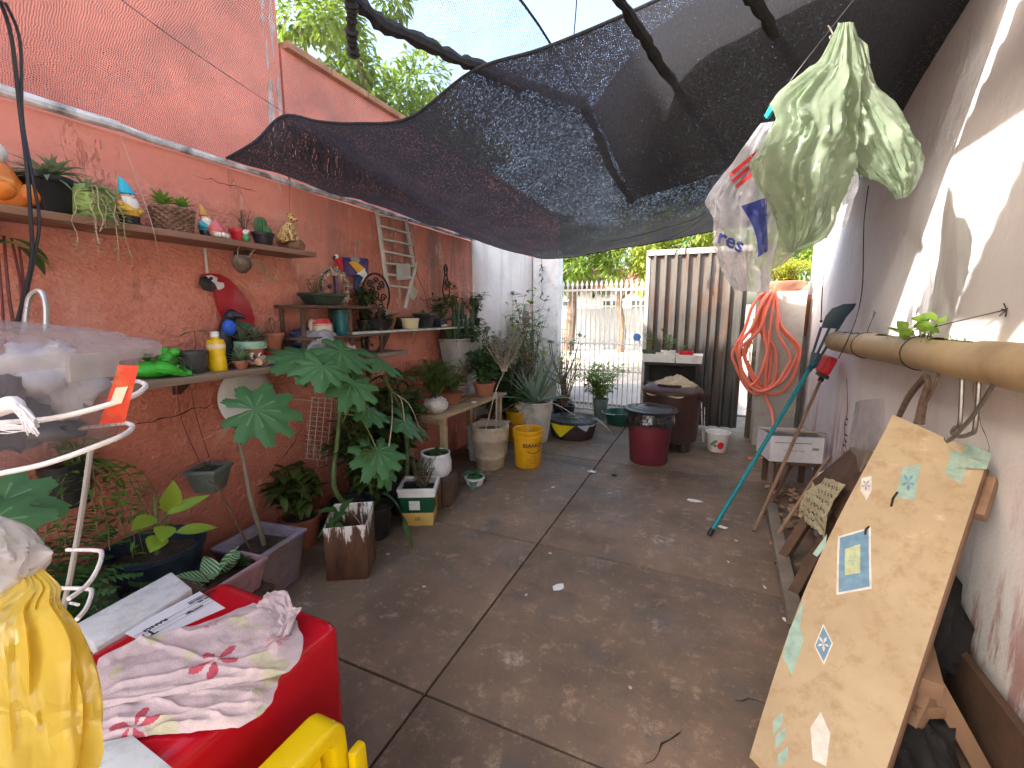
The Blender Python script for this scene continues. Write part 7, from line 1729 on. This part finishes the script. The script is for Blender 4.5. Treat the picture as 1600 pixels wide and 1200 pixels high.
# thin creeper printed vine on the wall: a real string with knots
t = thing('knotted_string', 'dark thin string with little knots hanging on the house wall', 'string', gx(1318, 640, .98))
P = [gx(1323, 592, .985), gx(1324, 640, .985), gx(1319, 668, .985), gx(1322, 700, .98), gx(1324, 716, .98)]
m = MB(); m.tube(P, .0018, 5, smooth=6); m.build('string', IRON, t, world=True)
for a, b_ in ((1323, 655), (1321, 663), (1322, 680), (1321, 689), (1318, 696), (1320, 708), (1325, 717)):
    m = MB(); c = gx(a, b_, .982); m.bar(c - Vector((0, .022, 0)), c + Vector((0, .022, .003)), .006, .008); m.build('knot', IRON, t, world=True)
# ---- hanging pipe planter
PVC = M('old_pipe', (.46, .36, .20), .5, .2, 4, .12, 30, dirt=.35, dc=(.30, .20, .10), ds=3)
A0 = gx(1307, 533, .88); A1 = A0 + (gx(1600, 574, .88) - A0) * 1.6; t = thing('pipe_planter', 'thick tan pipe planter with cut slots hanging level along the house wall', 'planter', (.87, 3.0, 1.2))
rp = .074; ax_ = (A1 - A0).normalized(); _, sd_, u_ = frame(ax_); m = MB(); NS, NC = 150, 40; slots = [(.06, .10), (.125, .20), (.27, .36), (.46, .56), (.66, .74), (.82, .9)]
P0 = []
for i in range(NS + 1):
    s2 = i / NS; c = A0.lerp(A1, s2); P0.append([c + (sd_ * math.cos(k * 6.28318 / NC) + u_ * math.sin(k * 6.28318 / NC)) * rp * (1 + .012 * nz((s2 * 20, k * .2, 0))) for k in range(NC)])
vs = [p for r in P0 for p in r]; fs = []
for i in range(NS):
    s2 = (i + .5) / NS; inslot = any(a <= s2 <= b_ for a, b_ in slots)
    for k in range(NC):
        ang = (k + .5) / NC * 360
        if inslot and 62 < ang < 118: continue
        fs.append((i * NC + k, i * NC + (k + 1) % NC, (i + 1) * NC + (k + 1) % NC, (i + 1) * NC + k))
m.add(vs, fs); m.build('pipe', PVC, t, world=True)
m = MB(); m.tube([A0 + ax_ * .01, A1 - ax_ * .01], rp * .96, 24); vs = m.v
for v in m.v:
    r = v - A0; h = r.dot(u_)
    if h > rp * .55: v -= u_ * (h - rp * .55)
m.build('soil', SOIL, t, world=True)
# smooth dark end
random.seed(44); m = MB(); s_ = MB(); L0 = Vector(t.location)
p = gx(1440, 530, .87) - L0; p.z = A0.lerp(A1, .35).z + .04 - L0.z
LB = leafmat('leaf_sprout', (.22, .40, .06), .3, .4, .5)
for (a, b_) in ((1452, 497), (1468, 503), (1437, 508), (1446, 512), (1425, 517), (1415, 522), (1457, 515)):
    e = gx(a, b_, .84) - L0; s_.tube([p + Vector((0, rnd(-.12, .1), 0)), p.lerp(e, .6), e], .0025, 5, smooth=3)
    for k in range(3): m.leaf(e + Vector((rnd(-.02, .02), rnd(-.03, .03), rnd(-.02, .01))), (rnd(-1, .2), rnd(-1, 1), rnd(.0, .6)), .055, .045, up=Vector((-.7, 0, .7)), n=4, bend=.2)
for k in range(60): y = rnd(-.25, .3); m.leaf(p + Vector((rnd(-.04, .02), y, rnd(-.01, .02))), (rnd(-.6, .3), rnd(-1, 1), rnd(.1, .8)), .03, .014, n=2)
for k in range(50): s2 = random.choice(slots[2:5]); c = A0.lerp(A1, rnd(*s2)) + u_ * .06 - L0; m.leaf(c, (rnd(-.6, .3), rnd(-1, 1), rnd(.1, .9)), .04, .006, n=2)
s_.build('stem', STEMG, t); leaves(m, 'sprout', LB, t)
WI = M('dark_wire', (.06, .055, .05), .5, .2, metal=.3)
def hanger(s2, hx):
    c = A0.lerp(A1, s2); m = MB(); ring = [c + (sd_ * math.cos(a) + u_ * math.sin(a)) * (rp + .004) for a in [k * .3307 for k in range(20)]]
    m.tube(ring[:20], .003, 5, closed=True); top_ = Vector((RX - .005, c.y + hx, c.z + .19)); m.tube([c + u_ * (rp + .004), c + u_ * (rp + .03), top_], .0025, 5, smooth=4)
    for k in range(5): m.tube([top_, top_ + Vector((rnd(-.02, .0), rnd(-.035, .035), rnd(-.03, .03)))], .0022, 4)
    m.build('hanger_wire', WI, t, world=True)
for s2, hx in ((.20, .35), (.42, -.32), (.70, -.25), (.9, -.2)): hanger(s2, hx)
# hooks and ropes under the pipe
t = thing('metal_hook', 'bent grey metal hook hanging under the pipe planter', 'hook', gx(1505, 640, .86))
HK = M('hook_steel', (.20, .19, .18), .4, .2, metal=.7)
gp = lambda a, b_, x=.85: gx(a, b_, x)
m = MB(); m.tube([gp(1468, 572), gp(1490, 576), gp(1502, 584), gp(1503, 600), gp(1500, 660), gp(1493, 668), gp(1488, 676), gp(1498, 682), gp(1516, 678), gp(1524, 665), gp(1530, 585), gp(1521, 581)], .0075, 8, smooth=4); m.build('hook', HK, t, world=True)
t = thing('metal_hook', 'straight diagonal metal rod crossing under the pipe planter', 'rod', gx(1540, 630, .84))
m = MB(); m.tube([gp(1518, 580, .84), gp(1550, 594, .84), gp(1552, 600, .84), gp(1520, 650, .84), gp(1484, 688, .84), gp(1478, 684, .84)], .0065, 8, smooth=4); m.build('rod', HK, t, world=True)
t = thing('hanging_rope', 'worn brown rope looped under the pipe planter above the board', 'rope', gx(1430, 620, .86))
m = MB(); m.tube([gp(1405, 650), gp(1420, 620), gp(1440, 595), gp(1447, 588), gp(1450, 600), gp(1442, 630), gp(1436, 662)], [.012, .013, .012, .011, .012, .016, .02], 8, smooth=5); m.tube([gp(1470, 572), gp(1460, 605), gp(1445, 632), gp(1432, 658)], .006, 7, smooth=5); m.build('rope', RO, t, world=True)
# cables on the wall
t = thing('wall_cable', 'thin black cable running down the house wall and over the pipe end', 'cable', gx(1350, 400, .98))
m = MB(); m.tube([gx(1357, 290, .985), gx(1350, 350, .985), gx(1348, 440, .98), (gx(1340, 490, .93)), gx(1325, 530, .80), gx(1310, 560, .84)], .0032, 6, smooth=6); m.build('cable', M('cable_black', (.015, .014, .016), .45, .2), t, world=True)
m = MB(); m.tube([gx(1295, 375, .9), gx(1286, 440, .9), gx(1283, 500, .9)], .004, 6, smooth=4); m.ball(gx(1283, 502, .9), .012, 8, 6); tag(m.build('hanging_string', M('cable_black')), 'short black cord hanging beside the bags near the pipe end', 'cord')
# ================================================================== bags and lines overhead
from mathutils.bvhtree import BVHTree
def bvh_of(o):
    mw = Matrix.Translation(o.parent.location) @ o.parent.rotation_euler.to_matrix().to_4x4() if o.parent else Matrix.Identity(4)
    me = o.data; return BVHTree.FromPolygons([mw @ v.co for v in me.vertices], [tuple(p.vertices) for p in me.polygons])
def on_skin(tree, px, py, off=.002, fallback=1.9):
    d = ray(px, py); h = tree.ray_cast(CAM, d.normalized(), 6)
    return (h[0] if h[0] is not None else gd(px, py, fallback)) - d.normalized() * off
GRN = filmmat('bag_green', (.46, .56, .41), .74, .55, .12, 9, .28)
t = thing('green_bag', 'sage green plastic carrier bag hanging from a line, its lower handle loop dangling', 'plastic bag', gd(1260, 250, 1.7))
loft(t, 'skin', [(1312, 36, 1328, 34, 1.75, .006), (1285, 92, 1338, 90, 1.74, .03), (1262, 112, 1342, 120, 1.72, .04), (1209, 156, 1345, 165, 1.70, .06), (1214, 190, 1340, 205, 1.69, .07), (1192, 226, 1335, 235, 1.69, .08), (1176, 262, 1330, 268, 1.69, .075), (1196, 305, 1318, 300, 1.70, .06), (1212, 340, 1300, 335, 1.71, .04), (1224, 375, 1272, 374, 1.72, .03), (1232, 396, 1248, 394, 1.72, .010)], GRN, 2, 110, .44, 12)
m = MB(); m.tube([gd(1302, 325, 1.68), gd(1300, 348, 1.67), gd(1285, 370, 1.67), gd(1262, 384, 1.68), gd(1245, 390, 1.70)], [.012, .010, .012, .009, .007], 8, smooth=6); m.build('handle', GRN, t, world=True)
t = thing('green_bag', 'sage green plastic bag spreading to the right, nearest the house wall', 'plastic bag', gd(1380, 220, 1.74))
loft(t, 'skin', [(1318, 40, 1332, 35, 1.78, .005), (1300, 95, 1352, 95, 1.77, .03), (1305, 150, 1368, 138, 1.75, .05), (1308, 190, 1402, 173, 1.74, .06), (1318, 232, 1427, 215, 1.73, .06), (1342, 268, 1438, 245, 1.73, .05), (1382, 290, 1430, 284, 1.73, .03), (1400, 312, 1418, 308, 1.73, .010)], GRN, 6, 110, .44, 12)
m = MB(); m.grid(lambda u, v: gd(1330 + 26 * u + 4 * v, 48 + 22 * u + 30 * v, 1.79 + .02 * math.sin(u * 5)), 8, 8); m.build('torn_flap', GRN, t, world=True)
BGW = filmmat('bag_print_white', (.80, .80, .84), .48, .45, .14, 9, .28)
t = thing('white_bag', 'thin white carrier bag with blue and red print hanging beside the green bags', 'plastic bag', gd(1160, 330, 1.93))
wb = loft(t, 'skin', [(1192, 192, 1222, 188, 1.95, .01), (1150, 250, 1218, 245, 1.94, .04), (1105, 308, 1214, 300, 1.93, .06), (1117, 345, 1212, 345, 1.93, .06), (1121, 390, 1207, 385, 1.93, .05), (1130, 422, 1200, 420, 1.93, .045), (1148, 454, 1196, 457, 1.93, .02)], BGW, 4, 90, .40, 12)
tr_ = bvh_of(wb); INK = M('ink_blue', (.03, .045, .22), .5, .2, 30); INKR = M('ink_red', (.55, .03, .04), .5, .2, 30)
m = MB(); pol = [(1158, 322), (1192, 309), (1206, 328), (1203, 362), (1198, 392), (1184, 402), (1188, 366), (1176, 344)]
m.grid(lambda u, v: on_skin(tr_, *(Vector((1158, 322)).lerp(Vector((1184, 402)), v) + Vector((8 * math.sin(v * 3.1), 0))).lerp(Vector((1198, 308)).lerp(Vector((1200, 392)), v), u), .012), 8, 18); m.build('blue_print', INK, t, world=True)
for k in range(3):
    m = MB(); m.grid(lambda u, v: on_skin(tr_, 1138 + 48 * u + 5 * k + 3 * v, 272 - 40 * u + 9 * k + 5 * v, .008), 10, 1); m.build('red_stripe', INKR, t, world=True)
L0 = Vector(t.location)
text_part('res', 34, INK, t, lambda x, y: on_skin(tr_, 1142 + x * .92 + y * .30, 377 + x * .40 - y * .92, .010) - L0, bold=.8)
m = MB(); m.tube([on_skin(tr_, 1126 + 7 * math.cos(a) - (2 if a > 3 else 0), 362 + 8 * math.sin(a), .003) for a in [k * .42 for k in range(16)]], .0012, 4); m.build('drop_print', M('print_grey'), t, world=True)
t = thing('clear_bag', 'torn clear plastic bag hanging behind the green bags', 'plastic bag', gd(1310, 330, 1.95))
loft(t, 'skin', [(1285, 250, 1340, 240, 1.95, .01), (1275, 290, 1338, 285, 1.95, .03), (1285, 330, 1330, 320, 1.95, .03), (1290, 375, 1322, 352, 1.95, .01)], filmmat('bag_clear2', (.78, .77, .8), .45, .45, .2, 22, .6), 9, 50, .3)
loft(t, 'tail', [(1198, 380, 1250, 372, 2.0, .02), (1200, 405, 1240, 398, 2.0, .02), (1207, 420, 1222, 415, 2.0, .008)], MATS['bag_clear2'], 12, 40, .3)
t = thing('bag_clip', 'silver wire clip holding the green bags on the line', 'clip', gd(1305, 50, 1.76))
m = MB(); m.tube([gd(1294, 40, 1.76), gd(1304, 58, 1.75), gd(1300, 62, 1.75), gd(1297, 57, 1.75), gd(1308, 50, 1.75), gd(1310, 36, 1.76)], .003, 6, smooth=4); m.build('wire', M('tin_rim'), t, world=True)
m = MB(); m.box(gd(1202, 173, 1.86), (.012, .02, .045), rotm(.4, .3, .5)); m.box(gd(1204, 176, 1.85), (.012, .02, .045), rotm(.7, .3, .5)); tag(m.build('clothes_peg', PAINT('peg_cyan', (.02, .38, .45)), bevel=.002), 'bright cyan clothes peg at the top of the white bag', 'clothes peg')
BLK = M('cable_black')
def line(name, label, pts, r, cat='line'):
    m = MB(); m.tube([gd(*p) for p in pts], r, 5, smooth=6); return tag(m.build(name, BLK), label, cat)
line('clothes_line', 'thin black clothes line strung under the net, the upper of two', [(858, 378, 4.9), (950, 377, 4.4), (1040, 356, 3.6), (1110, 325, 2.8), (1205, 170, 1.9), (1310, 30, 1.75), (1400, -80, 1.7)], .0022)
line('clothes_line', 'thin black clothes line strung under the net, the lower of two', [(856, 398, 4.9), (950, 394, 4.6), (1040, 374, 4.1), (1105, 335, 3.3), (1180, 250, 2.4)], .0022)
line('net_string', 'dark cord hanging down through the middle of the net to its far hem', [(903, -40, 2.2), (898, 40, 2.4), (886, 160, 2.9), (870, 280, 3.7), (857, 402, 4.9)], .0034, 'cord')
line('net_wire', 'thin wire crossing the loose net over the red wall', [(150, -30, 1.5), (300, 80, 1.8), (447, 178, 2.4)], .0016, 'wire')
t = thing('peg_bunch', 'bunch of dark clothes pegs and green string hanging above the zinc door', 'clothes pegs', gd(1068, 392, 5.4))
line('peg_line', 'slanting black string the bunch of pegs hangs on', [(1105, 330, 4.2), (1078, 372, 5.3), (1058, 392, 5.4)], .004, 'string')
for k, (a, b_) in enumerate(((1058, 390), (1066, 396), (1072, 388), (1080, 376), (1062, 400))):
    m = MB(); c = gd(a, b_, 5.4); m.bar(c, c + Vector((.03 * (k - 2) / 2, 0, -.085)), .02, .014); m.build('peg', BLK, t, world=True, bevel=.002)
m = MB(); m.tube([gd(1085, 368, 5.4), gd(1070, 380, 5.38), gd(1060, 398, 5.4)], .006, 5, smooth=4); m.build('green_string', PAINT('stringgreen', (.03, .25, .10)), t, world=True)

# ================================================================== far right of the yard
b0 = gz(1012, 729, 0) + Vector((-.02, .19, 0)); t = thing('red_bin', 'wine-red round plastic bin with a black lid and bin liner', 'bin', b0)
RB = M('wine_plastic', (.15, .022, .035), .5, .12, 6, .06, 30, dirt=.15, dc=(.28, .12, .12))
m = MB(); m.lathe([(0, 0), (.175, 0), (.185, .012), (.215, .40), (.222, .52), (.212, .52), (0, .50)], 40); m.build('body', RB, t)
m = MB(); random.seed(5)
m.grid(lambda u, v: (math.cos(u * 6.28318) * (.226 + .022 * v + .02 * v * nz((math.cos(u * 6.28) * 3, math.sin(u * 6.28) * 3, v * 2))), math.sin(u * 6.28318) * (.226 + .022 * v + .02 * v * nz((math.cos(u * 6.28) * 3, math.sin(u * 6.28) * 3, v * 2))), .535 - .13 * v * (1 + .35 * nz((math.cos(u * 6.28) * 2.2, math.sin(u * 6.28) * 2.2, 5)))), 72, 10); m.build('bin_liner', filmmat('bag_black', (.02, .02, .022), .97, .1, .25, 26, .6), t)
m = MB(); m.lathe([(.225, .53), (.262, .532), (.27, .545), (.262, .556), (.22, .562), (.212, .555), (.205, .562), (.15, .574), (.142, .566), (.135, .574), (.07, .582), (.063, .575), (.058, .583), (0, .588)], 44); m.box((0, 0, .596), (.10, .035, .02)); m.build('lid', M('lid_black', (.02, .02, .022), .35, .2, 8), t)
b0 = gz(1042, 708, 0) + Vector((-.0, .30, 0)); t = thing('brown_bin', 'large dark brown round bin with a domed lid behind the red bin', 'bin', b0)
BB = M('brown_plastic', (.06, .028, .022), .5, .2, 6, .06, 30, dirt=.2)
m = MB(); m.lathe([(0, .09), (.26, .09), (.285, .11), (.30, .45), (.305, .62), (.0, .62)], 44); m.build('body', BB, t)
m = MB(); m.lathe([(.30, .61), (.325, .615), (.33, .645), (.315, .675), (.26, .715), (.16, .735), (0, .74)], 44); m.tube([Vector((math.cos(a) * .24, math.sin(a) * .24, .735 - .004)) for a in [math.radians(d) for d in range(235, 300, 6)]], .012, 7); m.build('lid', BB, t)
for a in (250, 310, 130, 50):
    m = MB(); m.box((math.cos(R_(a)) * .24, math.sin(R_(a)) * .24, .055), (.09, .09, .11), rotm(0, 0, R_(a))); m.build('foot', M('dark_rust', (.045, .03, .022), .8, .3), t, bevel=.004)
m = MB(); m.tube([(.29, -.12, .60), (.34, -.15, .64), (.36, -.15, .70)], .014, 7, smooth=4); m.tube([(.30, -.08, .57), (.37, -.10, .62), (.40, -.10, .66)], .012, 7, smooth=4); m.build('side_handle', BB, t)
m = MB(); m.tube([(.31, -.1, .55), (.33, -.11, .3), (.35, -.12, .12)], .006, 6); m.tube([(.345, -.1, .5), (.36, -.11, .12)], .004, 6); m.build('chain', M('tin_rim'), t)
t = thing('sack_cloth', 'crumpled beige sackcloth spread on the brown bin lid', 'cloth', b0 + Vector((0, 0, .74)))
def f(u, v):
    a = u * 6.28318; r = (.30 * v) * (1 + .22 * nz((math.cos(a) * 1.5, math.sin(a) * 1.5, 3))); x, y = math.cos(a) * r - .03, math.sin(a) * r * .85 - .05
    rr = math.hypot(x, y); dome = .012 - .9 * rr ** 2 - (.10 * max(0, rr - .26) * 4); hump = .075 * math.exp(-((x - .06) ** 2 + y * y) / .03) * (.7 + .8 * abs(nz((x * 12, y * 12, 1))))
    return (x, y, dome + hump + .018 * abs(nz((x * 18, y * 18, 4))))
m = MB(); m.grid(f, 80, 22); m.build('cloth', M('sackcloth', (.40, .31, .19), .95, .3, 20, .8, 120), t, angle=180)
# stand with the tray
t = thing('black_stand', 'black metal stand with an open shelf before the zinc door', 'stand', (-.22, 5.85, 0)); xa, xb = gy(1008, 565, 5.8).x, gy(1093, 565, 5.8).x; zt = gy(1050, 566, 5.8).z
BM = M('black_metal', (.014, .013, .013), .6, .3)
for z in (zt - .02, zt - .28, .2):
    m = MB(); m.box(((xa + xb) / 2, 5.88, z), (xb - xa, .32, .03)); m.build('shelf', BM, t, world=True, bevel=.003)
for x in (xa + .02, xb - .02):
    for y in (5.74, 6.02): m = MB(); m.box((x, y, (zt - .03) / 2), (.03, .03, zt - .03)); m.build('leg', BM, t, world=True)
m = MB(); m.box(((xa + xb) / 2, 6.045, zt * .5), (xb - xa, .01, zt * .9)); m.build('back_panel', BM, t, world=True)
t = thing('white_tray', 'white plastic double tray of small pots on the black stand', 'tray', ((xa + xb) / 2, 5.86, zt + .001)); wx = xb - xa + .06
for k in (-1, 1):
    m = MB(); q_ = MB(); tt2 = bpy.data.objects.new('half_tray', None)
    bpy.data.objects.remove(tt2)
    wq = wx * (.56 if k < 0 else .43); xo = -wx / 2 + wq / 2 if k < 0 else wx / 2 - wq / 2
    m.box((xo, 0, .004), (wq - .02, .26, .008))
    for sx in (-1, 1): m.box((xo + sx * (wq / 2 - .005), 0, .05), (.008, .28, .10), rotm(0, R_(6 * sx), 0))
    for sy in (-1, 1): m.box((xo, sy * .14, .05), (wq - .004, .008, .10), rotm(R_(-6 * sy), 0, 0))
    m.build('half_tray', M('tray_white', (.66, .66, .64), .45, .08, 8, .05, 40, dirt=.1), t)
TL0 = Vector(t.location) + Vector((0, 0, .012))
for (dx, kind, lab) in ((-.28, 'g', 'green-rimmed pot with a leafy seedling at the left of the white tray'), (-.05, 'w', 'white pot with a tall leafy seedling in the middle of the white tray'), (.16, 'r', 'red pot with a tiny seedling at the right of the white tray')):
    t = thing('tray_pot', lab, 'potted plant', TL0 + Vector((dx, -.02, 0)), 0, 'pots on the white tray')
    roundpot(t, .07, .085, .13, {'g': M('pot_green', (.05, .10, .06), .5), 'w': M('cap_white'), 'r': PAINT('red')}[kind], .9)
    m = MB(); s_ = MB(); random.seed(int(dx * 100) + 60); bush(m, s_, (0, 0, .11), 7 if kind != 'r' else 3, .24 if kind != 'r' else .10, .10, .12 if kind == 'w' else .07, .035, 4); s_.build('stem', STEMG, t); leaves(m, 'foliage', G_MID, t)
# small bucket with an apple print
b0 = gz(1120, 708, 0) + Vector((0, .10, 0)); t = thing('apple_bucket', 'small white plastic bucket with a red apple print on the floor', 'bucket', b0)
m = MB(); m.lathe([(0, 0), (.085, 0), (.092, .008), (.118, .20), (.132, .205), (.132, .218), (.12, .22), (.112, .2), (.085, .015), (0, .012)], 32); m.build('pail', M('pail_white', (.72, .70, .66), .4, .05, 8, .04, 40, dirt=.1), t)
AF = math.atan2(-b0.y, -b0.x)
def pail(a0, z): return lambda x, y: Vector((math.cos(AF + a0 + x / .105) * (.0925 + .13 * (z + y) + .0012), math.sin(AF + a0 + x / .105) * (.0925 + .13 * (z + y) + .0012), z + y))
def blob(name, a0, z, rx, ry, mat, seed=0):
    g_ = pail(a0, z); m = MB(); m.add([g_(0, 0)] + [g_(rx * math.cos(i * .3927) * (1 + .1 * nz((i, seed, 0))), ry * math.sin(i * .3927)) for i in range(16)], [(0, 1 + i, 1 + (i + 1) % 16) for i in range(16)]); return m.build(name, mat, t)
blob('apple_print', .35, .085, .036, .042, PAINT('apple', (.60, .02, .03)))
for a0, z in ((-.35, .11), (-.15, .13), (-.55, .09), (-.2, .08)): blob('leaf_print', a0, z, .018, .016, M('leaf_print_grey', (.20, .22, .18), .5, .2), 1)
# hose
t = thing('garden_hose', 'coral red garden hose coiled over the concrete pillar', 'hose', (.5, 5.6, 1.75))
m = MB(); random.seed(12); P = []
loops = [((1172, 535), 30, 82, -.15), ((1200, 530), 48, 78, .1), ((1185, 540), 24, 66, -.25), ((1205, 532), 44, 84, -.05), ((1178, 532), 22, 70, .1), ((1198, 540), 40, 72, .18)]
for i, ((cx, cy), rx, ry, rot) in enumerate(loops):
    for k in range(22):
        a = math.pi / 2 + k / 22 * 6.28318
        x, y = rx * math.cos(a), -ry * math.sin(a)
        if y < 0: x *= .45 + .0 * i; 
        top = (1200 + i * 2.0, 456)
        px, py = cx + x * math.cos(rot) - y * math.sin(rot), cy + y * math.cos(rot) + x * math.sin(rot)
        if y < 0: kk = min(1, -y / ry); px = px * (1 - kk) + top[0] * kk; py = py * (1 - kk) + top[1] * kk
        P.append(gy(px, py, 5.585 - .012 * i + .01 * math.sin(a * 2)))
P += [gy(1195, 600, 5.55), gy(1205, 640, 5.5), gy(1208, 665, 5.3), gz(1205, 712, .012), gz(1170, 716, .012)]
m.tube(P, .016, 8, smooth=3); m.build('tube', M('coral_rubber', (.78, .20, .13), .4, .1, 8, .05, 40), t, world=True)
# pots on the pillar
t = thing('pillar_pot', 'wide terracotta bowl of bright yellow-green bushy plant on the pillar', 'potted plant', (.74, 5.80, 1.742))
m = MB(); m.lathe([(0, 0), (.13, 0), (.19, .06), (.205, .10), (.19, .105), (.17, .08), (0, .075)], 28); m.build('bowl', M('terracotta_pale', (.44, .22, .15), .85, .2), t)
m = MB(); s_ = MB(); random.seed(41); bush(m, s_, (0, 0, .07), 60, .26, .28, .05, .014, 22); bush(m, s_, (-.12, .05, .07), 6, .42, .12, .08, .03, 6); s_.build('stem', STEMG, t); leaves(m, 'foliage', leafmat('leaf_sunny', (.34, .40, .05), .3, .45, .5), t)
t = thing('pillar_pot', 'brown clay pot at the right edge of the pillar', 'pot', (.97, 5.95, 1.245))
m = MB(); m.lathe([(0, 0), (.08, 0), (.11, .38), (.125, .40), (.125, .46), (.11, .46), (0, .42)], 24); m.build('pot', TERRA, t)
t = thing('weed', 'thin wild plant growing beside the pillar behind the hose', 'plant', (.50, 5.95, 0)); m = MB(); s_ = MB(); bush(m, s_, (0, 0, 0), 7, 1.5, .2, .05, .02, 16); s_.build('stem', STEMB, t); leaves(m, 'foliage', leafmat('leaf_olive'), t)
# ---- scraps on the floor
PAPER = M('paper_scrap', (.70, .72, .74), .7, .08)
def scrap(px, py, w_, h_, rot, label, mat=PAPER, seed=0):
    c = gz(px, py, .004); m = MB(); random.seed(seed + px); n = 8; k = mpp(c)
    poly = [(math.cos(i * 6.28 / n + rot) * w_ * k * rnd(.35, .6), math.sin(i * 6.28 / n + rot) * h_ * k * rnd(.5, .8) * 2) for i in range(n)]
    vs = [c + Vector((x, y, rnd(0, .006))) for x, y in poly]; vs = [c + Vector((0, 0, .008))] + vs; m.add(vs, [(0, 1 + i, 1 + (i + 1) % n) for i in range(n)])
    tag(m.build('paper_scrap', mat, smooth=False), label, 'paper scrap', 'scraps littering the floor')
scrap(873, 918, 20, 8, .3, 'small bluish white paper scrap alone in the middle of the floor')
scrap(1086, 783, 22, 5, .1, 'thin white paper strip on the floor left of the teal handle')
scrap(1130, 824, 16, 4, .4, 'white paper strip at the foot of the teal handle')
scrap(1226, 968, 8, 4, 0, 'tiny white paper scrap beside the foot of the dark table leg')
scrap(924, 737, 16, 5, .2, 'pale smear of paper beside the long floor joint')
CRB = M('crumb', (.55, .48, .38), .8, .3)
for k, (a, b_, lb) in enumerate(((606, 866, 'tiny pale crumb on the floor just right of the rusty tin'), (663, 917, 'tiny pale crumb on the floor below the arching leaf tip'), (860, 865, 'tiny pale crumb beside the crossing of the floor joints'), (822, 930, 'tiny pale crumb just left of the bluish paper scrap'), (1138, 878, 'tiny pale crumb below the foot of the teal handle'), (1195, 918, 'tiny pale crumb left of the dark table legs'), (985, 1075, 'tiny pale crumb in the open floor left of the leaning board'), (864, 762, 'tiny pale crumb on the floor in front of the yellow bucket'), (1150, 845, 'tiny pale crumb between the teal handle and the broom handle'))):
    scrap(a, b_, rnd(5, 8), rnd(2, 3), rnd(0, 3), lb, CRB, k)
scrap(960, 743, 10, 4, .2, 'small dark dead leaf on the floor in front of the red bin', M('dead_leaf', (.05, .03, .02), .9, .3))
# ---- added roof, unseen overhead, to cut the sunlight on the house wall
t = thing('added_shade_roof', 'corrugated roof sheets added unseen overhead to limit the sun on the house wall', 'roof', (.35, .2, 2.95))
for k in range(3):
    m = MB(); x0 = -.50 + k * .56; NX = 42
    m.grid(lambda u, v: (x0 + .60 * u, (1.33 + .28 * (x0 + .6 * u + .45)) * (1 - v) - 2.0 * v, 2.95 + .02 * math.sin(u * 6.28318 * 6) + .05 * v + k * .004), NX, 2); m.build('added_roof_sheet', M('fibre_cement', (.36, .34, .32), .9, .2, 4, .3, 40), t, world=True)
m = MB(); m.grid(lambda u, v: (.24 + .80 * u, 2.22 - 1.0 * v, 2.985 + .02 * math.sin(u * 6.28318 * 8)), 48, 2); m.build('added_roof_sheet', M('fibre_cement'), t, world=True)  # extra sheet added to cut off the top of the sun patch
m = MB(); m.bar((-.5, .9, 2.89), (1.02, .9, 2.89), .05, .09); m.build('added_rafter', WOODD, t, world=True)
random.seed(99)

# ================================================================== nest small pieces under the part they sit on
HOST = {'soil': ('pot', 'bowl', 'tin', 'pail', 'weave', 'wrapping', 'pipe', 'body'), 'rim': ('pot', 'tin', 'bowl', 'cup'), 'handle': ('body', 'basin', 'bowl', 'pail'), 'lettering': ('sticker', 'pail', 'upper_band', 'skin', 'box'),
        'small_print': ('pail',), 'smile_mark': ('pail',), 'squiggle': ('pail',), 'barcode': ('sticker', 'lower_band'), 'sticker_label': ('sticker',), 'label': ('upper_band',), 'label_band': ('body',), 'apple_print': ('pail',), 'leaf_print': ('pail',),
        'print_line': ('box',), 'print_mark': ('box',), 'flap': ('box',), 'blue_print': ('skin',), 'red_stripe': ('skin',), 'drop_print': ('skin',), 'torn_flap': ('skin',), 'eye': ('frog', 'head', 'face', 'body'), 'clip': ('lid',), 'grip': ('disc',), 'embossing': ('disc',),
        'red_band': ('body',), 'band': ('cup',), 'end_cap': ('shaft',), 'print': ('face',), 'petal': ('face',), 'gouge': ('face',), 'peeling_corner': ('face',), 'beard': ('head',), 'twig': ('stem',), 'rim_wire': ('body',), 'bin_liner': ('body',), 'chain': ('body',), 'side_handle': ('body',)}
for th_ in [o for o in sc.objects if o.parent is None and o.children]:
    kids = {}
    for c in th_.children: kids.setdefault(c.name.split('.')[0], c)
    for c in list(th_.children):
        k = c.name.split('.')[0]
        if len(th_.children) > 2 and k in HOST and not c.children and c.location.length < 1e-9:
            for hname in HOST[k]:
                h_ = kids.get(hname)
                if h_ is not None and h_ is not c and h_.location.length < 1e-9 and h_.parent is th_:
                    c.parent = h_; break
